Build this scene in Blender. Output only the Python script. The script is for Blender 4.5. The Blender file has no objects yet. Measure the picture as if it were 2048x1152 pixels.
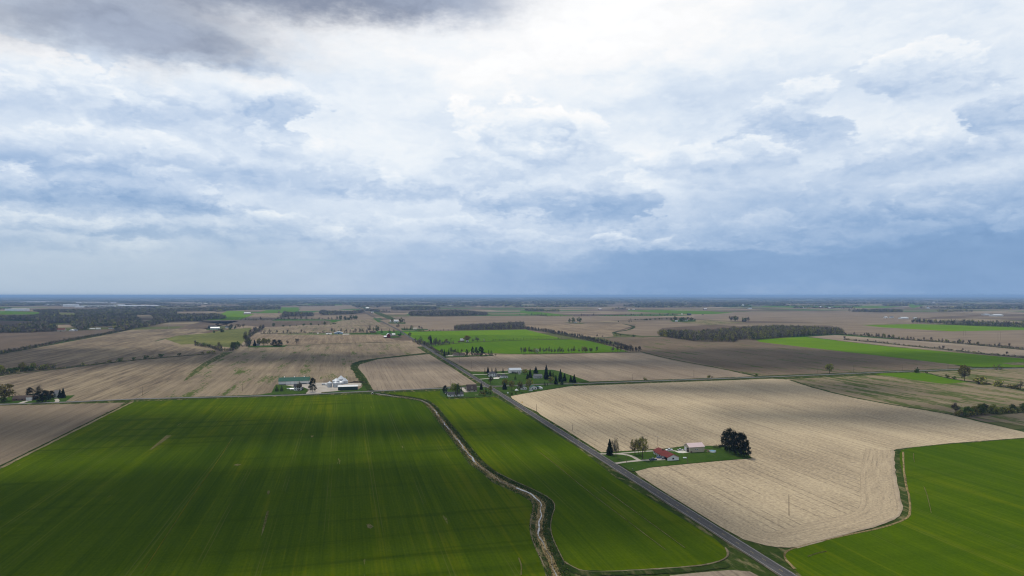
import bpy, math, random
import numpy as np
from mathutils import Vector
R = math.radians
scene = bpy.context.scene
COL = scene.collection

# ------------------------------------------------------------------ camera
F = 1365.0                      # focal length in pixels of the 2048 px wide photograph
HORIZON = 590.5
PITCH = math.atan((HORIZON - 576.0) / F)
H = 120.0
cam_d = bpy.data.cameras.new("camera")
cam_d.sensor_width = 36.0
cam_d.lens = 36.0 * F / 2048.0
cam_d.clip_start = 1.0
cam_d.clip_end = 300000.0
cam = bpy.data.objects.new("camera", cam_d)
COL.objects.link(cam)
cam.location = (0, 0, H)
cam.rotation_euler = (R(90) + PITCH, 0, 0)
scene.camera = cam

scene.view_settings.view_transform = 'Standard'
scene.view_settings.look = 'None'
scene.view_settings.exposure = 0.0
scene.view_settings.gamma = 1.0
scene.view_settings.use_curve_mapping = False
scene.render.engine = 'CYCLES'
cy = scene.cycles
cy.use_denoising = True
cy.pixel_filter_type = 'BLACKMAN_HARRIS'; cy.filter_width = 1.15
cy.max_bounces = 4
cy.diffuse_bounces = 2
cy.glossy_bounces = 2
cy.volume_bounces = 0
cy.transparent_max_bounces = 8
cy.sample_clamp_indirect = 5.0
scene.unit_settings.system = 'METRIC'

SUN_AZ, SUN_EL = R(-22.0), R(58.0)

# ------------------------------------------------------------------ node helper
class V:
    """a socket with arithmetic"""
    def __init__(s, nt, sock): s.nt, s.s = nt, sock
    def _m(s, op, *o):
        n = s.nt.nodes.new('ShaderNodeMath'); n.operation = op
        for i, a in enumerate((s,) + o):
            if isinstance(a, V): s.nt.links.new(a.s, n.inputs[i])
            else: n.inputs[i].default_value = a
        return V(s.nt, n.outputs[0])
    def __add__(s, o): return s._m('ADD', o)
    __radd__ = __add__
    def __sub__(s, o): return s._m('SUBTRACT', o)
    def __rsub__(s, o): return (s * -1.0) + o
    def __mul__(s, o): return s._m('MULTIPLY', o)
    __rmul__ = __mul__
    def __truediv__(s, o): return s._m('DIVIDE', o)
    def max(s, o): return s._m('MAXIMUM', o)
    def min(s, o): return s._m('MINIMUM', o)
    def abs(s): return s._m('ABSOLUTE')
    def fract(s): return s._m('FRACT')
    def floor(s): return s._m('FLOOR')
    def pow(s, o): return s._m('POWER', o)
    def exp(s): return s._m('EXPONENT')
    def atan2(s, o): return s._m('ARCTAN2', o)
    def asin(s): return s._m('ARCSINE')
    def clamp(s):
        n = s.nt.nodes.new('ShaderNodeClamp'); s.nt.links.new(s.s, n.inputs[0]); return V(s.nt, n.outputs[0])
    def smooth(s, a, b, lo=0.0, hi=1.0):
        n = s.nt.nodes.new('ShaderNodeMapRange'); n.interpolation_type = 'SMOOTHSTEP'
        s.nt.links.new(s.s, n.inputs['Value'])
        n.inputs['From Min'].default_value = a; n.inputs['From Max'].default_value = b
        n.inputs['To Min'].default_value = lo; n.inputs['To Max'].default_value = hi
        return V(s.nt, n.outputs[0])

def xyz(nt, x=0.0, y=0.0, z=0.0):
    n = nt.nodes.new('ShaderNodeCombineXYZ')
    for i, a in enumerate((x, y, z)):
        if isinstance(a, V): nt.links.new(a.s, n.inputs[i])
        else: n.inputs[i].default_value = a
    return V(nt, n.outputs[0])

def sep(nt, v):
    n = nt.nodes.new('ShaderNodeSeparateXYZ'); nt.links.new(v.s, n.inputs[0])
    return [V(nt, n.outputs[i]) for i in range(3)]

def noise(nt, vec, scale=1.0, detail=4.0, rough=0.55, dist=0.0, color=False):
    n = nt.nodes.new('ShaderNodeTexNoise'); n.noise_dimensions = '2D'
    nt.links.new(vec.s, n.inputs['Vector'])
    n.inputs['Scale'].default_value = scale; n.inputs['Detail'].default_value = detail
    n.inputs['Roughness'].default_value = rough; n.inputs['Distortion'].default_value = dist
    return V(nt, n.outputs['Color' if color else 'Fac'])

def white(nt, vec, color=False):
    n = nt.nodes.new('ShaderNodeTexWhiteNoise'); n.noise_dimensions = '3D'
    nt.links.new(vec.s, n.inputs['Vector'])
    return V(nt, n.outputs['Color' if color else 'Value'])

def ramp(nt, fac, stops, interp='LINEAR'):
    n = nt.nodes.new('ShaderNodeValToRGB'); cr = n.color_ramp; cr.interpolation = interp
    while len(cr.elements) < len(stops): cr.elements.new(0.5)
    for e, (p, c) in zip(cr.elements, stops):
        e.position = p; e.color = tuple(c) + (1.0,)
    nt.links.new(fac.s, n.inputs[0])
    return V(nt, n.outputs[0])

def mix(nt, fac, a, b, mode='MIX'):
    n = nt.nodes.new('ShaderNodeMix'); n.data_type = 'RGBA'; n.blend_type = mode
    for sock, v in ((n.inputs[0], fac), (n.inputs[6], a), (n.inputs[7], b)):
        if isinstance(v, V): nt.links.new(v.s, sock)
        elif isinstance(v, (int, float)): sock.default_value = v
        else: sock.default_value = tuple(v) + (1.0,)
    return V(nt, n.outputs[2])

def dot(nt, v, w):
    n = nt.nodes.new('ShaderNodeVectorMath'); n.operation = 'DOT_PRODUCT'
    nt.links.new(v.s, n.inputs[0]); n.inputs[1].default_value = w
    return V(nt, n.outputs['Value'])

def lin(r, g, b):
    f = lambda c: c / 12.92 if c <= 0.04045 else ((c + 0.055) / 1.055) ** 2.4
    return (f(r / 255), f(g / 255), f(b / 255))

# ------------------------------------------------------------------ sky
world = bpy.data.worlds.new("World"); scene.world = world; world.use_nodes = True
wn = world.node_tree
for n in list(wn.nodes): wn.nodes.remove(n)
w_out = wn.nodes.new('ShaderNodeOutputWorld'); w_bg = wn.nodes.new('ShaderNodeBackground')
wn.links.new(w_bg.outputs[0], w_out.inputs[0])
w_bg.inputs['Strength'].default_value = 0.1
SKY_LIN = 10.0                                     # cloud radiance x 10 in a background of strength 0.1
w_sky = wn.nodes.new('ShaderNodeTexSky'); w_sky.sky_type = 'NISHITA'; w_sky.sun_disc = False
w_sky.sun_elevation = SUN_EL; w_sky.sun_rotation = SUN_AZ; w_sky.altitude = 200; w_sky.dust_density = 2.0
w_tc = wn.nodes.new('ShaderNodeTexCoord')
gx, gy, gz = sep(wn, V(wn, w_tc.outputs['Generated']))
AZ = gx.atan2(gy) * (180 / math.pi)
EL = gz.asin() * (180 / math.pi)
# domain warp in degrees so that every bank of cloud gets a ragged edge
Wv = xyz(wn, AZ * 0.16, EL * 0.34, 3.7)
w1x, w1y, w1z = sep(wn, noise(wn, Wv, 1.0, 5.0, 0.6, color=True))
fx, fy, fz = sep(wn, noise(wn, Wv, 5.0, 4.0, 0.6, color=True))
AW = AZ + (w1x - 0.5) * 9.0 + (fx - 0.5) * 1.6
EW = EL + (w1y - 0.5) * 3.6 + (fy - 0.5) * 1.0

def ang(px, py):
    a = math.atan((px - 1024.0) / F)
    e = math.atan((HORIZON - py) / F * math.cos(a))
    return math.degrees(a), math.degrees(e)

def blob(px, py, sx, sy, amp, hard=1.0):
    a, e = ang(px, py)
    k = 180 / math.pi / F * 1.25
    u = (AW - a) * (1 / (sx * k)); v = (EW - e) * (1 / (sy * k))
    r2 = u * u + v * v
    if hard != 1.0: r2 = r2.pow(hard)
    return (r2 * -1.0).exp() * amp

BLOBS = [  # photo px, radius px, amount of brightness
    (1090, 50, 400, 120, .24), (820, 230, 330, 150, .04), (1300, 340, 90, 40, .12), (1750, 215, 170, 60, .07),
    (2010, 345, 110, 24, .10), (1050, 300, 130, 50, .06), (1330, 90, 200, 50, .10), (1900, 60, 200, 60, .08),
    (240, 300, 330, 110, -.10), (1450, 170, 380, 85, -.20), (1720, 420, 380, 80, -.14), (1800, 540, 560, 85, -.35),
    (2040, 430, 160, 70, -.12), (1200, 560, 280, 50, -.12), (300, 520, 900, 60, -.05),
    (1660, 565, 110, 30, .07), (1420, 500, 260, 7, .12), (1150, 480, 220, 9, .08), (60, 350, 70, 18, .12), (330, 410, 120, 14, .14),
]
T = EL.smooth(0.0, 12.0, 0.645, 0.86)
for b in BLOBS: T = T + blob(*b)
# billows: fractals in angle space, lit on the side turned to the sun
def billow(de):
    p = xyz(wn, (AZ + (w1x - 0.5) * 4.0) * 0.075, (EL + de) * 0.19 + (w1y - 0.5) * 0.35, 1.3)
    return noise(wn, p, 1.0, 6.0, 0.54, 0.15)
def puffs(de, sc=1.0):
    n = wn.nodes.new('ShaderNodeTexVoronoi'); n.feature = 'F1'; n.voronoi_dimensions = '2D'; n.normalize = True
    p = xyz(wn, (AZ + (w1x - 0.5) * 6.0 + (fx - 0.5) * 2.0) * 0.17 * sc, (EL + de + (w1z - 0.5) * 3.0 + (fz - 0.5) * 1.6) * 0.30 * sc, 5.1)
    wn.links.new(p.s, n.inputs['Vector'])
    n.inputs['Scale'].default_value = 1.0; n.inputs['Detail'].default_value = 2.5; n.inputs['Roughness'].default_value = 0.5
    n.inputs['Lacunarity'].default_value = 2.1
    return 1.0 - V(wn, n.outputs['Distance']) * 1.6
n0 = billow(0.0); n1 = billow(1.0)
p0 = puffs(0.0); p1 = puffs(0.7)
k = gz.max(0.0) + 0.10
d0 = noise(wn, xyz(wn, gx / k, gy / k, 7.7), 1.5, 6.0, 0.55, 0.3)
FADE = EL.smooth(0.3, 4.5, 0.22, 1.0)
T = T + ((n0 - 0.5) * -0.34 + (n0 - n1) * 0.46 + (d0 - 0.5) * -0.10 + (p0 - p1) * 0.16) * FADE
RIM = ((p0 - p1) * 0.42 + (n0 - n1) * 0.55)
PW = (p0 - 0.45) * 1.0 + (n0 - 0.5) * 1.5
def bank(T, px, base, sx, h, top, bot, op):
    a, e = ang(px, base)
    kk = 180 / math.pi / F
    u = (AZ + (w1x - 0.5) * 9.0 + (fx - .5) * 1.4 - a) * (1 / (sx * kk * 1.1))
    v = (EL + (w1y - 0.5) * 1.6 + (fy - 0.5) * 0.9 - e) * (1 / (h * kk))
    vv = (v - 0.2).max(0.0) * 1.15
    dens = 1.0 - u * u - vv * vv + PW * 1.15 - 0.05
    m = dens.smooth(-0.02, 0.40) * v.smooth(-0.22, 0.18) * op
    sh = (v + PW * 0.35).smooth(0.0, 1.0) * (top - bot) + bot + RIM * 0.9
    edge_ = dens.smooth(0.0, 0.3) * dens.smooth(0.85, 0.25) * v.smooth(0.3, 0.7)
    return T + (sh + edge_ * 0.10 - T) * m
for bk in [
    (1500, 490, 420, 70, .62, .40, .6), (1900, 455, 300, 80, .58, .42, .5), (1000, 498, 330, 40, .74, .52, .6), (430, 482, 300, 44, .78, .47, .75),
    (60, 505, 200, 44, .84, .54, .6), (760, 470, 240, 46, .76, .52, .6), (40, 462, 190, 34, .84, .46, .75), (300, 440, 230, 30, .9, .6, .5),
    (130, 414, 260, 72, .80, .32, .92), (800, 398, 120, 48, .74, .52, .7), (1075, 352, 190, 150, .99, .66, .8), (1180, 440, 140, 90, .68, .36, .8), (1060, 418, 130, 70, .72, .46, .75), (640, 385, 110, 105, .78, .53, .7),
    (220, 358, 240, 92, .82, .46, .8), (1060, 285, 80, 60, .84, .60, .6), (530, 264, 95, 110, .86, .50, .8), (400, 290, 160, 170, .98, .60, .65),
    (1790, 342, 110, 78, .76, .50, .8), (1590, 292, 105, 118, .84, .50, .8), (1420, 345, 170, 60, .78, .56, .6), (1985, 322, 90, 50, .80, .52, .7),
    (1850, 190, 110, 78, .88, .62, .7), (2050, 258, 85, 80, .80, .42, .9), (60, 205, 110, 100, 1.02, .72, .8), (420, 130, 130, 60, .8, .64, .6),
]: T = bank(T, *bk)
T = T.max(0.0)
CLOUD = ramp(wn, T * 0.8, [(0.00, lin(104, 142, 188)), (0.24, lin(134, 167, 208)), (0.40, lin(168, 192, 223)), (0.53, lin(199, 215, 236)),
                     (0.64, lin(222, 233, 246)), (0.73, lin(240, 246, 252)), (0.84, (1.0, 1.0, 1.0)), (1.0, (1.12, 1.12, 1.12))])
# low on the western side the air is greyer
west = AZ.smooth(-4.0, -28.0) * EL.smooth(9.0, 0.5)
CLOUD = mix(wn, west * 0.55, CLOUD, lin(170, 190, 206))
# the thick grey cloud high in front on the left
_aw, _ew = AW, EW
AW = AZ + (w1x - 0.5) * 3.5 + (fx - 0.5) * 1.6; EW = EL + (w1y - 0.5) * 2.6 + (fy - 0.5) * 1.0
dark = blob(540, -54, 410, 60, 1.15, 1.4) + blob(110, 15, 300, 62, .66) + blob(250, 70, 190, 36, .40) + blob(820, -16, 130, 32, .32) + blob(450, 95, 120, 24, .2)
AW, EW = _aw, _ew
dark = (dark + (n0 - 0.5) * 0.5 + (p0 - 0.45) * 0.12).smooth(0.10, 1.15)
CLOUD = mix(wn, dark, CLOUD, mix(wn, (n1 + (p0 - p1) * .2).smooth(.3, .7), lin(134, 144, 165), lin(166, 177, 197)))
# overhead, out of the frame: a broken grey deck
over = EL.smooth(25.0, 40.0)
CLOUD = mix(wn, over, CLOUD, mix(wn, d0.smooth(.4, .6), lin(104, 121, 148), lin(196, 208, 224)))
# below the horizon: dim land
CLOUD = mix(wn, EL.smooth(0.0, -1.0), CLOUD, lin(90, 105, 115))
scl = wn.nodes.new('ShaderNodeVectorMath'); scl.operation = 'SCALE'; scl.inputs['Scale'].default_value = SKY_LIN
wn.links.new(CLOUD.s, scl.inputs[0])
final = mix(wn, 0.94, V(wn, w_sky.outputs[0]), V(wn, scl.outputs[0]))
wn.links.new(final.s, w_bg.inputs['Color'])
world.cycles.sampling_method = 'MANUAL'; world.cycles.sample_map_resolution = 512

# ------------------------------------------------------------------ sun
sun_d = bpy.data.lights.new("sun", 'SUN'); sun_d.energy = 2.7; sun_d.angle = R(4.0); sun_d.color = (1.0, 0.95, 0.86)
sun = bpy.data.objects.new("sun", sun_d); COL.objects.link(sun)
SUN_DIR = Vector((math.sin(SUN_AZ) * math.cos(SUN_EL), math.cos(SUN_AZ) * math.cos(SUN_EL), math.sin(SUN_EL)))
sun.rotation_euler = (-SUN_DIR).to_track_quat('-Z', 'Y').to_euler()
sun.location = (0, 0, 600)

# ------------------------------------------------------------------ photograph pixel -> point on the land
ROAD_A = math.atan((688 - 1024) / F)                       # the main road runs 13.8 degrees west of straight ahead
VD = Vector((math.sin(ROAD_A), math.cos(ROAD_A), 0))       # along the main road
UD = Vector((math.cos(ROAD_A), -math.sin(ROAD_A), 0))      # along the cross road
ROTZ = -ROAD_A

def P(x, y, z=0.0):
    xc, yc = (x - 1024.0) / F, (576.0 - y) / F
    d = (xc, math.cos(PITCH) - yc * math.sin(PITCH), math.sin(PITCH) + yc * math.cos(PITCH))
    t = (H - z) / -d[2]
    return Vector((d[0] * t, d[1] * t, z))

def crop(x0, y0, s):
    return lambda x, y: (x0 + x / s, y0 + y / s)
c1, c2, c3, c4 = crop(0, 580, 4.8), crop(380, 580, 4.8), crop(760, 580, 4.8), crop(1140, 580, 4.8)
c5, c6, c7, c8 = crop(1520, 580, 3.84), crop(860, 700, 6.4), crop(1180, 840, 5.69), crop(520, 730, 7.877)
cf1, cf2 = crop(0, 590, 8.533), crop(240, 590, 8.533)
cf3, cf4, cf5, cf6 = crop(480, 590, 7.314), crop(1040, 590, 7.314), crop(1320, 590, 7.314), crop(1768, 590, 7.314)
c9, cr, cl = crop(780, 600, 9.31), crop(1768, 720, 7.314), crop(0, 690, 8.533)
cd = crop(500, 780, 3.097)                                 # the ditch
cb, cg = crop(1000, 900, 3.2), crop(1400, 850, 3.16)

def link(name, verts, faces, mats, parent=None, midx=None, smooth=False):
    me = bpy.data.meshes.new(name)
    me.from_pydata([tuple(v) for v in verts], [], faces)
    for m in (mats if isinstance(mats, (list, tuple)) else [mats]): me.materials.append(m)
    if midx is not None: me.polygons.foreach_set('material_index', midx)
    if smooth: me.polygons.foreach_set('use_smooth', [True] * len(me.polygons))
    me.update()
    o = bpy.data.objects.new(name, me); COL.objects.link(o)
    if parent: o.parent = parent
    return o

def structure(o): o['kind'] = 'structure'; return o

def tag(o, label=None, cat=None, group=None, kind=None):
    if label: o['label'] = label
    if cat: o['category'] = cat
    if group: o['group'] = group
    if kind: o['kind'] = kind
    return o

def empty(name, loc, label, cat, group=None, rz=0.0):
    o = bpy.data.objects.new(name, None); COL.objects.link(o)
    o.location = loc; o.rotation_euler = (0, 0, rz); o.empty_display_size = 1.0
    return tag(o, label, cat, group)

# ------------------------------------------------------------------ land materials
def new_mat(name):
    m = bpy.data.materials.new(name); m.use_nodes = True
    nt = m.node_tree; b = nt.nodes['Principled BSDF']
    b.inputs['Roughness'].default_value = 1.0
    b.inputs['Specular IOR Level'].default_value = 0.0
    return m, nt, b

def land_coords(nt, seed=0.0, ang=0.0):
    g = nt.nodes.new('ShaderNodeNewGeometry'); pos = V(nt, g.outputs['Position'])
    ca, sa = math.cos(ang), math.sin(ang)
    U2, V2 = UD * ca + VD * sa, VD * ca - UD * sa
    return dot(nt, pos, U2) + seed * 137.0, dot(nt, pos, V2) + seed * 71.0

def stubble(name, pale, dark, seed, rows=0.25, period=6.1, streak=0.5, big=0.5, fine=0.5, weed=0.0, bias=0.5, ang=0.0, weedc=(.055, .085, .012)):
    """maize stubble: straw over soil, drilled in rows along the main road"""
    m, nt, b = new_mat(name)
    u, v = land_coords(nt, seed, ang)
    wob = noise(nt, xyz(nt, u * .012, v * .006), 1.0, 2.0)
    nb = noise(nt, xyz(nt, u * .0075, v * .0048), 1.0, 4.0, .6, .4)
    ns = noise(nt, xyz(nt, u * .115, v * .0045), 1.0, 5.0, .62)
    ns2 = noise(nt, xyz(nt, u * .45, v * .02), 1.0, 3.0, .6)
    nf = noise(nt, xyz(nt, u * .55, v * .38), 1.0, 4.0, .68)
    nbr = noise(nt, xyz(nt, u * .06, v * .02), 1.0, 3.0)
    ph = ((u + (wob - .5) * 2.0) * (1 / period)).fract()
    line = (ph - .5).abs().smooth(.14, .02) * nbr.smooth(.36, .62)
    ps = white(nt, xyz(nt, (u * (1 / (period * 2))).floor(), 3.0, 0.0)); ps = (ps - .5) * .16
    f = ps + (nb - .5) * (2.6 * big) + (ns - .5) * (2.2 * streak) + (ns2 - .5) * (1.5 * streak) + (nf - .5) * (2.3 * fine) - line * rows + bias
    c = mix(nt, f.clamp(), dark, pale)
    if weed > 0:
        wv = noise(nt, xyz(nt, u * .05, v * .008 + 31.0), 1.0, 4.0, .62)
        wf = noise(nt, xyz(nt, u * .3, v * .1 + 9.0), 1.0, 3.0, .6)
        c = mix(nt, (wv + (wf - .5) * .5).smooth(.62 - weed * .25, .74 - weed * .2) * .85, c, weedc)
    nt.links.new(c.s, b.inputs['Base Color'])
    return m

def crop_green(name, base, light, seed, tracks=0.5, pale=0.4, bare=0.2):
    """young winter wheat: drill rows, sprayer tracks both ways, thin yellow streaks, a few bare patches"""
    m, nt, b = new_mat(name)
    u, v = land_coords(nt, seed)
    nb = noise(nt, xyz(nt, u * .006, v * .004), 1.0, 4.0, .6, .5)
    ns = noise(nt, xyz(nt, u * .10, v * .0035), 1.0, 4.0, .62)
    ns2 = noise(nt, xyz(nt, u * .6, v * .012 + 3.0), 1.0, 3.0, .6)
    nx = noise(nt, xyz(nt, u * .0035, v * .085 + 17.0), 1.0, 3.0, .6)
    nf = noise(nt, xyz(nt, u * .7, v * .5), 1.0, 4.0, .7)
    ps = white(nt, xyz(nt, (u * (1 / 4.5)).floor(), 3.0, 0.0)); ps = (ps - .5) * .30
    dr = ((u * (1 / 1.5)).fract() - .5).abs() * .22
    f = ps + dr + (nb - .5) * 1.5 + (ns - .5) * 1.3 + (ns2 - .5) * .9 + (nf - .5) * 1.1 + .45
    c = mix(nt, f.clamp(), base, light)
    yl = (ns * .6 + ns2 * .4 + (nb - .5) * .5).smooth(.56, .70) * pale
    c = mix(nt, yl, c, (light[0] * 1.7, light[1] * 1.12, light[2] * .9))
    dk = nx.smooth(.48, .80) * nb.smooth(.3, .65) * tracks
    c = mix(nt, dk, c, (base[0] * .6, base[1] * .66, base[2] * .6))
    # wheel tracks every 27 m
    tr = (((u * (1 / 27.0)).fract() - .5).abs() - .036).abs().smooth(.016, .003) * noise(nt, xyz(nt, u * .02, v * .006 + 5.0), 1.0, 2.0).smooth(.42, .58)
    c = mix(nt, tr * .34, c, (.12, .115, .03))
    bp = noise(nt, xyz(nt, u * .16, v * .016 + 50.0), 1.0, 3.0, .55).smooth(.775, .80) * bare
    c = mix(nt, bp * nf.smooth(.3, .6), c, (.22, .17, .085))
    nt.links.new(c.s, b.inputs['Base Color'])
    return m

def grass(name, base, light, seed, straw=0.3, sc=1.0, strawc=(.24, .19, .10)):
    m, nt, b = new_mat(name)
    u, v = land_coords(nt, seed)
    n1 = noise(nt, xyz(nt, u * .03 * sc, v * .03 * sc), 1.0, 4.0, .6)
    n2 = noise(nt, xyz(nt, u * .5 * sc, v * .4 * sc), 1.0, 4.0, .7)
    n3 = noise(nt, xyz(nt, u * .22 * sc, v * .06 * sc + 8.0), 1.0, 4.0, .65)
    c = mix(nt, ((n1 - .5) * 1.4 + (n2 - .5) * 1.6 + .5).clamp(), base, light)
    c = mix(nt, n3.smooth(.5, .72) * straw * 1.6, c, strawc)
    nt.links.new(c.s, b.inputs['Base Color'])
    return m

def gravel(name, a, bcol, sc=.5, tracks=0.0):
    m, nt, b = new_mat(name)
    u, v = land_coords(nt, 3.0)
    n1 = noise(nt, xyz(nt, u * sc, v * sc), 1.0, 5.0, .7)
    n2 = noise(nt, xyz(nt, u * .06, v * .06), 1.0, 3.0, .6)
    c = mix(nt, ((n1 - .5) * 1.6 + (n2 - .5) * 1.4 + .5).clamp(), a, bcol)
    nt.links.new(c.s, b.inputs['Base Color'])
    return m

# the whole plain: sections of land cut square to the roads, each field with a colour of its own
def plain_mat():
    m, nt, b = new_mat("plain")
    u, v = land_coords(nt, 0.0)
    uu = u * (1 / 410.0); row = (v * (1 / 260.0)).floor()
    sh = white(nt, xyz(nt, row, 4.0, 0.0))
    cu = (uu * .8 + sh).floor()
    rnd = white(nt, xyz(nt, cu, row, 2.0))
    rnd2 = white(nt, xyz(nt, cu, row, 9.0))
    c = ramp(nt, rnd, [(0.0, (.125, .092, .066)), (.22, (.20, .155, .105)), (.45, (.27, .21, .145)), (.62, (.16, .125, .085)),
                       (.76, (.10, .105, .04)), (.86, (.055, .125, .018)), (.94, (.24, .19, .12))], 'CONSTANT')
    ns = noise(nt, xyz(nt, u * .05, v * .004), 1.0, 4.0, .6)
    nb = noise(nt, xyz(nt, u * .004, v * .004), 1.0, 4.0, .6)
    k = (ns - .5) * .5 + (nb - .5) * .7 + .92
    sc = nt.nodes.new('ShaderNodeVectorMath'); sc.operation = 'SCALE'
    nt.links.new(c.s, sc.inputs[0]); nt.links.new(k.s, sc.inputs['Scale'])
    # hedge lines and tracks between the fields
    e = (((uu * .8 + sh).fract() - .5).abs().smooth(.488, .496)).max(((v * (1 / 260.0)).fract() - .5).abs().smooth(.485, .494))
    c = mix(nt, e * .8 * rnd2.smooth(.2, .5), V(nt, sc.outputs[0]), (.045, .05, .022))
    nt.links.new(c.s, b.inputs['Base Color'])
    return m

M = {}
M['plain'] = plain_mat()
M['stub_near'] = stubble("stubble_bright", (.465, .37, .24), (.23, .18, .122), 1, rows=.55, streak=.32, big=.5, fine=.85, bias=.66)
M['stub_a'] = stubble("stubble_mid", (.30, .23, .15), (.14, .105, .072), 2, rows=.12, streak=.75, big=.5, fine=.4, bias=.46)
M['stub_w'] = stubble("stubble_west", (.27, .213, .138), (.112, .087, .064), 3, rows=.10, period=9, streak=.95, big=.5, fine=.35, bias=.42)
M['stub_b'] = stubble("stubble_weedy", (.275, .217, .143), (.135, .105, .074), 4, rows=.1, streak=.6, big=.55, fine=.35, bias=.5, weed=.12)
M['stub_dark'] = stubble("soil_dark", (.155, .118, .085), (.09, .069, .052), 5, rows=.08, streak=.5, big=.5, fine=.35, bias=.46)
M['stub_far'] = stubble("stubble_far", (.245, .19, .13), (.15, .115, .083), 6, rows=.0, streak=.6, big=.6, fine=.2, bias=.5, ang=R(90))
M['stub_east'] = stubble("soil_east", (.19, .145, .098), (.115, .087, .06), 7, rows=.06, streak=.5, big=.55, fine=.3, bias=.5, weed=.12, ang=R(0))
M['stub_rows'] = stubble("stubble_rows", (.315, .252, .18), (.165, .128, .094), 8, rows=.5, streak=.4, big=.5, fine=.5, bias=.52)
M['hay'] = stubble("weedy_strip_field", (.27, .215, .13), (.155, .12, .075), 9, rows=.05, period=12, streak=.6, big=.4, fine=.4, bias=.5, weed=.62)
M['stub_sw'] = stubble("stubble_southwest", (.235, .185, .125), (.14, .108, .078), 21, rows=.1, streak=.6, big=.5, fine=.4, bias=.45)
M['olive'] = stubble("olive_pasture", (.16, .16, .05), (.085, .095, .03), 10, rows=.0, streak=.5, big=.8, fine=.3, bias=.5)
M['wheat_near'] = crop_green("wheat_near", (.030, .057, .0004), (.066, .098, .0006), 11, tracks=.6, pale=.3, bare=.5)
M['wheat_strip'] = crop_green("wheat_strip", (.034, .065, .0004), (.070, .104, .0006), 12, tracks=.25, pale=.25, bare=.4)
M['wheat_east'] = crop_green("wheat_east", (.034, .071, .0005), (.069, .108, .0007), 13, tracks=.3, pale=.25, bare=.3)
M['wheat_far'] = crop_green("wheat_far", (.085, .165, .004), (.120, .205, .006), 14, tracks=.1, pale=.2, bare=.0)
M['wheat_mid'] = crop_green("wheat_mid", (.062, .128, .004), (.085, .155, .005), 15, tracks=.1, pale=.2, bare=.0)
M['verge'] = grass("verge", (.018, .036, .006), (.050, .070, .014), 1, straw=.38)
M['lawn'] = grass("lawn", (.026, .055, .008), (.050, .088, .014), 2, straw=.05)
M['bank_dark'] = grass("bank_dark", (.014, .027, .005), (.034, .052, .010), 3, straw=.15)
M['straw'] = grass("dry_reed", (.095, .072, .030), (.40, .295, .145), 4, straw=.4, sc=1.5, strawc=(.035, .042, .012))
M['soil_edge'] = grass("bare_soil_edge", (.10, .082, .045), (.26, .21, .13), 34, straw=.0)
M['soil_faint'] = grass("thin_bare_soil", (.055, .060, .008), (.20, .165, .075), 33, straw=.2)
M['yellow_line'] = grass("yellowed_wheat", (.07, .08, .004), (.16, .15, .012), 31, straw=.0)
M['gravel'] = gravel("gravel", (.30, .26, .215), (.44, .40, .345))
M['concrete'] = gravel("concrete", (.46, .43, .38), (.60, .56, .50))
M['dirt'] = gravel("dirt", (.26, .205, .14), (.40, .32, .22))
M['white_film'] = gravel("white_film", (.62, .64, .66), (.78, .8, .82), .02)

# ------------------------------------------------------------------ ground: one sheet, finer near the camera
def axis(far):
    a = [0.0]; s = 60.0
    while a[-1] < far: a.append(a[-1] + s); s *= 1.22
    return a
ax = axis(130000.0); xs = [-t for t in ax[:0:-1]] + ax
gv, gf = [], []
for yv in xs:
    for xv in xs: gv.append((xv, yv, 0.0))
nx = len(xs)
for j in range(nx - 1):
    for i in range(nx - 1):
        k = j * nx + i; gf.append((k, k + 1, k + nx + 1, k + nx))
structure(link("ground", gv, gf, M['plain']))

from mathutils.geometry import tessellate_polygon
LAYER = [0]
def sheet(name, pts, mat, z=None, px=True):
    """one field: a sheet a little above what lies under it"""
    if z is None: LAYER[0] += 1; z = 0.030 + 0.004 * LAYER[0]
    vs = [P(*p) if px else Vector((p[0], p[1], 0)) for p in pts]
    tris = tessellate_polygon([[Vector((p[0], p[1], 0)) for p in pts]])      # straight lines stay straight, so outline space will do
    vs = [(v.x, v.y, z) for v in vs]
    fs = []
    for t in tris:
        a, b, c = (Vector(vs[i]) for i in t)
        fs.append(tuple(t) if (b - a).cross(c - a).z > 0 else tuple(reversed(t)))
    return structure(link(name, vs, fs, mat))

def poly_world(pts, px=True): return [P(*p) for p in pts] if px else [Vector((p[0], p[1], 0)) for p in pts]

def resample(pl, step):
    out = [pl[0]]
    for a, b in zip(pl, pl[1:]):
        n = max(1, int((b - a).length / step))
        for i in range(1, n + 1): out.append(a.lerp(b, i / n))
    return out

def smooth_line(pl, it=2):
    for _ in range(it):
        q = [pl[0]]
        for a, b in zip(pl, pl[1:]): q += [a.lerp(b, .25), a.lerp(b, .75)]
        pl = q + [pl[-1]]
    return pl

def normals(pl):
    out = []
    for i in range(len(pl)):
        d = pl[min(i + 1, len(pl) - 1)] - pl[max(i - 1, 0)]
        d.normalize(); out.append(Vector((d.y, -d.x, 0)))   # to the right of the walk
    return out

def ribbon(name, pl, prof, mat, wob=0.0, seed=0, step=None, kind=True, taper=1.0):
    """a strip along a line; prof = [(offset to the right, height)...]"""
    rnd = random.Random(seed)
    if step: pl = resample(pl, step)
    nn = normals(pl); vs, fs = [], []
    k = len(prof)
    for i, (p, n) in enumerate(zip(pl, nn)):
        for (o, z) in prof:
            w = (rnd.random() - .5) * wob
            vs.append((p.x + n.x * (o + w), p.y + n.y * (o + w), z))
    for i in range(len(pl) - 1):
        for j in range(k - 1):
            a = i * k + j; fs.append((a, a + k, a + k + 1, a + 1))
    o = link(name, vs, fs, mat)
    return structure(o) if kind else o

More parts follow.
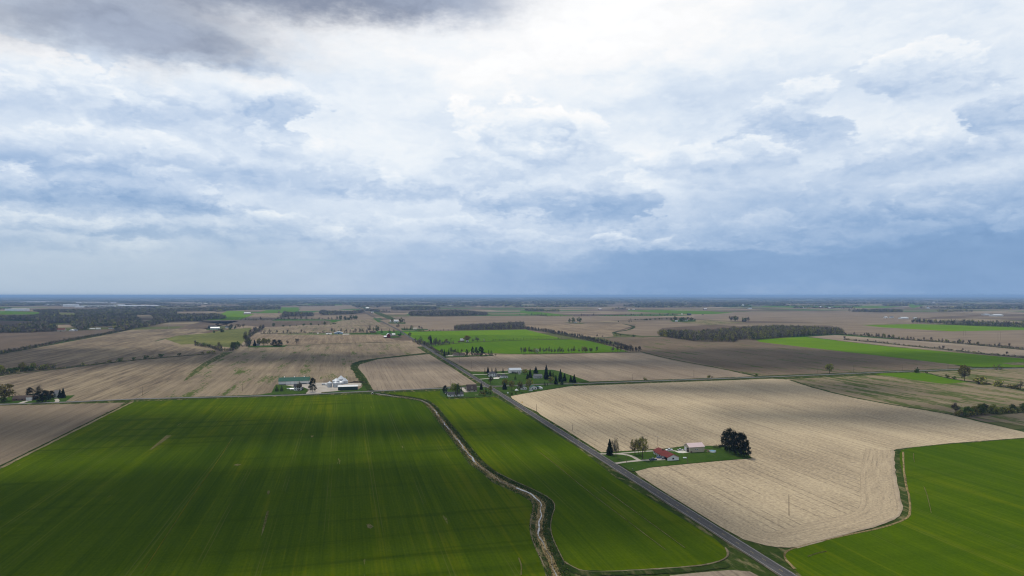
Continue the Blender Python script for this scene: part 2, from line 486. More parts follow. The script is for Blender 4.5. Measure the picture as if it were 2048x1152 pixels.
# far fields first, near ones last (pixel outlines read off the photograph)
FIELDS = [
 # --- far band
 ('field', [cf5(0,218), cf5(700,235), cf5(1240,268), cf5(1150,275), cf5(620,280), cf5(0,262), cf4(1600,240), cf4(1560,225)], 'wheat_mid'),
 ('field', [cf4(0,232), cf4(250,245), cf4(640,290), cf4(820,306), cf4(400,318), cf4(250,290), cf4(0,262)], 'wheat_mid'),
 ('field', [cf5(830,125), cf5(1350,130), cf5(1340,165), cf5(820,165)], 'wheat_mid'),
 ('field', [cf5(1480,162), cf5(2040,160), cf6(290,165), cf6(0,190), cf5(2040,188), cf5(1500,175)], 'wheat_mid'),
 ('field', [cf6(380,125), cf6(600,128), cf6(590,150), cf6(420,195), cf6(360,165)], 'wheat_mid'),
 ('field', [cf1(0,275), cf1(560,285), cf1(700,300), cf1(680,330), cf1(0,335)], 'wheat_mid'),
 ('field', [cf1(980,300), cf1(1300,310), cf1(1300,335), cf1(980,335)], 'olive'),
 ('field', [cf1(0,435), cf1(640,450), cf1(420,490), cf1(0,530)], 'stub_dark'),
 ('field', [cf1(760,500), cf1(1000,478), cf1(1230,478), cf1(1000,510)], 'olive'),
 ('field', [cf1(0,205), cf1(130,205), cf1(130,225), cf1(0,228)], 'wheat_mid'),
 ('field', [cf2(650,180), cf2(850,170), cf2(1500,160), cf2(2040,160), cf2(2040,180), cf2(1500,200), cf2(700,205)], 'stub_far'),
 ('field', [cf2(950,290), cf2(1450,280), cf2(1500,300), cf2(1250,315), cf2(960,310)], 'stub_far'),
 ('field', [cf2(340,430), cf2(560,428), cf2(360,460)], 'stub_b'),
 ('field', [cf2(250,350), cf2(520,345), cf2(620,400), cf2(280,390)], 'stub_b'),
 ('field', [c2(300,230), c2(360,200), c2(520,200), c2(510,235), c2(620,232), c2(480,285), c2(350,290), c2(150,290)], 'wheat_far'),
 ('field', [cf3(380,222), cf3(860,210), cf3(870,228), cf3(650,262), cf3(235,268)], 'wheat_mid'),
 ('field', [cf3(600,180), cf3(860,180), cf3(860,215), cf3(600,215)], 'wheat_mid'),
 ('field', [cf3(230,270), cf3(610,268), cf3(590,320), cf3(530,340), cf3(60,350)], 'stub_a'),
 ('field', [cf3(1000,125), cf3(1100,110), cf3(1470,112), cf3(1500,150), cf3(1000,160)], 'wheat_mid'),
 ('field', [cf3(900,175), cf3(1600,155), cf3(1690,185), cf3(1420,220), cf3(860,238)], 'stub_far'),
 ('field', [cf3(650,320), cf3(1600,296), cf3(1850,280), cf3(1960,350), cf3(1720,365), cf3(1080,358), cf3(640,350)], 'stub_far'),
 ('field', [cf3(0,378), cf3(1250,372), cf3(1340,385), cf3(1240,425), cf3(960,440), cf3(560,465), cf3(340,470), cf3(0,440), c2(0,300), cf2(900,455), cf2(1400,452), c1(1700,370), c1(1260,385), c1(1990,375), c2(80,380)], 'stub_dark'),
 ('field', [cf3(1260,440), cf3(1400,395), cf3(1480,372), cf3(1960,352), cf3(2048,420), c2(1985,410), cf3(2040,470), cf3(1980,560), cf3(1000,565), cf3(300,575), cf3(350,480), cf3(960,450)], 'stub_b'),
 ('field', [c3(300,262), c3(1040,248), c3(2016,250), c4(0,250), c4(860,250), c4(860,265), c4(0,320), c3(1800,325), c3(730,330), c3(720,385), c3(450,395), c3(90,330), c3(0,290)], 'stub_far'),
 ('field', [c3(2016,322), c3(1400,335), c3(1400,345), c3(1530,375), c3(1850,430), c4(0,450), c4(330,455), c4(420,445), c4(400,408), c4(590,350), c4(510,325), c4(0,322)], 'stub_a'),
 ('field', [c4(640,310), c4(900,300), c4(1340,335), c4(880,365), c4(860,440), c4(690,440), c4(420,410), c4(620,355)], 'stub_far'),
 ('field', [c4(900,300), c4(1200,285), c4(1700,310), c4(1350,335)], 'hay'),
 ('field', [cf5(500,300), cf5(1340,240), cf5(2048,240), cf6(0,270), cf6(1400,290), cf6(760,320), cf6(430,360), cf6(0,430), cf5(2048,395), cf5(1360,380), cf5(500,350)], 'stub_far'),
 ('field', [c5(560,268), c5(780,268), c5(1470,316), c5(2028,305), c5(2100,308), c5(2100,460), c5(1500,405), c5(1000,370), c5(580,335)], 'stub_far'),
 ('field', [cf6(0,435), cf6(420,425), cf6(1100,442), cf6(1700,460), cf6(2100,455), cf6(2100,512), cf6(1480,522), cf6(1000,532), cf6(0,475), (1723,650)], 'wheat_far'),
 ('field', [c5(360,360), c5(580,345), c5(1000,378), c5(1500,410), c5(2040,465), c5(2040,520), c5(1000,432)], 'stub_rows'),
 # --- west
 ('field', [(-60,671), cf1(0,655), cf1(960,622), cf1(1850,585), (262,653), (104,688), (-60,720)], 'stub_dark'),
 ('field', [(-90,724), c1(0,618), c1(500,522), c1(1000,432), c1(1260,382), c1(2000,372), c1(2016,395), c1(1560,470), c1(1480,492), c1(1760,545), c2(260,590), c2(0,620), c1(1500,655), c1(0,815), (-90,762)], 'stub_w'),
 ('field', [c1(1580,470), c1(1700,440), c1(2016,412), c2(300,385), c2(590,362), c2(560,440), c2(540,470), c2(450,560), c2(60,515), c1(1740,525)], 'olive'),
 ('field', [(-90,770), c1(0,822), c1(1000,708), c1(2016,620), c2(230,615), c2(290,600), c1(1300,1045), c1(0,1095), (-90,812)], 'stub_w'),
 ('field', [c2(290,608), c2(400,562), c2(930,542), c2(1400,515), c2(2016,502), c3(280,502), c3(440,603), c3(0,652), c2(1700,668), c2(1600,695), c2(1555,740), c2(1610,840), c2(1690,940), c2(1720,970), c2(380,1015), c2(-240,1035), c1(1310,1042)], 'stub_b'),
 ('field', [c2(560,440), c2(650,425), c2(1300,428), c2(1830,428), c3(110,470), c3(270,495), c2(2016,497), c2(1400,512), c2(1000,525), c2(930,535), c2(560,545)], 'stub_a'),
 ('field', [c2(320,602), c2(420,592), c2(210,700), c2(60,800), c1(1800,865), c1(1760,875), c2(20,780), c2(130,700)], 'grassway'),
 ('field', [c3(470,616), c3(700,752), c3(930,905), c3(590,935), c2(2016,962), c2(1760,965), c2(1690,840), c2(1610,745), c2(1630,715), c2(1750,680), c3(0,660)], 'stub_rows'),
 ('field', [(-320,824), c1(0,1112), c1(1200,1082), (0,934), (-320,1085)], 'stub_sw'),
 # --- east of the road
 ('field', [c3(225,405), c3(730,392), c3(1400,380), c3(1700,455), c3(1740,470), c3(1500,476), c3(1000,492), c3(700,512), c3(480,545), c3(380,500)], 'wheat_far'),
 ('field', [c3(290,435), c3(1000,432), c3(1620,440), c3(1740,470), c3(1500,476), c3(1000,492), c3(700,512), c3(480,545), c3(380,500)], 'wheat_mid'),
 ('field', [c3(500,545), c3(700,518), c3(1000,497), c3(1500,480), c3(1850,475), c3(2016,492), c4(420,550), c4(560,592), c4(0,610), c3(1300,615), c3(1080,608), c3(590,592)], 'wheat_mid'),
 ('field', [c3(630,652), c3(1200,630), c3(2016,612), c4(0,610), c4(670,600), c4(1000,680), c4(1450,760), c4(1780,830), c4(1000,858), c4(180,880), c3(1820,825), c3(1640,772), c3(1500,770), c3(1080,785), c3(870,782)], 'stub_rows'),
 ('field', [c4(300,458), c4(870,450), c4(1200,497), c4(1570,503), c4(1590,478), c4(2016,517), c5(1000,520), c5(1640,598), c5(1000,622), c5(0,660), c4(1800,824), c4(1450,745), c4(680,592)], 'stub_east'),
 ('field', [c5(0,377), c5(190,366), c5(350,362), c5(1000,436), c5(2100,535), c5(2100,592), c5(1640,590), c5(1000,515), c5(0,400), c4(1780,478)], 'wheat_far'),
 ('field', [cr(1700,45), cr(2100,30), cr(2100,80), cr(1900,75)], 'hay'),
 # --- south of the cross road, east side
 ('field', [c5(200,685), c5(900,655), c5(1640,612), c5(2150,602), c5(2150,790), cr(2048,450), cr(1800,400), cr(1480,345), cr(860,352), c5(1600,900), cr(960,640), cr(1000,790), cr(-500,585)], 'hay'),
 ('field', [c5(190,690), c5(900,655), cr(1240,320), cr(1500,350), cr(2100,470), cr(2100,680), cr(1400,690), cr(1000,790), cr(600,720), cr(0,605), cr(-600,440)], 'hay'),
 ('field', [cr(0,195), cr(420,185), cr(640,195), cr(900,260), cr(1180,305), cr(1240,325), cr(860,352), cr(400,290), cr(0,225), cr(-150,210)], 'wheat_mid'),
 ('field', [cr(1320,840), cr(2100,770), cr(2100,990), cr(1600,890)], 'hay'),
 ('field', [c6(1035,592), c6(1200,562), c6(1700,482), c4(0,925), c4(1000,887), c5(100,682), c5(230,690), c5(480,770), c5(830,850), c5(1450,950), c5(1700,1010), c5(2028,1085), (2140,892), (2140,868), (2048,876), (1900,887), (1811,896.5), (1792,899), (1784.5,903),
            cg(1225,280), cg(1245,420), cg(1275,520), cg(1265,570), cg(1230,600), cg(1100,650), cg(900,695), cg(680,758), cg(600,775), cb(1850,628), cb(1770,624), cb(1700,613), cb(1560,575), cb(1400,487), cb(1000,238), cb(890,165), cb(866,140), cb(880,126), cb(930,117), c7(700,545), c7(1100,505), c7(1600,460), c7(1850,440), c7(1700,300),
            c7(1480,297), c7(1100,295), c7(880,325), c7(300,360), c7(130,372), c7(0,290), c6(1700,1002), c6(1420,835), c6(1375,793), c6(1200,715), c6(1050,622)], 'stub_near'),
 ('field', [(2140,866), (2048,877.5), (1900,889), (1830,895), (1815,897.5), (1803,901), (1799,908), (1800,925), cg(1290,340), cg(1330,480), cg(1335,560), cg(1320,590), cg(1290,605), cg(1150,655), cg(900,707), cg(600,780), cg(550,797), cg(533,815), cg(530,845), cg(560,885), cg(640,954), (1690,1250), (2500,1250), (2500,880)], 'wheat_east'),
 # --- between ditch and road, and the big field
 ('field', [(768,786), (881,782.5), (884,790), (897,799), (930,797.5), (988,794), (996,797), (1031,818), cb(515,0), cb(740,180), cb(1240,488), cb(1380,575), cb(1440,630), cb(1458,660), cb(1450,690), cb(1380,722), cb(1250,745), cb(900,770), cb(600,782), cb(520,775), cb(450,745), cb(410,715),
            cd(1940,1060), cd(1895,965), cd(1860,880), cd(1865,800), cd(1892,720), cd(1864,675), cd(1760,620), cd(1622,558), cd(1515,500), cd(1442,440), cd(1334,312), cd(1235,195), cd(1165,105), cd(1104,62), cd(1000,42), cd(850,22)], 'wheat_strip'),
 ('field', [(267,804), (420,798), (588,793), (720,789), cd(758,30), cd(850,44), cd(950,54), cd(1060,72), cd(1108,115), cd(1165,200), cd(1252,310), cd(1355,460), cd(1435,512), cd(1495,572), cd(1615,622), cd(1735,682), cd(1762,720), cd(1737,820), cd(1742,910), cd(1785,1010), cd(1825,1100), cd(1840,1152), (1125,1260), (-700,1260), (-330,1094), (0,938.5)], 'wheat_near'),
 ('field', [(1340,1152), (1400,1146), (1460,1141), (1500,1144), (1530,1160), (1600,1210), (1300,1230)], 'stub_rows'),
]
M['grassway'] = grass("grassway", (.045, .060, .018), (.075, .088, .026), 6, straw=.8, strawc=(.22, .175, .10))

# verge and rough grass lie under the fields near the roads
sheet('verge', [(700,606), (712,606), (860,664), (1010,760), (1200,752), (1600,742), (2300,716), (2300,746), (1560,764), (1260,775), (1120,790), (1060,800), (1300,930), (1540,900), (1830,880), (2300,830), (2300,930), (1870,930), (1880,1080), (1760,1300), (1000,1300), (1050,1000), (850,815), (700,797), (400,806), (-400,830), (-400,803), (0,798), (560,770), (700,700), (900,690)], M['verge'])
for nm, pts, mt in FIELDS: sheet(nm, pts, M[mt])

# headland passes: the last rows follow the edge of the bright stubble
hm, hn_, hb_ = new_mat("stubble_headland")
hq = sep(hn_, V(hn_, hn_.nodes.new('ShaderNodeUVMap').outputs['UV']))
h1 = noise(hn_, xyz(hn_, hq[0] * .5, hq[1] * .03), 1.0, 3.0, .6); h2 = noise(hn_, xyz(hn_, hq[0] * .7, hq[1] * .5), 1.0, 4.0, .7)
hl = ((hq[0] * (1 / 3.05)).fract() - .5).abs().smooth(.16, .03) * noise(hn_, xyz(hn_, hq[0] * .06, hq[1] * .02), 1.0, 3.0).smooth(.36, .6)
hc = mix(hn_, ((h1 - .5) * .9 + (h2 - .5) * 2.0 - hl * .34 + .60).clamp(), (.23, .18, .122), (.455, .36, .235))
hn_.links.new(hc.s, hb_.inputs['Base Color'])
def headland(px, w):
    pl = resample(smooth_line(poly_world(px), 2), 3.0); nn = normals(pl); vs, fs, uv = [], [], []; L = 0
    for i, (p, n) in enumerate(zip(pl, nn)):
        if i: L += (p - pl[i - 1]).length
        for k, o in enumerate((0, .25, .5, .75, 1)):
            q = p + n * (w * o); vs.append((q.x, q.y, .30 + .02 * o + .0004 * (i % 2))); uv.append((w * o, L))
    for i in range(len(pl) - 1):
        for j in range(4): a = i * 5 + j; fs.append((a, a + 1, a + 6, a + 5))
    o = link('field_headland', vs, fs, hm); lay = o.data.uv_layers.new(name='UVMap')
    idx = np.empty(len(o.data.loops), dtype=np.int32); o.data.loops.foreach_get('vertex_index', idx); lay.data.foreach_set('uv', np.array(uv, dtype=np.float32)[idx].ravel())
    structure(o)
headland([(1790,903), cg(1222,280), cg(1242,420), cg(1268,515), cg(1258,570), cg(1222,602), cg(1100,650), cg(900,694), cg(680,757), cg(600,774), cb(1850,627), cb(1770,623), cb(1700,612), cb(1560,574), cb(1400,486), cb(1000,238), cb(893,166)], 20)

# ---- strips of rough grass along field edges
def edge(px, w, mat='verge', seed=0, name='grass_strip', step=6.0):
    LAYER[0] += 1; z = 0.03 + .004 * LAYER[0]
    pl = smooth_line(poly_world(px), 1)
    return ribbon(name, pl, [(-w / 2, z), (0, z + .25), (w / 2, z)], M[mat], wob=w * .35, seed=seed, step=step)
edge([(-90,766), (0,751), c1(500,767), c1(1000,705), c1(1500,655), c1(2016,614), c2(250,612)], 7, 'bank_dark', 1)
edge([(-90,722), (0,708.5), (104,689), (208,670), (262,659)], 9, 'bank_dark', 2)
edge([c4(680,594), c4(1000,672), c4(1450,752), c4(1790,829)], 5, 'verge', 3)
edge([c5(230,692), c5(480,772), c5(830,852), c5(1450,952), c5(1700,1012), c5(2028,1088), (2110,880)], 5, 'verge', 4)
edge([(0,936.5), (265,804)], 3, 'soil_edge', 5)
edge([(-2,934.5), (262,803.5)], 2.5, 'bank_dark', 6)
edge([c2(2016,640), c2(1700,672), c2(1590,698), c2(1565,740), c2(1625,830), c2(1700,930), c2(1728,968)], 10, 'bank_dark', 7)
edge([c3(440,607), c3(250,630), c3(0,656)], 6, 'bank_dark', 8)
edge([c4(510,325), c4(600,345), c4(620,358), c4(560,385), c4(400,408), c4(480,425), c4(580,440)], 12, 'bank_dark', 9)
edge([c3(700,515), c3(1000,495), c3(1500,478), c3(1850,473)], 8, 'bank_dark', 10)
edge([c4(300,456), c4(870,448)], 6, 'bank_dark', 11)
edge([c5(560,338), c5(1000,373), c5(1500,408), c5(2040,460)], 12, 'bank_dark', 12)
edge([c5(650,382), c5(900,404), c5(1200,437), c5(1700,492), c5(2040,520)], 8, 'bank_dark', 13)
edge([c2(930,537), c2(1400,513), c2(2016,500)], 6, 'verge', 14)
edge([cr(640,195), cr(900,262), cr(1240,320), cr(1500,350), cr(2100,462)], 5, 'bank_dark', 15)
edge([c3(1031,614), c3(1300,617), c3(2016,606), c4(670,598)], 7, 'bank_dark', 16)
edge([(1784,901), cg(1222,280), cg(1243,420), cg(1272,520), cg(1245,597), cg(900,697), cg(600,778)], 2.2, 'dirt', 17)
edge([(1806,905), cg(1292,340), cg(1328,480), cg(1330,560), cg(1300,600), cg(1150,653), cg(900,705), cg(600,778), cg(540,805), cg(531,840), cg(600,915)], 1.2, 'straw', 18)

edge([cb(410,715), cb(450,746), cb(520,777), cb(600,785), cb(900,773), cb(1250,748), cb(1382,725), cb(1455,692), cb(1462,660), cb(1444,630)], 1.0, 'soil_edge', 19, step=3)
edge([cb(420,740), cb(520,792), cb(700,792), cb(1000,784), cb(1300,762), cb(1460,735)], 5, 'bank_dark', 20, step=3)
edge([cd(1515,505), cd(1622,560), cd(1762,621), cd(1866,677), cd(1893,720), cd(1865,800), cd(1860,880), cd(1895,968), cd(1945,1066), cb(410,715)], .6, 'soil_edge', 21, step=3)
edge([cd(1735,680), cd(1762,720), cd(1737,820), cd(1741,910), cd(1785,1010), cd(1826,1100)], .6, 'soil_edge', 22, step=3)
def lineof(px, w, m, sd): edge(px, w, m, sd, 'soil_streak', 4.0)
lineof([cb(230,0), cb(355,95), cb(560,265), cb(720,385), cb(930,545), cb(1060,642)], .34, 'soil_faint', 23)
lineof([cb(650,240), cb(860,395), cb(1040,525), cb(1185,632)], .36, 'soil_faint', 24)
cq = crop(0, 780, 3.097)
lineof([cq(1440,300), cq(1330,470), cq(1190,665), cq(1080,830), cq(950,1030), cq(880,1140)], .45, 'yellow_line', 25)
lineof([cg(1350,182), cg(1350,215), cg(1357,240)], .4, 'soil_faint', 26); lineof([cg(1415,392), cg(1436,445), cg(1462,560)], .3, 'soil_faint', 27); lineof([cg(680,836), cg(740,815), cg(800,803)], .4, 'soil_faint', 28)
lineof([cd(1665,1045), cd(1682,1095), cd(1680,1152)], .6, 'soil_faint', 29)
for q in ([cq(1652,752), cq(1668,752), cq(1650,820), cq(1634,872), cq(1618,910), cq(1628,850)], [cq(1658,625), cq(1674,628), cq(1664,652), cq(1652,648)], [cq(1028,284), cq(1062,284), cq(1000,330), cq(935,374), cq(928,370), cq(985,322)], [cd(722,836), cd(742,832), cd(765,850), cd(748,862), cd(728,858)], [cd(376,285), cd(394,284), cd(390,294), cd(380,295)], [cq(1445,468), cq(1470,460), cq(1495,464), cq(1470,472)]):
    sheet('bare_patch', q, M['soil_faint'], z=.34)

# ---- the ditch: raised grassy lips, dry reed banks, water in the middle
left = smooth_line(poly_world([cd(758,28), cd(850,42), cd(950,52), cd(1060,68), cd(1110,112), cd(1170,200), cd(1258,310), cd(1360,460), cd(1440,510), cd(1500,570), cd(1620,620), cd(1740,680), cd(1765,720), cd(1740,820), cd(1745,910), cd(1790,1010), cd(1830,1100), cd(1850,1175), (1130,1260)]), 2)
right = smooth_line(poly_world([cd(800,20), cd(860,27), cd(1000,47), cd(1100,66), cd(1160,110), cd(1230,200), cd(1330,318), cd(1440,448), cd(1512,508), cd(1620,564), cd(1760,625), cd(1860,680), cd(1888,720), cd(1860,800), cd(1855,880), cd(1890,970), cd(1940,1068), cd(1985,1160), (1190,1260)]), 2)
left, right = resample(left, 2.0), resample(right, 2.0)
def at_frac(pl, n):
    L = [0.0]
    for a, b in zip(pl, pl[1:]): L.append(L[-1] + (b - a).length)
    out = []; j = 0
    for i in range(n):
        d = L[-1] * i / (n - 1)
        while j < len(L) - 2 and L[j + 1] < d: j += 1
        t = (d - L[j]) / max(1e-6, L[j + 1] - L[j]); out.append(pl[j].lerp(pl[j + 1], min(1, t)))
    return out
NB = 420
lf, rt = at_frac(left, NB), at_frac(right, NB)
# pair each left point with its nearest right point so the section stays square to the ditch
rt2 = []
j = 0
for p in lf:
    best = min(range(max(0, j - 3), min(len(rt), j + 40)), key=lambda q: (rt[q] - p).length)
    j = max(j, best); rt2.append(rt[j])
rt2 = [sum((rt2[max(0, min(NB - 1, i + d))] for d in range(-4, 5)), Vector()) / 9 for i in range(NB)]
rnd = random.Random(5)
secs = [(-.10, .25), (.0, .55), (.10, .75), (.22, .45), (.34, .32), (.42, .30), (.50, .30), (.60, .36), (.74, .55), (.86, .72), (.97, .6), (1.06, .2)]
bv, bf, bm = [], [], []
k = len(secs)
for i, (a, b) in enumerate(zip(lf, rt2)):
    for q, (t, z) in enumerate(secs):
        jt = (rnd.random() - .5) * .05 if 0 < q < k - 1 else 0
        p = a.lerp(b, t + jt)
        bv.append((p.x, p.y, z + ((rnd.random() - .5) * .45 if q not in (0, k - 1) else 0)))
for i in range(NB - 1):
    for q in range(k - 1):
        a = i * k + q; bf.append((a, a + k, a + k + 1, a + 1)[::-1])
        t = secs[q][0]
        bm.append(1 if t < .16 else (0 if t < .60 else 2))
structure(link("ditch_bank", bv, bf, [M['straw'], M['verge'], M['bank_dark']], midx=bm))
wm, wnt, wb = new_mat("ditch_water")
wb.inputs['Base Color'].default_value = (.20, .21, .21, 1); wb.inputs['Roughness'].default_value = .12; wb.inputs['Specular IOR Level'].default_value = .6
M['water'] = wm
wv, wf = [], []
n = 0
for i in range(NB):
    f = i / NB
    wd = max(.10, .35 + .8 * math.sin(i * .13) * rnd.random() + .9 * max(0, math.sin(i * .021 + 2.0))) * (.15 if 250 < i < 300 else 1)
    c = lf[i].lerp(rt2[i], .40 + .05 * math.sin(i * .19) + .04 * math.sin(i * .47 + 1))
    d = (rt2[i] - lf[i]).normalized()
    wv += [(c.x - d.x * wd * .5, c.y - d.y * wd * .5, .66), (c.x + d.x * wd * .5, c.y + d.y * wd * .5, .66)]
wf = [(2 * i, 2 * i + 1, 2 * i + 3, 2 * i + 2) for i in range(NB - 1)]
structure(link("ditch_water", wv, wf, wm))

# tufts of reed and rank grass along the ditch
tv, tf, tm = [], [], []
for q in range(15000):
    i = rnd.randrange(NB); t = rnd.random() ** .9 * 1.02 - .03
    if .36 < t < .46 and rnd.random() < .9: continue
    z = np.interp(t, [a for a, _ in secs], [b for _, b in secs])
    p = lf[i].lerp(rt2[i], t) + Vector((rnd.uniform(-1, 1), rnd.uniform(-1, 1), 0)); hh = rnd.uniform(.25, .8); a = rnd.uniform(0, 6.28); w = rnd.uniform(.12, .4)
    n = len(tv); tv += [(p.x - math.cos(a) * w, p.y - math.sin(a) * w, z - .1), (p.x + math.cos(a) * w, p.y + math.sin(a) * w, z - .1), (p.x + rnd.uniform(-.3, .3), p.y + rnd.uniform(-.3, .3), z + hh)]
    tv[-1] = (tv[-1][0], tv[-1][1], z + hh * (1 if t < .62 else .6)); tf.append((n, n + 1, n + 2)); tm.append(0 if (t < .62 and rnd.random() < .75) or rnd.random() < .18 else 1)
tag(link("ditch_reeds", tv, tf, [M['straw'], M['bank_dark']], midx=tm), "dry reeds and rank grass along the winding ditch", 'reeds', None, 'stuff')

# ---- roads
def road_mat(name, a, bb, wheel=.35, half=3.2, seam=True):
    m, nt, b = new_mat(name)
    tc = nt.nodes.new('ShaderNodeUVMap'); q = sep(nt, V(nt, tc.outputs['UV']))
    n1 = noise(nt, xyz(nt, q[0] * 1.2, q[1] * .6), 1.0, 5.0, .7)
    n2 = noise(nt, xyz(nt, q[0] * .5, q[1] * .03), 1.0, 3.0, .6)
    c = mix(nt, ((n1 - .5) * 1.4 + (n2 - .5) * 1.6 + .5).clamp(), a, bb)
    wt = ((q[0].abs() - half * .5).abs() - .9).abs().smooth(.35, .0)
    c = mix(nt, wt * wheel, c, (bb[0] * 1.35, bb[1] * 1.33, bb[2] * 1.3))
    cr_ = noise(nt, xyz(nt, q[0] * .8, q[1] * .12 + 40), 1.0, 5.0, .7).smooth(.60, .64)
    c = mix(nt, cr_ * .4, c, (a[0] * .6, a[1] * .6, a[2] * .6))
    nt.links.new(c.s, b.inputs['Base Color'])
    return m
M['asphalt'] = road_mat("asphalt", (.058, .056, .057), (.098, .094, .092))
M['asphalt_pale'] = road_mat("asphalt_pale", (.12, .122, .12), (.20, .198, .192), wheel=.2, half=2.6)
M['shoulder'] = gravel("shoulder", (.065, .060, .042), (.17, .145, .105))
M['paint_white'] = gravel("paint_white", (.36, .36, .35), (.62, .62, .60), 1.5)
M['paint_yellow'] = gravel("paint_yellow", (.28, .23, .10), (.46, .36, .12), 1.5)

def road(name, pl, half, mat, z):
    nn = normals(pl); vs, fs, uv = [], [], []; L = 0.0
    prof = [-half, -half * .5, 0, half * .5, half]
    for i, (p, n) in enumerate(zip(pl, nn)):
        if i: L += (p - pl[i - 1]).length
        for o in prof:
            vs.append((p.x + n.x * o, p.y + n.y * o, z + .06 * (1 - abs(o) / half))); uv.append((o, L))
    k = len(prof)
    for i in range(len(pl) - 1):
        for j in range(k - 1):
            a = i * k + j; fs.append((a, a + k, a + k + 1, a + 1))
    fs = [tuple(reversed(f)) for f in fs]
    o = link(name, vs, fs, mat)
    lay = o.data.uv_layers.new(name='UVMap')
    idx = np.empty(len(o.data.loops), dtype=np.int32); o.data.loops.foreach_get('vertex_index', idx)
    lay.data.foreach_set('uv', np.array(uv, dtype=np.float32)[idx].ravel())
    return structure(o)

main_px = [(1850,1330), (1575,1152), (1177,900), (979,775), (797,660), (763,643), (729,624), (713,613.5), (702,606)]
main = resample(poly_world([(1575 + 1.579 * 300, 1452)] + main_px[1:]), 12.0)
cross = resample(poly_world([(-420,824), (0,809.5), c1(600,1081), c1(1300,1050), c1(2016,1031), c2(1000,1011), c2(1600,981), c3(0,971), c3(600,946), (978,773.2), c6(920,466), c6(1460,441), c4(0,905), c4(1000,869), c4(2016,833), c5(1000,631), c5(1640,607), (2048,737), (2500,724)]), 12.0)
ZR = .60
ribbon('road_shoulder', main, [(-4.0, .30), (-3.45, ZR - .03), (3.45, ZR - .03), (4.0, .30)], M['shoulder'], wob=.5, seed=3)
road('main_road', main, 3.25, M['asphalt'], ZR)
ribbon('road_shoulder', cross, [(-3.6, .28), (-3.0, ZR - .06), (3.0, ZR - .06), (3.6, .28)], M['shoulder'], wob=.4, seed=4)
road('cross_road', cross, 2.75, M['asphalt_pale'], ZR - .03)
near_main = [p for p in main if p.y < 2200]
def stripe(name, off, w, mat, dash=None):
    pl = resample(near_main, 3.0); nn = normals(pl); vs, fs = [], []
    L = 0
    for i in range(len(pl) - 1):
        L += (pl[i + 1] - pl[i]).length
        if dash and (L % dash[1]) > dash[0]: continue
        b = len(vs)
        for p, n in ((pl[i], nn[i]), (pl[i + 1], nn[i + 1])):
            for o in (off - w / 2, off + w / 2):
                zz = ZR + .06 * (1 - abs(o) / 3.25) + .006
                vs.append((p.x + n.x * o, p.y + n.y * o, zz))
        fs.append((b, b + 1, b + 3, b + 2))
    return structure(link(name, vs, [tuple(reversed(f)) for f in fs], mat))
stripe('road_marking', -2.95, .12, M['paint_white']); stripe('road_marking', 2.95, .12, M['paint_white'])
stripe('road_marking', 0.0, .14, M['paint_yellow'], (3.0, 12.0))

# drives, yards, lawns
def lawn(pts): return sheet('lawn', pts, M['lawn'])
def yard(pts, m='gravel', name='gravel_yard'): return sheet(name, pts, M[m])
def drive(px, w, m='gravel'):
    LAYER[0] += 1; z = .036 + .004 * LAYER[0]
    return ribbon('driveway', smooth_line(poly_world(px), 2), [(-w / 2, z), (w / 2, z)], M[m], wob=.2, seed=len(px))
lawn([c7(60,345), c7(130,378), c7(300,364), c7(880,332), c7(1100,300), c7(1500,302), c7(1740,330), c7(1840,440), c7(1600,458), c7(1100,503), c7(700,542), c7(520,590), c7(470,590), c7(330,505), c7(250,490)])
drive([c7(245,506), c7(420,480), c7(570,466), c7(880,452)], 3.6); drive([c7(75,388), c7(140,392), c7(300,388), c7(430,402), c7(500,428), c7(540,455), c7(580,470)], 3.2)
drive([c7(300,389), c7(500,372), c7(700,356), c7(860,352), c7(985,357)], 3.0); yard([c7(780,425), c7(830,450), c7(890,460), c7(700,468), c7(690,455)], 'gravel')
yard([c7(965,362), c7(1060,352), c7(1125,375), c7(1060,383), c7(1010,380)], 'concrete', 'concrete_pad')
lawn([c8(-20,475), c8(180,440), c8(250,310), c8(420,325), c8(540,345), c8(700,360), c8(755,390), c8(745,425), c8(700,455), c8(0,482)])
yard([c8(405,325), c8(700,300), c8(780,300), c8(880,285), c8(1080,278), c8(1390,288), c8(1600,290), c8(1590,330), c8(1530,345), c8(1230,415), c8(970,432), c8(960,450), c8(720,458), c8(755,420), c8(760,385), c8(690,355), c8(540,345)])
lawn([c8(980,442), c8(1230,412), c8(1540,395), c8(1640,330), c8(1690,410), c8(1700,425)])
lawn([c6(130,500), c6(470,500), c6(620,455), c6(790,520), c6(830,590), c6(640,605), c6(200,610), c6(130,580)]); drive([c6(400,484), c6(440,520), c6(470,545)], 5); 
lawn([c6(505,282), c6(700,285), c6(990,270), c6(1340,258), c6(1560,255), c6(1640,270), c6(1830,335), c6(2040,405), c6(1460,432), c6(850,462), c6(740,440), c6(620,360)])
drive([c6(545,319), c6(745,314), c6(900,306), c6(1010,300)], 3.5, 'concrete'); drive([c6(640,377), c6(760,368), c6(880,360)], 4.0, 'concrete'); yard([c6(780,362), c6(870,350), c6(900,352), c6(880,372), c6(790,374)], 'concrete', 'concrete_pad')
lawn([c6(835,485), c6(1000,470), c6(1460,446), c6(1900,440), c6(2040,440), c6(1700,478), c6(1200,560), c6(1040,588), c6(960,560), c6(850,505)])
lawn([cl(0,1005), cl(0,935), cl(180,880), cl(620,850), cl(900,880), cl(1280,862), cl(1110,975), cl(640,992)])
drive([cl(330,1010), cl(440,962), cl(540,955)], 5.5, 'gravel'); drive([cl(960,990), cl(985,950), cl(955,925)], 4.2, 'gravel')
lawn([cf5(150,370), cf5(520,362), cf5(520,388), cf5(190,395)]); lawn([cf4(640,402), cf4(980,410), cf4(900,420), cf4(720,412)])
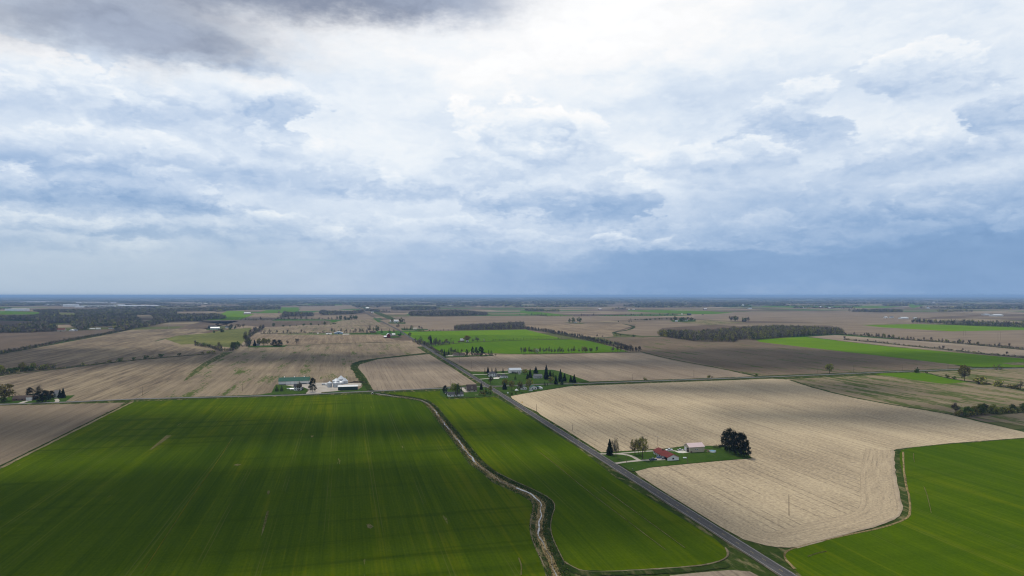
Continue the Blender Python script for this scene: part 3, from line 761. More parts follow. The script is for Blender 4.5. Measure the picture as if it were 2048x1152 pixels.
lawn([cf3(1500,562), cf3(1980,552), cf3(2048,570), cf3(1600,574)]); yard([cf3(1500,570), cf3(1600,568), cf3(1600,578), cf3(1500,580)], 'concrete', 'concrete_pad')
lawn([cf3(120,745), cf3(640,738), cf3(700,738), cf3(640,765), cf3(120,768)]); lawn([c2(150,378), c2(290,372), c2(280,384), c2(160,384)])
lawn([c3(30,455), c3(160,440), c3(215,455), c3(60,463)]); lawn([c3(200,370), c3(460,375), c3(460,384), c3(210,385)]); lawn([c3(80,312), c3(245,312), c3(245,325), c3(80,322)])
lawn([c3(590,640), c3(830,630), c3(1090,625), c3(1090,632), c3(640,648)]); yard([c3(640,628), c3(720,628), c3(700,638), c3(630,638)])
# ------------------------------------------------------------------ plants
def foliage(name, col, var=.35, hue=.04, isl=.5):
    m, nt, b = new_mat(name)
    oi = nt.nodes.new('ShaderNodeObjectInfo'); g = nt.nodes.new('ShaderNodeNewGeometry')
    r1 = V(nt, oi.outputs['Random']); r2 = V(nt, g.outputs['Random Per Island'])
    hs = nt.nodes.new('ShaderNodeHueSaturation'); hs.inputs['Color'].default_value = tuple(col) + (1,)
    nt.links.new(((r1 - .5) * hue + .5).s, hs.inputs['Hue'])
    nt.links.new(((r1 - .5) * (2 * var) + (r2 - .5) * (2 * isl) + 1.0).max(0.15).s, hs.inputs['Value'])
    nt.links.new(hs.outputs[0], b.inputs['Base Color'])
    return m
M['bark'] = foliage("bark", (.050, .040, .032), .3, .02, .2)
M['twig'] = foliage("twigs_brown", (.095, .076, .062), .35, .03, .5)
M['twig_grey'] = foliage("twigs_grey", (.135, .118, .092), .3, .02, .5)
M['bud'] = foliage("buds_yellow_green", (.215, .205, .042), .3, .05, .55)
M['leaf'] = foliage("leaves_green", (.075, .105, .018), .35, .05, .55)
M['needle'] = foliage("needles_dark", (.014, .023, .011), .35, .05, .6)
M['pine'] = foliage("needles_pine", (.015, .022, .011), .3, .04, .7)
M['blossom'] = foliage("blossom_white", (.42, .42, .36), .1, .02, .3)
M['amber'] = foliage("leaves_amber", (.20, .125, .035), .2, .03, .4)
M['wood_twig'] = foliage("wood_twigs", (.165, .135, .110), .0, .0, .45)
M['wood_twig_dark'] = foliage("wood_twigs_dark", (.105, .086, .074), .0, .0, .45)
M['wood_twig_pale'] = foliage("wood_twigs_pale", (.225, .195, .15), .0, .0, .45)
M['wood_bud'] = foliage("wood_buds", (.27, .25, .065), .0, .0, .45)
M['wood_bud_dark'] = foliage("wood_buds_olive", (.18, .175, .055), .0, .0, .45)
M['wood_green'] = foliage("wood_leaves", (.070, .088, .030), .0, .0, .45)

class Geo:
    def __init__(s): s.v, s.f, s.m = [], [], []
    def tri(s, a, b, c, m=0):
        k = len(s.v); s.v += [a, b, c]; s.f.append((k, k + 1, k + 2)); s.m.append(m)
    def quad(s, a, b, c, d, m=0):
        k = len(s.v); s.v += [a, b, c, d]; s.f.append((k, k + 1, k + 2, k + 3)); s.m.append(m)
    def cone(s, a, b, r0, r1, n=5, m=0):
        a, b = Vector(a), Vector(b); d = (b - a).normalized()
        t = d.orthogonal().normalized(); q = d.cross(t); k = len(s.v)
        for p, r in ((a, r0), (b, r1)):
            for i in range(n):
                w = 2 * math.pi * i / n; s.v.append(tuple(p + (t * math.cos(w) + q * math.sin(w)) * r))
        for i in range(n):
            j = (i + 1) % n; s.f.append((k + i, k + j, k + n + j, k + n + i)); s.m.append(m)
    def box(s, x0, x1, y0, y1, z0, z1, m=0):
        k = len(s.v)
        s.v += [(x0, y0, z0), (x1, y0, z0), (x1, y1, z0), (x0, y1, z0), (x0, y0, z1), (x1, y0, z1), (x1, y1, z1), (x0, y1, z1)]
        for q in ((3, 2, 1, 0), (4, 5, 6, 7), (0, 1, 5, 4), (1, 2, 6, 5), (2, 3, 7, 6), (3, 0, 4, 7)):
            s.f.append(tuple(k + i for i in q)); s.m.append(m)
    def lathe(s, prof, n=20, cx=0, cy=0, m=0):
        k = len(s.v)
        for r, z in prof:
            for i in range(n):
                w = 2 * math.pi * i / n; s.v.append((cx + r * math.cos(w), cy + r * math.sin(w), z))
        for j in range(len(prof) - 1):
            for i in range(n):
                q = (i + 1) % n; s.f.append((k + j * n + i, k + j * n + q, k + (j + 1) * n + q, k + (j + 1) * n + i)); s.m.append(m)
        s.f.append(tuple(k + (len(prof) - 1) * n + i for i in range(n))); s.m.append(m)
    def mesh(s, name, mats):
        me = bpy.data.meshes.new(name); me.from_pydata([tuple(v) for v in s.v], [], s.f)
        for m in (mats if isinstance(mats, (list, tuple)) else [mats]): me.materials.append(m)
        me.polygons.foreach_set('material_index', s.m); me.update(); return me
    def obj(s, name, mats, parent=None):
        o = bpy.data.objects.new(name, s.mesh(name, mats)); COL.objects.link(o)
        if parent: o.parent = parent
        return o

def rdir(r, up=0.0):
    while True:
        v = Vector((r.uniform(-1, 1), r.uniform(-1, 1), r.uniform(-1, 1)))
        if .05 < v.length < 1: break
    v.normalize(); v.z += up; v.normalize(); return v

def sliver(g, p, d, L, w, r, m=0):
    t = d.cross(rdir(r)); 
    if t.length < 1e-3: t = d.orthogonal()
    t.normalize(); q = p + d * L
    g.tri(tuple(p - t * w), tuple(p + t * w), tuple(q), m)

def leafq(g, p, s, r, m=0):
    n = rdir(r, .35); t = n.orthogonal().normalized(); b = n.cross(t); a = r.uniform(0, 6.28)
    t, b = t * math.cos(a) + b * math.sin(a), b * math.cos(a) - t * math.sin(a)
    g.quad(tuple(p - t * s), tuple(p - b * s * .7), tuple(p + t * s), tuple(p + b * s * .7), m)

def broad(seed, twigs, leaves, leaf_s=.034, open_=.35, low=.19, tw=.0085, spread=.5):
    """trunk and crown of a broad tree, one unit high and one unit wide"""
    r = random.Random(seed); tr, cr = Geo(), Geo()
    fork = low + r.uniform(.06, .13)
    tr.cone((0, 0, 0), (r.uniform(-.02, .02), r.uniform(-.02, .02), fork), .030, .022, 6)
    top = Vector((0, 0, fork)); ends = []
    nl = 9
    for i in range(nl):
        a = 6.283 * i / nl + r.uniform(-.4, .4); e = r.uniform(.05, 1.25) if i else 1.5
        d = Vector((math.cos(a) * math.cos(e), math.sin(a) * math.cos(e), math.sin(e)))
        L = r.uniform(.30, .5) if e < 1 else r.uniform(.4, .62)
        mid = top + d * L * .55 + Vector((0, 0, .03)); tip = top + d * L + Vector((0, 0, .06))
        tr.cone(top, mid, .016, .009, 4); tr.cone(mid, tip, .009, .003, 4)
        ends += [(mid, .6), (tip, 1.0), (mid.lerp(tip, .5), .8)]
        for _ in range(2):
            d2 = (d + rdir(r, .3) * .8).normalized(); t2 = mid + d2 * r.uniform(.12, .24)
            tr.cone(mid, t2, .006, .002, 3); ends.append((t2, .9))
    ctr = Vector((0, 0, low + (1 - low) * .51)); rz = (1 - low) * .51
    def inside(p): q = p - ctr; return (q.x / .5) ** 2 + (q.y / .5) ** 2 + (q.z / rz) ** 2
    n = 0
    while n < twigs:
        e, k = r.choice(ends); p = e + rdir(r) * r.uniform(0, .16)
        if inside(p) > 1.0: continue
        d = ((p - Vector((0, 0, fork - .05))).normalized() + rdir(r, .2) * .8).normalized()
        sliver(cr, p, d, r.uniform(.07, .16), tw * r.uniform(.7, 1.4), r, 0); n += 1
    n = 0
    cl = [(ctr + Vector((d.x * .42, d.y * .42, d.z * rz * .84)) * r.uniform(.6, 1.12), r.uniform(.11, .19)) for d in [rdir(r, .15) for _ in range(34)]]
    while n < leaves:
        c, s = r.choice(cl); p = c + rdir(r) * s * r.random() ** .45
        if inside(p) > 1.15 or p.z < low * .9: continue
        leafq(cr, p, leaf_s * r.uniform(.7, 1.4), r, 1); n += 1
    return tr, cr

def spruce(seed, n_t=22, slim=1.0):
    r = random.Random(seed); tr, cr = Geo(), Geo()
    tr.cone((0, 0, 0), (0, 0, .96), .028, .004, 6)
    for i in range(n_t):
        f = i / n_t; z = .06 + .92 * f ** .93; rad = .56 * slim * (1 - f) ** .78 * r.uniform(.84, 1.1) + .014
        nb = max(5, int(17 * (1 - f) + 4)); a0 = r.uniform(0, 6.28)
        for j in range(nb):
            a = a0 + 6.283 * j / nb + r.uniform(-.2, .2); L = rad * r.uniform(.72, 1.12)
            d = Vector((math.cos(a), math.sin(a), 0)); s = Vector((-d.y, d.x, 0))
            tip = d * L + Vector((0, 0, z - .035 * r.uniform(.3, 1.4))); mid = d * L * .55 + Vector((0, 0, z + .012))
            w = .035 + .10 * L; root = Vector((0, 0, z + .03))
            k = len(cr.v)
            cr.v += [tuple(root), tuple(mid + s * w), tuple(tip), tuple(mid - s * w), tuple(mid - Vector((0, 0, .045)))]
            cr.f += [(k, k + 1, k + 2, k + 3), (k, k + 1, k + 4), (k + 4, k + 3, k), (k + 1, k + 2, k + 4), (k + 2, k + 3, k + 4)]; cr.m += [0] * 5
    for j in range(4): sliver(cr, Vector((0, 0, .93)), Vector((0, 0, 1)), .08, .008, r)
    return tr, cr

def pine(seed, n=58, q=28):
    r = random.Random(seed); tr, cr = Geo(), Geo()
    tr.cone((0, 0, 0), (0, 0, .9), .026, .006, 6)
    for i in range(n):
        z = .12 + .84 * (i / n); f = (z - .12) / .88
        rad = .5 * min(1.0, (1 - f) ** .6 * 1.15) * (.75 + .25 * min(1, f * 6))
        a = r.uniform(0, 6.28); e = rad * r.uniform(.35, 1.0)
        c = Vector((math.cos(a) * e, math.sin(a) * e, z + r.uniform(-.03, .03))); tr.cone((0, 0, z - .05), c, .006, .002, 3)
        for _ in range(q):
            p = c + Vector((r.gauss(0, .062), r.gauss(0, .062), r.gauss(0, .028)))
            d = ((p - Vector((0, 0, z - .2))).normalized() + rdir(r, .4) * .7).normalized()
            sliver(cr, p, d, r.uniform(.05, .11), .018, r)
    return tr, cr

def bush(seed, leaves=260, twigs=60, s=.06):
    r = random.Random(seed); tr, cr = Geo(), Geo()
    for i in range(6):
        a = r.uniform(0, 6.28); tr.cone((math.cos(a) * .06, math.sin(a) * .06, 0), (math.cos(a) * .3, math.sin(a) * .3, .6), .018, .004, 3)
    cl = [(Vector((r.uniform(-.34, .34), r.uniform(-.34, .34), r.uniform(.18, .74))), r.uniform(.16, .28)) for _ in range(11)]
    for _ in range(leaves):
        c, q = r.choice(cl); p = c + rdir(r) * q * r.random() ** .4; p.z = abs(p.z)
        leafq(cr, p, s * r.uniform(.6, 1.3), r, 1)
    for _ in range(twigs):
        c, q = r.choice(cl); d = rdir(r, .6); sliver(cr, c + d * q * .5, d, r.uniform(.12, .3), .012, r, 0)
    return tr, cr

def merged(pair):
    tr, cr = pair; g = Geo(); g.v = list(tr.v); g.f = list(tr.f); g.m = [0] * len(tr.f)
    k = len(g.v); g.v += cr.v; g.f += [tuple(i + k for i in f) for f in cr.f]; g.m += [i + 1 for i in cr.m]
    return g

# kind: name, category, crown materials, generator for the big and the small version, usual width / height
KIND = {
 'bare':    ('bare_tree', 'tree', ['twig', 'bud'], lambda s: broad(s, 950, 50), lambda s: broad(s, 330, 10, .04, tw=.021), .75),
 'grey':    ('bare_tree', 'tree', ['twig_grey', 'bud'], lambda s: broad(s + 40, 900, 80), lambda s: broad(s + 40, 330, 16, .04, tw=.021), .75),
 'bud':     ('budding_tree', 'tree', ['twig', 'bud'], lambda s: broad(s + 80, 420, 1150, .036), lambda s: broad(s + 80, 150, 230, .065, tw=.018), .85),
 'willow':  ('budding_tree', 'tree', ['twig_grey', 'bud'], lambda s: broad(s + 120, 560, 900, .028, low=.25), lambda s: broad(s + 120, 170, 200, .06, tw=.018), .8),
 'green':   ('leafy_tree', 'tree', ['twig', 'leaf'], lambda s: broad(s + 160, 160, 1200, .038, low=.1), lambda s: broad(s + 160, 40, 230, .07, low=.1, tw=.016), .9),
 'amber':   ('leafy_tree', 'tree', ['twig', 'amber'], lambda s: broad(s + 200, 200, 1000, .036), lambda s: broad(s + 200, 40, 200, .065, tw=.016), .95),
 'blossom': ('blossom_tree', 'tree', ['twig_grey', 'blossom'], lambda s: broad(s + 240, 150, 900, .034, low=.1), lambda s: broad(s + 240, 40, 190, .065, low=.1), .8),
 'spruce':  ('spruce_tree', 'tree', ['needle', 'needle'], lambda s: spruce(s), lambda s: spruce(s, 9), .5),
 'slim':    ('spruce_tree', 'tree', ['needle', 'needle'], lambda s: spruce(s + 9, 24, .9), lambda s: spruce(s + 9, 9, .9), .38),
 'pine':    ('pine_tree', 'tree', ['pine', 'pine'], lambda s: pine(s), lambda s: pine(s, 14, 12), .7),
 'bush':    ('bush', 'bush', ['twig', 'leaf'], lambda s: bush(s), lambda s: bush(s, 130, 20, .12), 1.3),
 'budbush': ('bush', 'bush', ['twig', 'bud'], lambda s: bush(s + 9, 180, 150), lambda s: bush(s + 9, 110, 45, .12), 1.3),
 'brush':   ('bush', 'bush', ['twig', 'bud'], lambda s: bush(s + 19, 30, 300), lambda s: bush(s + 19, 14, 170, .11), 1.3),
}
PROTO = {}
def proto(kind, big, var):
    k = (kind, big, var)
    if k not in PROTO:
        nm, cat, mats, gb, gs, _ = KIND[kind]
        ms = [M[x] for x in mats]
        if big:
            tr, cr = gb(var + 1); PROTO[k] = (tr.mesh('trunk', M['bark']), cr.mesh('crown', ms))
        else: PROTO[k] = (merged(gs(var + 1)).mesh(nm, [M['bark']] + ms),)
    return PROTO[k]

prnd = random.Random(77)
COUNT = {}
def plant(kind, loc, h, w, label, group=None, big=None, z=.02):
    nm, cat = KIND[kind][:2]
    D = loc.length
    if big is None: big = (max(h, w) * F / D / 2) > 6.5 and kind not in ('bush', 'budbush', 'brush')
    var = prnd.randrange(4 if big else 5); me = proto(kind, big, var)
    if big:
        o = bpy.data.objects.new(nm, None); COL.objects.link(o); o.empty_display_size = .5
        for n, m in zip(('trunk', 'crown'), me):
            c = bpy.data.objects.new(n, m); COL.objects.link(c); c.parent = o
    else:
        o = bpy.data.objects.new(nm, me[0]); COL.objects.link(o)
    o.location = (loc.x, loc.y, z); o.rotation_euler = (0, 0, prnd.uniform(0, 6.28))
    a = prnd.uniform(.92, 1.08); o.scale = (w * a, w / a, h)
    tag(o, label, cat, group); COUNT[nm] = COUNT.get(nm, 0) + 1
    return o

def ordn(i):
    words = ['first', 'second', 'third', 'fourth', 'fifth', 'sixth', 'seventh', 'eighth', 'ninth', 'tenth', 'eleventh', 'twelfth']
    if i <= 12: return words[i - 1]
    return f"{i}{'th' if 10 <= i % 100 <= 20 else {1: 'st', 2: 'nd', 3: 'rd'}.get(i % 10, 'th')}"

def site(cf, s, rows, group=None):
    """trees read off one enlarged piece of the photograph: (kind, x, base y, top y, width px or 0, label)"""
    for kind, x, yb, yt, w, label in rows:
        p = P(*cf(x, yb)); h = (yb - yt) / s * p.length / F * (1.02 if kind in ('spruce', 'slim') else (1.06 if p.length < 700 else .98))
        ww = (w / s * p.length / F) * (1.0 if kind in ('spruce', 'slim', 'pine') else .92) if w else h * KIND[kind][5]
        plant(kind, p, h, ww, label, group)

def row(kinds, px, n, h0, h1, label, group, jit=2.0, wf=1.0, seed=1, keep=1.0):
    """a line of trees along a field edge; label takes {k} = which one, counted along the line"""
    r = random.Random(seed); pl = poly_world(px); pts = at_frac(resample(pl, 5.0), n); nn = normals(pts); i = 0
    for p, q in zip(pts, nn):
        if r.random() > keep: continue
        i += 1; kind = r.choice(kinds); h = 1.1 * r.uniform(h0, h1) * (.6 if kind in ('bush', 'budbush', 'brush') else 1)
        loc = p + q * r.uniform(-jit, jit) + Vector((q.y, -q.x, 0)) * r.uniform(-jit, jit)
        nm = {'bare': 'bare brown tree', 'grey': 'bare grey tree', 'bud': 'budding yellow-green tree', 'willow': 'pale budding tree', 'green': 'green leafy tree', 'spruce': 'dark spruce',
              'slim': 'slim dark spruce', 'pine': 'dark pine', 'bush': 'green bush', 'budbush': 'yellow-green bush', 'brush': 'leafless brown bush'}[kind]
        plant(kind, loc, h, h * KIND[kind][5] * wf * r.uniform(.8, 1.2), nm + ', ' + label.format(k=ordn(i)), group)

# --- the ranch farm by the road
site(c7, 5.69, [
 ('spruce', 225, 402, 214, 92, "dark spruce beside the loop drive, west of two bare trees"),
 ('grey', 262, 402, 240, 80, "bushy grey bare tree touching the spruce by the loop drive"),
 ('grey', 296, 437, 222, 92, "thin tall bare tree standing inside the loop drive"),
 ('willow', 512, 402, 228, 138, "smaller pale yellow willow on the lawn of the red-roofed house"),
 ('willow', 598, 447, 206, 160, "taller pale yellow willow on the lawn of the red-roofed house"),
 ('grey', 552, 390, 270, 55, "slender grey sapling between the two yellow willows"),
 ('pine', 1540, 345, 150, 135, "big black pine at the west end of the pine clump"),
 ('pine', 1590, 375, 126, 150, "tallest black pine in the clump behind the swimming pool"),
 ('pine', 1650, 395, 160, 150, "black pine in the middle of the clump east of the pool"),
 ('pine', 1705, 412, 176, 150, "black pine just east of the middle of the pine clump"),
 ('pine', 1755, 425, 190, 130, "black pine near the field corner, second from the clump's east end"),
 ('pine', 1788, 428, 262, 90, "smallest black pine at the east corner of the clump"),
 ('brush', 1418, 320, 285, 62, "small purple-brown shrub at the edge of the lawn behind the pool"),
 ('brush', 1455, 325, 280, 60, "purple-brown shrub between the pool and the black pines"),
 ('bush', 480, 575, 548, 14, "tiny dark shrub by the mailbox at the roadside")], "trees around the red-roofed farmhouse")
# --- grain bin farm
site(c8, 7.877, [
 ('spruce', 263, 417, 322, 64, "small dark spruce at the lawn's edge, west of its twin"),
 ('spruce', 341, 415, 322, 68, "small dark spruce nearer the two-storey house than its twin"),
 ('pine', 826, 424, 206, 138, "large dark conifer between the house and the grain bins"),
 ('bare', 618, 408, 258, 95, "bare brown tree in front of the dark-roofed two-storey house"),
 ('bush', 680, 398, 370, 36, "dark round shrub at the corner of the two-storey house")], "trees at the grain bin farm")
# --- crossroads, south-west house
site(c6, 6.4, [
 ('pine', 192, 562, 455, 80, "round dark pine at the west end of the crossroads garden"),
 ('bud', 300, 560, 424, 95, "yellow-green tree behind the white crossroads house"),
 ('green', 350, 600, 420, 92, "tall dark tree in front of the white crossroads house"),
 ('slim', 400, 560, 465, 34, "slim spruce behind the tall dark tree at the crossroads"),
 ('spruce', 656, 510, 418, 52, "grey spruce beside the brown-roofed house at the crossroads"),
 ('slim', 715, 540, 465, 34, "narrow spruce among the roadside shrubs at the crossroads"),
 ('bud', 772, 540, 455, 62, "loose yellowish tree right at the crossroads corner"),
 ('bush', 778, 575, 525, 44, "dark rounded evergreen bush at the road corner"),
 ('brush', 640, 582, 505, 70, "brown leafless shrub behind the garden table"),
 ('budbush', 690, 585, 498, 80, "wide budding shrub in the crossroads garden hedge"),
 ('bush', 735, 580, 510, 62, "green shrub in the crossroads garden beside the road"),
 ('bush', 210, 585, 550, 40, "low dark shrub at the west gable of the white house"),
 # north-east farm
 ('spruce', 702, 302, 230, 36, "small spruce nearest the road in the row behind the hip-roofed house"),
 ('spruce', 742, 300, 210, 48, "tallest spruce of the row behind the hip-roofed house"),
 ('spruce', 792, 300, 222, 42, "third spruce from the road behind the hip-roofed house"),
 ('spruce', 842, 298, 218, 52, "fourth spruce from the road, beside the hip roof's ridge"),
 ('spruce', 934, 290, 224, 42, "lone spruce between the hip-roofed house and the white barn"),
 ('spruce', 1355, 302, 206, 74, "broad spruce behind the small grey shed"),
 ('spruce', 1282, 356, 234, 60, "tall spruce just west of the small grey shed"),
 ('spruce', 1247, 378, 296, 44, "short spruce in front of its taller neighbour west of the grey shed"),
 ('spruce', 1092, 380, 322, 44, "small spruce alone on the lawn by the garage"),
 ('slim', 1488, 378, 184, 88, "tallest spruce of all, just east of the small grey shed"),
 ('spruce', 1538, 372, 258, 66, "spruce against the east side of the tallest one"),
 ('spruce', 1575, 352, 272, 50, "spruce at the back between the tallest and the broad pair"),
 ('slim', 1670, 408, 242, 78, "second tallest spruce, standing east in the farm grove"),
 ('spruce', 1722, 402, 294, 66, "spruce on the east side of the second tallest one"),
 ('spruce', 1612, 442, 318, 58, "spruce by the side road in front of the grove"),
 ('spruce', 1688, 446, 372, 60, "low spruce by the side road, east end of the grove"),
 ('spruce', 1802, 412, 318, 46, "smaller of the two spruces standing apart east of the grove"),
 ('spruce', 1846, 418, 306, 60, "larger of the two spruces standing apart east of the grove"),
 ('spruce', 1469, 462, 396, 34, "small spruce on the south verge of the side road"),
 ('slim', 1504, 460, 418, 22, "smallest spruce on the south verge of the side road"),
 ('bud', 1216, 312, 240, 82, "rounded yellow-green tree beside the white barn"),
 ('bud', 1547, 432, 338, 98, "round olive tree in front of the spruce grove"),
 ('bare', 1097, 312, 274, 84, "low brown tree in front of the white barn door"),
 ('bare', 775, 432, 318, 92, "bare dark tree on the lawn by the road junction"),
 ('bare', 742, 350, 300, 60, "small bare tree at the west wall of the hip-roofed house"),
 ('spruce', 955, 508, 412, 66, "dark spruce under the budding trees south of the side road"),
 ('bud', 958, 482, 372, 100, "yellow-green tree at the road end of the garden row"),
 ('willow', 1048, 520, 386, 108, "pale budding tree, second from the road in the garden row"),
 ('bare', 1150, 540, 380, 116, "bare brown tree, third from the road in the garden row"),
 ('willow', 1268, 520, 362, 118, "tall olive tree in front of the white cottages"),
 ('bush', 1048, 577, 536, 48, "dark round bush at the lawn's corner by the bright field"),
 ('bush', 1095, 566, 530, 30, "smaller dark bush next to the round one at the lawn's corner"),
 ('brush', 1850, 462, 425, 80, "bare brown shrub by the side road east of the lawn")], "trees around the crossroads")
# --- far west house
site(cl, 8.533, [
 ('bud', 70, 960, 715, 300, "large olive tree at the photo's west edge by the brick house"),
 ('bush', 45, 985, 890, 110, "dark purple shrub under the large olive tree"),
 ('pine', 268, 905, 820, 110, "dark low pine behind the brick house's west end"),
 ('pine', 512, 870, 750, 120, "round dark pine rising behind the brick house"),
 ('grey', 655, 880, 712, 140, "grey bare tree behind the brick house"),
 ('pine', 668, 985, 825, 170, "black evergreen beside the white garage door"),
 ('pine', 775, 970, 808, 160, "tallest black evergreen in the clump before the drive"),
 ('pine', 868, 930, 806, 120, "black evergreen at the east end of the clump, by the white house"),
 ('spruce', 1020, 905, 775, 62, "dark spruce at the white house's corner, west of its twin"),
 ('spruce', 1075, 905, 758, 74, "dark spruce just east of its twin by the white house")], "trees at the west farmhouse")
# --- houses along the road, north of the crossroads
site(c9, 9.31, [
 ('bare', 968, 1025, 905, 110, "brown bare tree at the road end of the low farmhouse's garden"),
 ('spruce', 1015, 1052, 912, 50, "dark spruce nearest the road by the low grey farmhouse"),
 ('spruce', 1060, 1042, 930, 48, "second dark spruce from the road by the low grey farmhouse"),
 ('slim', 1094, 1020, 898, 36, "slim spruce behind the second dark spruce from the road"),
 ('bare', 1150, 1005, 876, 130, "wide bare tree behind the low grey farmhouse"),
 ('bare', 1215, 1000, 900, 80, "bare tree close to the grey farmhouse's chimney"),
 ('slim', 1265, 1000, 882, 40, "thin dark spruce rising behind the grey farmhouse"),
 ('bare', 1332, 985, 905, 70, "small bare tree behind the grey farmhouse's east wing"),
 ('pine', 1430, 1046, 918, 70, "dark pine touching the grey farmhouse's east wall"),
 ('pine', 1470, 1040, 920, 60, "dark pine beside the yellow playhouse"),
 ('pine', 1535, 1042, 868, 76, "tall narrow dark pine in the farmhouse windbreak"),
 ('pine', 1605, 1042, 878, 92, "dark pine in the middle of the farmhouse windbreak"),
 ('pine', 1692, 1046, 868, 138, "broadest dark pine of the farmhouse windbreak"),
 ('spruce', 1785, 1046, 948, 62, "small spruce east of the broad windbreak pine"),
 ('spruce', 1835, 1012, 922, 52, "spruce behind the last one of the windbreak"),
 ('spruce', 1886, 1036, 928, 82, "last spruce at the windbreak's east end"),
 ('bush', 1962, 1032, 1000, 40, "small shrub alone east of the windbreak"),
 # white-roofed house
 ('amber', 1432, 780, 658, 160, "amber brown tree over the white-roofed farmhouse"),
 ('grey', 1625, 785, 672, 128, "grey rounded tree east of the white-roofed farmhouse"),
 ('grey', 1545, 782, 715, 70, "small grey tree between the amber tree and the rounded grey one"),
 ('blossom', 1750, 778, 720, 36, "small white blossoming tree at the green field's hedge"),
 ('spruce', 760, 830, 650, 60, "tall dark spruce in the roadside grove"),
 ('spruce', 822, 800, 690, 40, "dark spruce just east of the tall one in the roadside grove"),
 ('spruce', 862, 790, 684, 40, "second dark spruce east of the tall one in the roadside grove"),
 ('bare', 575, 785, 672, 80, "bare dark tree at the roadside grove's west end"),
 ('slim', 575, 785, 720, 40, "dark spruce under the bare tree at the grove's west end"),
 ('bare', 470, 760, 700, 60, "low bare tree between the road and the grove"),
 ('spruce', 640, 852, 762, 44, "short dark spruce at the grove's front edge by the road"),
 ('spruce', 712, 842, 755, 50, "short dark spruce in front of the grove's tall spruce"),
 ('bare', 745, 800, 645, 130, "wide bare tree behind the grove's tall spruce"),
 ('bare', 850, 855, 705, 150, "wide bare brown tree at the front of the roadside grove"),
 ('bare', 925, 830, 725, 70, "bare tree on the grove's east side"),
 ('spruce', 972, 832, 750, 44, "dark spruce on the grove's east side"),
 ('bud', 1050, 825, 720, 90, "olive tree between the grove and the white-roofed farmhouse"),
 ('pine', 1130, 782, 704, 66, "round dark pine west of the white-roofed farmhouse"),
 ('spruce', 1107, 825, 768, 46, "small dark spruce in front of the round pine"),
 ('bare', 368, 700, 585, 90, "tall thin bare tree at the green field's road corner"),
 ('bare', 680, 860, 790, 70, "bare bush-like tree at the grove's foot by the road"),
 ('brush', 760, 900, 850, 90, "bare brown scrub sloping to the road below the grove"),
 ('brush', 830, 960, 905, 80, "bare brown scrub along the road above the farm drive"),
 # red barn corner
 ('spruce', 72, 600, 538, 50, "dark spruce between the road and the red barn"),
 ('spruce', 200, 640, 575, 44, "dark conifer right on the roadside by the red barn"),
 ('bush', 172, 685, 612, 84, "large green bush at the road bend by the red barn"),
 ('bare', 146, 528, 425, 76, "bare brown tree standing by the road north of the red barn"),
 ('spruce', 228, 556, 520, 24, "smallest spruce before the tan bungalow"),
 ('spruce', 270, 560, 490, 44, "larger dark spruce before the tan bungalow"),
 ('spruce', 315, 560, 486, 38, "slim dark spruce next to the tan bungalow"),
 ('spruce', 380, 556, 470, 40, "dark spruce right against the tan bungalow"),
 ('willow', 412, 552, 470, 60, "pale budding tree over the tan bungalow"),
 ('bare', 545, 545, 475, 60, "brown bare tree east of the tan bungalow"),
 ('bare', 588, 548, 492, 60, "smaller brown bare tree furthest east of the tan bungalow"),
 ('green', 205, 435, 328, 90, "leafy green tree by the long white farm"),
 ('pine', 262, 438, 345, 60, "dark pine beside the leafy tree at the long white farm"),
 ('green', 40, 428, 338, 64, "green tree in front of the long white farm buildings")], "trees along the main road")
site(c2, 4.8, [
 ('spruce', 1700, 418, 368, 26, "dark spruce west of the small red house"), ('grey', 1722, 405, 335, 40, "grey bare tree behind the small red house"),
 ('slim', 1762, 400, 352, 24, "slim spruce behind the small red house"), ('green', 1797, 405, 337, 40, "tall dark green tree east of the small red house"),
 ('spruce', 1840, 412, 368, 24, "spruce standing alone west of the red barn"), ('spruce', 1916, 418, 368, 32, "spruce just behind the red barn"),
 ('spruce', 620, 540, 478, 36, "pointed dark spruce at the field farmstead"), ('bud', 662, 535, 466, 50, "olive tree, west one of three at the field farmstead"),
 ('bud', 705, 535, 464, 60, "olive tree, middle one of three at the field farmstead"), ('bud', 748, 532, 470, 52, "olive tree, east one of three at the field farmstead"),
 ('pine', 808, 545, 478, 70, "broad black pine at the field farmstead"), ('pine', 858, 545, 482, 70, "second broad black pine at the field farmstead's east end"),
 ('bare', 935, 522, 478, 34, "small bare tree east of the farmstead's black pines"), ('bare', 1026, 522, 463, 54, "bare tree standing alone in the field east of the farmstead"),
 ('bare', 262, 358, 305, 40, "bare tree behind the white poultry barn"), ('bare', 350, 350, 318, 34, "small bare tree east of the white poultry barn"),
 ('bush', 300, 405, 370, 56, "dark green bush below the white poultry barn"), ('bush', 235, 412, 388, 30, "small bush on the pasture edge below the poultry barn")], "trees of the western farms")
site(cf4, 7.314, [
 ('green', 725, 405, 340, 44, "smallest tree at the lone white house in the fields"), ('green', 780, 408, 326, 66, "middle tree in front of the lone white house in the fields"),
 ('green', 868, 405, 322, 82, "largest tree east of the lone white house in the fields"), ('pine', 1605, 402, 340, 84, "rounded black pine clump where the creek begins"),
 ('bush', 1440, 395, 372, 20, "small dark bush west of the creek's pine"), ('bush', 1667, 608, 576, 72, "dark evergreen bush on the field boundary by the creek"),
 ('bare', 1128, 620, 572, 34, "bare tree north of the diagonal tree line, west one"), ('bare', 1207, 615, 588, 36, "bare tree north of the diagonal tree line, east one"),
 ('willow', 1412, 612, 565, 40, "pale willow by the creek bend, west one"), ('willow', 1465, 608, 562, 36, "pale willow by the creek bend, east one")], "trees in the central fields")
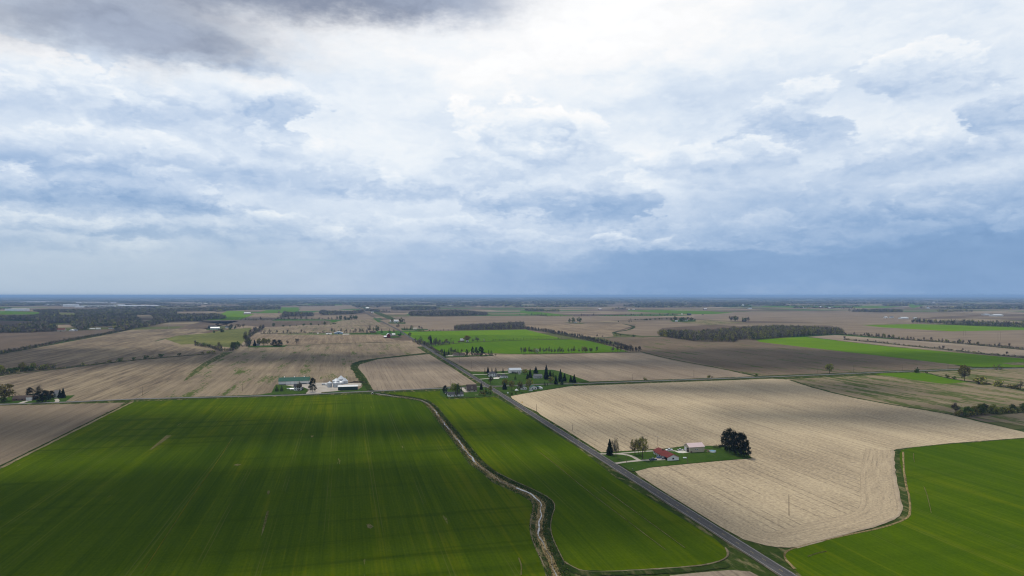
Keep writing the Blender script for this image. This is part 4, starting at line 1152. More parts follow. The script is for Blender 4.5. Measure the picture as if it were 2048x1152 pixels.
site(cr, 7.314, [
 ('bush', 468, 190, 120, 74, "round green bush at the side road's edge"), ('bare', 618, 212, 165, 50, "small bare tree east of the round roadside bush"),
 ('bud', 1180, 308, 110, 155, "large olive oak in the hedge between weedy fields"), ('budbush', 930, 266, 208, 58, "budding bush, west one of a pair by the olive oak"),
 ('bush', 1020, 280, 235, 56, "budding bush nearer the olive oak in the pair"), ('budbush', 1385, 350, 248, 190, "wide round yellow-green bush east of the olive oak"),
 ('budbush', 1675, 392, 305, 120, "yellow-green bush in the hedge east of the wide one"), ('budbush', 1880, 420, 362, 110, "lower budding bush near the hedge's east end"),
 ('bush', 1935, 418, 368, 50, "dark green bush near the hedge's east end"), ('bare', 1998, 435, 325, 90, "bare grey tree at the hedge's east end"),
 ('brush', 1650, 145, 62, 100, "bare brown bush north of the side road's east end"), ('brush', 1700, 145, 95, 70, "smaller bare brown bush north of the side road's east end"),
 ('bare', 1050, 790, 632, 150, "bare spreading tree at the thicket's west end")], "bushes and trees of the eastern hedges")
site(c5, 3.84, [('bud', 533, 642, 572, 64, "lone olive tree beside the side road under the dark field")], None)
site(c4, 4.8, [('budbush', 720, 868, 838, 46, "yellow-green bush on the side road's north verge"), ('budbush', 1335, 846, 815, 44, "budding shrub on the north verge further east"),
               ('brush', 1360, 846, 822, 34, "bare shrub beside the budding one on the north verge"), ('bush', 1793, 826, 803, 24, "small dark bush at the field corner by the side road")], None)

# --- lines of trees
row(['bare', 'bare', 'bare', 'grey'], [c3(1400,378), c3(1500,392), c3(1570,400), c3(1700,425), c3(1850,452), c3(2016,488), c4(180,488), c4(300,512), c4(440,545), c4(560,582), c4(665,592)], 118, 9.5, 13, "{k} from the wood in the line along the green fields", "trees in the long line beside the green fields", 3, .8, 3, .95)
row(['bare', 'grey', 'bare', 'bud'], [c3(1350,613), c3(1600,611), c3(2016,605), c4(280,600)], 30, 10, 14, "{k} from the road on the green field's south edge", "trees on the green field's south edge", 1.5, .62, 4, .82)
row(['bare', 'grey', 'grey'], [c4(415,596), c4(540,594), c4(660,590)], 8, 9, 17, "{k} from the road at the green field's east corner", "trees at the green field's east corner", 2, .75, 5)
plant('blossom', P(*c3(1510, 613)), 11.5, 11, "white blossoming tree on the green field's south edge")
row(['bush', 'spruce', 'bush', 'brush'], [c3(1080,486), c3(1330,476), c3(1450,472), c3(1745,468)], 20, 4, 6.5, "{k} from the farmhouse in the sparse hedge between the green fields", "bushes between the two green fields", 2, .9, 6)
row(['bush', 'budbush', 'bush', 'brush', 'bud'], [(-40,756), c1(60,803), c1(200,785), c1(340,770), c1(440,762), c1(520,755)], 19, 11, 16, "{k} from the photo's edge in the west hedge", "bushes in the western hedge", 2, 1, 7)
row(['bush', 'budbush', 'brush'], [c1(790,722), c1(1000,702), c1(1100,690), c1(1180,682), c1(1330,668), c1(1410,660), c1(1510,650), c1(1640,636), c1(1800,626), c1(1980,612), c2(230,600)], 24, 7, 13, "{k} from the west along the hedge's eastern half", "bushes in the western hedge's eastern half", 1.5, 1.1, 8, .8)
row(['bare', 'bush', 'bare', 'brush', 'green'], [c2(40,530), c2(200,556), c2(300,590), c2(380,590), c2(470,540), c2(560,540), c2(545,480)], 26, 9, 17, "{k} along the pasture's bushy southern hedge", "trees south of the pasture", 5, 1, 9)
row(['bare', 'grey', 'bare'], [c2(560,455), c2(590,430), c2(640,400), c2(700,368)], 12, 13, 20, "{k} from the south in the clump at the pasture's end", "trees in the clump at the pasture's end", 8, 1, 10)
row(['bare', 'bush'], [c2(370,382), c2(420,372), c2(500,365)], 8, 12, 18, "{k} from the poultry barn in the dark clump", "trees east of the poultry barn", 6, 1, 11)
row(['bare', 'bare', 'brush', 'grey'], [cf3(300,572), cf3(560,570), cf3(800,566), cf3(1100,564), cf3(1500,552), cf3(1840,548)], 34, 6, 17, "{k} from the west in the hedge behind the farm sheds", "trees in the hedge behind the farm sheds", 3, .8, 12, .85)
row(['bush', 'bush', 'green'], [cf3(500,466), cf3(620,466), cf3(950,450), cf3(1200,442), cf3(1330,435), cf3(1400,425)], 11, 7, 15, "{k} from the west along the dark field's edge", "bushes along the dark western field", 2, 1, 13)
row(['bare', 'brush', 'grey', 'bare'], [cf3(20,375), cf3(560,368), cf3(1000,362), cf3(1480,364)], 30, 8, 18, "{k} from the west in the hedge north of the dark field", "trees north of the dark western field", 6, .9, 14, .9)
row(['green', 'bush', 'green'], [cf3(1500,365), cf3(1560,362), cf3(1720,360)], 8, 17, 24, "{k} from the west in the green thicket", "trees in the green thicket", 8, 1, 15)
row(['bare', 'bare', 'brush', 'bud', 'brush'], [c5(620,345), c5(780,352), c5(1000,372), c5(1200,388), c5(1500,410), c5(1760,432), c5(2040,455)], 60, 5, 12, "{k} from the wood in the eastern hedge, northern of two", "trees in the northern of two eastern hedges", 4, .9, 16, .92)
row(['brush', 'bare', 'brush'], [c5(650,382), c5(900,404), c5(1120,428), c5(1350,450), c5(1720,492), c5(1960,508), c5(2040,522)], 40, 4, 9.5, "{k} from the wood in the eastern hedge, southern of two", "bushes in the southern of two eastern hedges", 2, 1, 17, .85)
row(['bud', 'budbush', 'bush', 'budbush', 'green'], [cr(1090,822), cr(1150,830), cr(1300,808), cr(1500,785), cr(1700,778), cr(1900,770), cr(2080,762)], 24, 7.5, 10.5, "{k} from the west in the thicket by the bright field", "bushes in the thicket by the bright field", 3, 1, 18)
row(['budbush', 'brush'], [cr(1490,345), cr(1620,375), cr(1800,402), cr(2080,445)], 9, 3.5, 5.5, "low, {k} from the wide bush in the hedge", "low bushes in the eastern hedge", 1.5, 1.2, 19)
row(['bush', 'spruce', 'brush', 'bush'], [c3(420,398), c3(520,392), c3(690,388)], 9, 4, 10, "{k} from the road on the green field's north edge", "bushes on the green field's north edge", 2, .9, 20)
row(['bush', 'green', 'bush'], [cf4(1690,365), cf4(1830,372), cf4(1920,362), cf4(2030,362), cf5(90,360)], 13, 6, 13, "{k} from the west on the far boundary", "bushes on the far central boundary", 5, 1.1, 21)
row(['green', 'bud', 'green', 'bare'], [cf5(170,380), cf5(290,390), cf5(400,380), cf5(500,388)], 11, 13, 21, "{k} from the west around the far green farmstead", "trees around the far green farmstead", 10, .9, 22)
row(['bare', 'bare', 'green'], [cf5(1010,382), cf5(1100,388), cf5(1200,388), cf5(1310,390)], 11, 16, 25, "{k} from the west in the clump north of the big wood", "trees in the clump north of the big wood", 8, .8, 23)
row(['bare', 'grey'], [cf6(420,418), cf6(600,418), cf6(760,425)], 13, 14, 24, "{k} from the west, in the gap beside the eastern wood", "trees beside the eastern wood", 5, .6, 24)
row(['bare', 'brush', 'bare'], [cf4(0,298), cf4(240,298), cf4(400,315), cf4(800,312), cf4(1100,305), cf4(1400,306), cf4(2040,306)], 44, 8, 17, "{k} from the west in the distant central hedge", "trees in the distant central hedge", 8, .9, 25, .85)
row(['bare', 'brush', 'bush'], [cf5(0,305), cf5(250,298)], 8, 10, 16, "{k} from the west behind the far green farmstead", "trees behind the far green farmstead", 8, 1, 26)

# ------------------------------------------------------------------ woods: each one mass of trees
def low_tree(seed, n=30, big=.16):
    r = random.Random(seed); v, f = [], []
    def add(a, b, c):
        k = len(v); v.extend([tuple(a), tuple(b), tuple(c)]); f.append((k, k + 1, k + 2))
    for a in (0, 2.1): add(Vector((math.cos(a) * .03, math.sin(a) * .03, 0)), Vector((-math.cos(a) * .03, -math.sin(a) * .03, 0)), Vector((0, 0, .8)))
    for _ in range(n):
        d = rdir(r, .2); c = Vector((d.x * .42, d.y * .42, .60 + d.z * .34)) * r.uniform(.75, 1.0); c.z = max(c.z, .12)
        d2 = rdir(r, .5); t = d2.orthogonal().normalized() * big * r.uniform(.3, .6)
        add(c - t, c + t, c + d2 * big * r.uniform(.8, 1.6))
    return np.array(v, dtype=np.float32), np.array(f, dtype=np.int32)
LOWT = {q: [low_tree(s + q, q, {34: .17, 18: .26, 9: .42}[q]) for s in range(5)] for q in (34, 18, 9)}

def mass(name, pts, q, mats, label, cat='wood', share=(.65, .25, .1), seed=0):
    """pts: (x, y, height, width)"""
    r = random.Random(seed); vs, fs, ms = [], [], []; k = 0
    for x, y, h, w in pts:
        v, f = LOWT[q][r.randrange(5)]
        a = r.uniform(0, 6.28); c, s = math.cos(a), math.sin(a)
        o = np.empty_like(v); o[:, 0] = (v[:, 0] * c - v[:, 1] * s) * w + x; o[:, 1] = (v[:, 0] * s + v[:, 1] * c) * w + y; o[:, 2] = v[:, 2] * h
        vs.append(o); fs.append(f + k); k += len(v)
        t = r.random(); ms.append(np.full(len(f), r.choice((0, 0, 1, 2)) if t < share[0] else (r.choice((3, 4)) if t < share[0] + share[1] else 5), dtype=np.int32))
    V_, F_, Mi = np.concatenate(vs), np.concatenate(fs), np.concatenate(ms)
    me = bpy.data.meshes.new(name); me.vertices.add(len(V_)); me.vertices.foreach_set('co', V_.ravel())
    me.loops.add(len(F_) * 3); me.loops.foreach_set('vertex_index', F_.ravel())
    me.polygons.add(len(F_)); me.polygons.foreach_set('loop_start', np.arange(0, len(F_) * 3, 3, dtype=np.int32))
    me.polygons.foreach_set('material_index', Mi)
    for m in mats: me.materials.append(m)
    me.update(); me.validate()
    o = bpy.data.objects.new(name, me); COL.objects.link(o)
    return tag(o, label, cat, None, 'stuff')

WM = [M[k] for k in ('wood_twig', 'wood_twig_dark', 'wood_twig_pale', 'wood_bud', 'wood_bud_dark', 'wood_green')]
def wood(front, ytop, label, h=17, s=8.0, share=(.65, .25, .1), q=18, seed=0):
    """a wood from its front edge back to where its far tree tops end in the photograph; ytop per front point or one value"""
    r = random.Random(seed); pl = poly_world(front)
    yt = ytop if isinstance(ytop, (list, tuple)) else [ytop] * len(front)
    db = [max((H - h) * F / (t - HORIZON), p.length + s * 2) for t, p in zip(yt, pl)]
    pts = []
    for a, b, da, dbb in zip(pl, pl[1:], db, db[1:]):
        n = max(1, int((b - a).length / s))
        for i in range(n):
            t = i / n; p = a.lerp(b, t); D = da + (dbb - da) * t; d = p.normalized(); L = p.length
            rows = max(1, int((D - L) / s))
            for j in range(rows):
                g = L + s * (j + r.uniform(-.45, .45)) ; w = s * r.uniform(1.0, 1.7); hh = h * r.uniform(.5, 1.25)
                pts.append((d.x * g + r.uniform(-.5, .5) * s, d.y * g, hh, w))
    return mass('wood', pts, q, WM, label, 'wood', share, seed)

wood([c4(855,443), c4(1200,492), c4(1400,500), c4(1560,500), c4(1580,478), c4(1750,484), c4(2016,460), c5(190,364), c5(580,343), c5(650,340)], [661, 657, 654, 651, 650, 648, 645.5, 645.5, 648, 662], "large brown and olive wood behind the dark eastern field", 19, 7, (.55, .38, .07), 34, 1)
wood([c3(725,389), c3(1390,379)], [649, 642], "narrow bare wood along the green field's north edge", 16, 6.5, (.85, .12, .03), 34, 2)
wood([c3(295,250), c3(700,250), c3(1040,245)], [622, 619, 624], "long dark wood beyond the central stubble field", 18, 12, (.8, .12, .08), 18, 3)
wood([c3(120,195), c3(350,195), c3(575,186)], [613, 611.5, 614], "long olive-grey wood one field behind the dark central one", 18, 14, (.6, .2, .2), 18, 4)
wood([c3(550,150), c3(640,152)], [604, 606], "small square wood beside distant white farm sheds", 18, 16, seed=5)
wood([c3(965,135), c3(1100,138), c3(1350,152)], [603, 602, 605], "distant wood east of the white farm sheds", 18, 18, seed=6)
wood([cf3(600,330), cf3(640,330), cf3(670,318), cf3(1085,316)], [627, 623, 621.5, 623.5], "dark square wood in the western fields", 19, 10, (.85, .1, .05), 18, 7)
def inside_px(x, y, poly):
    c = False; n = len(poly)
    for i in range(n):
        (xa, ya), (xb, yb) = poly[i], poly[i - 1]
        if (ya > y) != (yb > y) and x < (xb - xa) * (y - ya) / (yb - ya) + xa: c = not c
    return c
def to_px(p):
    d = Vector((p.x, p.y, -H)); f = (0, math.cos(PITCH), math.sin(PITCH)); u = (0, -math.sin(PITCH), math.cos(PITCH))
    z = d.dot(Vector(f)); return 1024 + F * d.x / z, 576 - F * d.dot(Vector(u)) / z
CLEAR = [[cf1(-300,430), cf1(620,448), cf1(720,475), cf1(420,560), cf1(0,600), cf1(-300,600)],
         [cf1(760,498), cf1(1000,476), cf1(1230,476), cf1(1240,560), cf1(1000,580), cf1(790,580)],
         [cf1(-300,270), cf1(560,280), cf1(700,298), cf1(690,375), cf1(300,395), cf1(-300,400)],
         [cf1(980,298), cf1(1300,308), cf1(1310,390), cf1(980,390)],
         [cf2(950,286), cf2(1660,278), cf2(1500,365), cf2(960,365)], [cf2(340,426), cf2(580,424), cf2(560,520), cf2(360,520)],
         [cf2(250,346), cf2(520,340), cf2(640,420), cf2(560,455), cf2(280,440)], [cf1(960,560), cf1(1320,560), cf1(1320,640), cf1(960,640)], [cf1(1500,555), cf1(1950,540), cf1(1950,610), cf1(1500,610)]]
FOREST = [(-120,672), (0,666.5), cf1(500,645), cf1(960,625), cf1(1330,605), cf1(1900,585), (240,664), cf2(200,585), cf2(500,540), cf2(860,462), cf2(1000,452), cf2(1420,450), cf2(1440,425), cf2(1810,412), cf2(1700,375), cf2(1500,345), cf2(1600,300), cf2(1880,265), cf2(1500,268), cf2(900,282), cf2(0,262), cf1(1600,270), cf1(1000,262), cf1(400,262), cf1(390,330), cf1(-300,330)]
fr = random.Random(12); fp = []; D = 2050.0
while D < 6200:
    s = 8.0 + (D - 2050) / 4100 * 9; a = -46.0
    while a < -20:
        g = D + fr.uniform(-.5, .5) * s; th = R(a); p = Vector((g * math.sin(th), g * math.cos(th), 0)); a += math.degrees(s / D) * fr.uniform(.8, 1.2)
        x, y = to_px(p)
        if inside_px(x, y, FOREST) and not any(inside_px(x, y, c) for c in CLEAR): fp.append((p.x, p.y, fr.uniform(11, 20), s * fr.uniform(1.1, 1.8)))
    D += s
mass('wood', fp, 18, WM, "broad western forest of bare and budding trees with small clearings", 'wood', (.62, .2, .18), 8)
wood([cf2(0,280), cf2(900,285), cf2(1500,272), cf2(1900,265), cf3(0,222), cf3(350,215), cf3(600,212)], [614, 614, 613, 612, 611, 611.5, 611.5], "long dark forest band beyond the small green field", 18, 14, (.6, .2, .2), 18, 14)
wood([cf3(0,152), cf3(340,150), cf3(600,125), cf3(820,112)], [605, 603, 600.5, 600.5], "distant forest west of the main road's end", 18, 20, (.5, .2, .3), 18, 15)
wood([c5(1170,252), c5(1350,262), c5(1690,278), c5(2100,292)], [640, 634, 632.5, 633.5], "eastern wood beyond the bright green strip", 18, 9, (.55, .35, .1), 18, 16)
wood([c5(690,168), c5(900,172), c5(1105,170)], [617, 614.5, 615.5], "compact dark wood on the far eastern plain", 18, 13, seed=17)
wood([cf4(1540,180), cf4(2040,182), cf5(360,180)], [609, 604, 606.5], "broad distant wood in the middle of the horizon plain", 18, 18, (.6, .1, .3), 18, 18)
wood([cf5(360,165), cf5(800,165), cf5(1350,150), cf5(1840,160)], [608, 604, 603, 604], "broad distant wood east of the middle plain", 18, 20, (.6, .1, .3), 9, 19)
wood([cf6(0,160), cf6(370,160)], [604, 604], "distant eastern wood behind the compact one", 18, 20, seed=20, q=9)
wood([cf6(550,195), cf6(900,198), cf6(1280,205), cf6(2040,190)], [612, 609.5, 608, 606], "patchy distant woods at the eastern horizon", 17, 22, (.5, .2, .3), 9, 21)
wood([cf6(800,250), cf6(1320,248)], [620.5, 619.5], "thin distant tree belt on the eastern plain", 16, 14, seed=22)
wood([cf4(200,120), cf4(640,122), cf4(900,118), cf4(1400,118)], [601.5, 602, 603, 602], "distant wood at the centre of the horizon", 18, 22, seed=23, q=9)
wood([cf4(100,240), cf4(370,240)], [616.5, 617.5], "small grove around a distant white barn", 15, 14, (.3, .4, .3), 18, 24)
wood([cf4(380,245), cf4(590,245)], [619, 617.5], "yellow-green grove east of the distant white barn", 15, 14, (.2, .7, .1), 18, 25)
wood([cf4(1370,212), cf4(1560,212)], [615.5, 614.5], "small dark grove among distant farm buildings", 15, 14, seed=26)
wood([cf3(1050,160), cf3(1400,160)], [608, 608], "thin distant grove west of the main road", 16, 16, seed=27)
wood([cf3(1180,265), cf3(1230,290), cf3(1300,292), cf3(1640,280), cf3(1810,250)], [621, 619, 620, 621, 620], "trees around farms beside the far main road", 15, 13, (.7, .15, .15), 18, 28)
wood([cf3(1830,235), cf3(2040,248)], [618, 618], "trees east of the far main road", 15, 13, (.7, .15, .15), 18, 29)
wood([c3(0,215), c3(100,215)], [620, 621], "grove at the far main road's east side", 15, 12, (.5, .2, .3), 18, 30)
wood([cf3(1640,130), cf3(2040,165)], [606, 608], "distant woods where the main road vanishes", 16, 16, seed=31)
wood([c3(0,148), c3(170,150)], [606, 605.5], "dark distant grove east of the vanishing road", 18, 16, seed=32)
wood([cf1(0,190), cf1(750,180), cf1(1250,180)], [603, 602, 601], "distant western forest behind the greenhouses", 16, 24, (.6, .2, .2), 9, 33)
wood([cf1(1360,182), cf1(1850,182)], [607.5, 607.5], "dark tree belt between the two long greenhouses", 17, 14, seed=34)
wood([cf2(0,130), cf2(650,170), cf2(840,175)], [600.5, 603, 604], "distant western forest east of the greenhouses", 17, 22, seed=35, q=9)
def hedge(px, w, h, label, share=(.6, .25, .15), step=2.2, seed=0, gap=.15):
    r = random.Random(seed); pl = resample(poly_world(px), step); pts = []
    for p, n in zip(pl, normals(pl)):
        if r.random() < gap: continue
        for _ in range(2): pts.append((p.x + n.x * r.uniform(-w, w) * .5, p.y + n.y * r.uniform(-w, w) * .5, h * r.uniform(.5, 1.25) * 1.1, r.uniform(2.2, 4.2)))
    o = mass('hedge', pts, 18, WM, label, 'hedge', share, seed); return o
hedge([c5(590,341), c5(780,352), c5(1000,373), c5(1200,389), c5(1500,409), c5(1760,432), c5(2040,458)], 8, 4.2, "continuous brushy hedge under the trees, northern of two eastern hedges", seed=1)
hedge([c5(650,383), c5(900,405), c5(1120,429), c5(1350,451), c5(1720,493), c5(2040,521)], 5, 3.0, "low brushy hedge beside the bright green strip, southern of two", seed=2, gap=.3)
hedge([cr(1090,826), cr(1150,834), cr(1300,812), cr(1500,788), cr(1700,781), cr(1900,773), cr(2080,765)], 7, 5.0, "dense olive thicket beside the bright stubble", (.05, .5, .45), 1.8, 3, 0)
hedge([(-60,759), (0,751), c1(200,788), c1(440,766), c1(530,757)], 7, 4.5, "dark green hedge at the photo's west edge", (.15, .25, .6), 2, 4, .1)
hedge([c1(530,757), c1(1000,705), c1(1500,655), c1(2016,614), c2(240,610)], 3, 1.6, "low overgrown fence line through the western stubble", (.3, .2, .5), 2.4, 5, .2)
hedge([(-70,722), (0,708), (60,697), (104,688), (208,669.5), (262,658.5)], 10, 6.0, "dark hedge running down from the western forest", (.6, .1, .3), 2.4, 6, .05)
hedge([c2(40,532), c2(200,558), c2(300,592), c2(390,592), c2(470,545), c2(560,545), c2(550,470), c2(600,430), c2(700,370)], 9, 6.5, "bushy brown hedge around the pasture's end", (.65, .2, .15), 2.6, 7, .1)
hedge([cf3(300,574), cf3(800,568), cf3(1500,554), cf3(1840,550)], 6, 4.0, "brushy hedge behind the pale blue shed", (.7, .15, .15), 3, 8, .25)
hedge([cf3(20,377), cf3(560,370), cf3(1000,364), cf3(1480,366)], 8, 6.0, "brushy hedge north of the dark western field", (.6, .2, .2), 4, 9, .2)
hedge([cf4(0,300), cf4(240,300), cf4(400,317), cf4(800,314), cf4(1400,308), cf4(2040,308), cf5(250,300)], 8, 6.0, "brushy hedge across the distant central plain", (.6, .25, .15), 5, 10, .3)
hedge([c3(1400,379), c3(1570,401), c3(1850,453), c3(2016,489), c4(300,513), c4(560,583), c4(665,593)], 5, 4.0, "undergrowth beneath the long line of bare trees", (.8, .15, .05), 2.4, 11, .1)
hedge([cr(1480,346), cr(1620,376), cr(1800,403), cr(2080,447)], 3, 1.8, "low scrub along the eastern weedy field", (.5, .3, .2), 2, 12, .3)
hedge([c9(500,790), c9(640,850), c9(800,855), c9(980,830), c9(1130,815)], 26, 7.5, "dark undergrowth of the roadside farm grove", (.7, .15, .15), 2.2, 14, .05)
hedge([c3(420,520), c3(480,552), c3(520,580), c3(560,612)], 6, 3.5, "scrub on the roadside bank below the farm grove", (.8, .15, .05), 2, 13, .1)
# far belts of woodland out to the horizon
wr = random.Random(99)
D = 6800.0
bands = []
while D < 52000:
    a = -42.0
    while a < 42:
        run = wr.uniform(250, 2600) if D > 9000 else wr.uniform(150, 900)
        da = math.degrees(run / D)
        cover = .38 if D < 9000 else .68
        if wr.random() < cover:
            s = max(20, D / 520); n = int(run / s) + 1
            for i in range(n):
                for j in range(3):
                    th = math.radians(a + da * i / n); g = D * (1 + wr.uniform(-.01, .01)) + j * s * 1.5
                    bands.append((g * math.sin(th), g * math.cos(th), wr.uniform(11, 19), s * wr.uniform(1.3, 2.2)))
        a += da * wr.uniform(.6, 1.3) if wr.random() < .7 else da + math.degrees(wr.uniform(200, 1500) / D)
    D *= 1.055
mass('wood', bands, 9, WM, "belts of woodland fading away to the horizon", 'wood', (.6, .15, .25), 41)
# ------------------------------------------------------------------ buildings
def paint(name, col, rough=.7, spec=.2, dirt=.15, ribs=0.0, metal=0.0):
    m, nt, b = new_mat(name)
    tc = nt.nodes.new('ShaderNodeTexCoord'); q = sep(nt, V(nt, tc.outputs['Object']))
    n1 = noise(nt, xyz(nt, (q[0] + q[1]) * .35, q[2] * .5), 1.0, 4.0, .65)
    k = (n1 - .5) * (-2 * dirt) + 1.0
    if ribs > 0:
        rb = ((q[0] + q[1]) * (1 / ribs)).fract(); k = k - (rb - .5).abs().smooth(.36, .48) * .16
    sc = nt.nodes.new('ShaderNodeVectorMath'); sc.operation = 'SCALE'; sc.inputs[0].default_value = col
    nt.links.new(k.s, sc.inputs['Scale']); nt.links.new(sc.outputs[0], b.inputs['Base Color'])
    b.inputs['Roughness'].default_value = rough; b.inputs['Specular IOR Level'].default_value = spec; b.inputs['Metallic'].default_value = metal
    return m
M['white'] = paint("white_siding", (.64, .64, .62), .6, .3, .10, .9)
M['white_paint'] = paint("white_paint", (.78, .78, .76), .5, .3, .05)
M['tan'] = paint("tan_steel", (.42, .37, .27), .6, .3, .08, .9)
M['beige'] = paint("beige_siding", (.42, .36, .29), .7, .2, .1, .9)
M['brick'] = paint("brown_brick", (.17, .105, .08), .9, .1, .25, .5)
M['grey_wall'] = paint("grey_siding", (.42, .43, .44), .7, .2, .1, .9)
M['roof_red'] = paint("roof_red_shingle", (.135, .030, .026), .9, .1, .25)
M['roof_brown'] = paint("roof_brown_shingle", (.085, .062, .052), .9, .1, .2)
M['roof_dark'] = paint("roof_dark_shingle", (.055, .055, .06), .9, .1, .2)
M['roof_grey'] = paint("roof_grey_shingle", (.15, .15, .155), .9, .1, .15)
M['roof_green'] = paint("roof_green_steel", (.045, .115, .082), .85, .06, .12, .9)
M['roof_pink'] = paint("roof_pale_pink_steel", (.66, .50, .48), .5, .4, .08, .9)
M['roof_white'] = paint("roof_white_steel", (.58, .58, .57), .4, .4, .06, .9)
M['roof_bluegrey'] = paint("roof_blue_grey_steel", (.42, .46, .50), .4, .4, .06, .9)
M['green_dark'] = paint("dark_green_steel", (.012, .038, .034), .6, .3, .15, .9)
M['red_barn'] = paint("barn_red", (.16, .018, .016), .8, .2, .2, .5)
M['blue_shed'] = paint("blue_grey_shed", (.26, .33, .40), .6, .3, .1, .9)
M['galv'] = paint("galvanised_steel", (.42, .45, .48), .38, .5, .12, .45, .35)
M['galv_roof'] = paint("galvanised_roof", (.58, .60, .62), .5, .4, .06, 1.2, .15)
M['glass'] = paint("window_glass", (.03, .038, .045), .08, .5, .0)
M['dark_door'] = paint("dark_opening", (.018, .017, .016), .8, .1, .1)
M['door_white'] = paint("door_panel", (.70, .70, .69), .5, .3, .05)
M['pole'] = paint("weathered_pole", (.13, .095, .065), .9, .1, .3)
M['rubber'] = paint("tyre_rubber", (.02, .02, .02), .8, .2, .0)
M['steel'] = paint("steel", (.45, .45, .45), .35, .5, .0, 0, .6)
M['sign_yellow'] = paint("sign_yellow", (.62, .36, .01), .4, .4, .03)
M['black'] = paint("black_paint", (.012, .012, .012), .5, .3, .0)
M['pool_blue'] = paint("pool_water", (.10, .30, .42), .08, .5, .0)
M['timber'] = paint("grey_timber", (.20, .155, .11), .9, .1, .3)
M['car_blue'] = paint("car_dark_blue", (.016, .032, .075), .25, .5, .0)
M['car_navy'] = paint("car_blue", (.05, .10, .24), .25, .5, .0)
M['car_silver'] = paint("car_silver", (.45, .46, .47), .3, .5, .0, 0, .4)
M['car_white'] = paint("car_white", (.74, .74, .74), .25, .5, .0)
M['car_red'] = paint("car_red", (.30, .02, .02), .25, .5, .0)

def part(g, name, mat, parent): return g.obj(name, mat, parent)

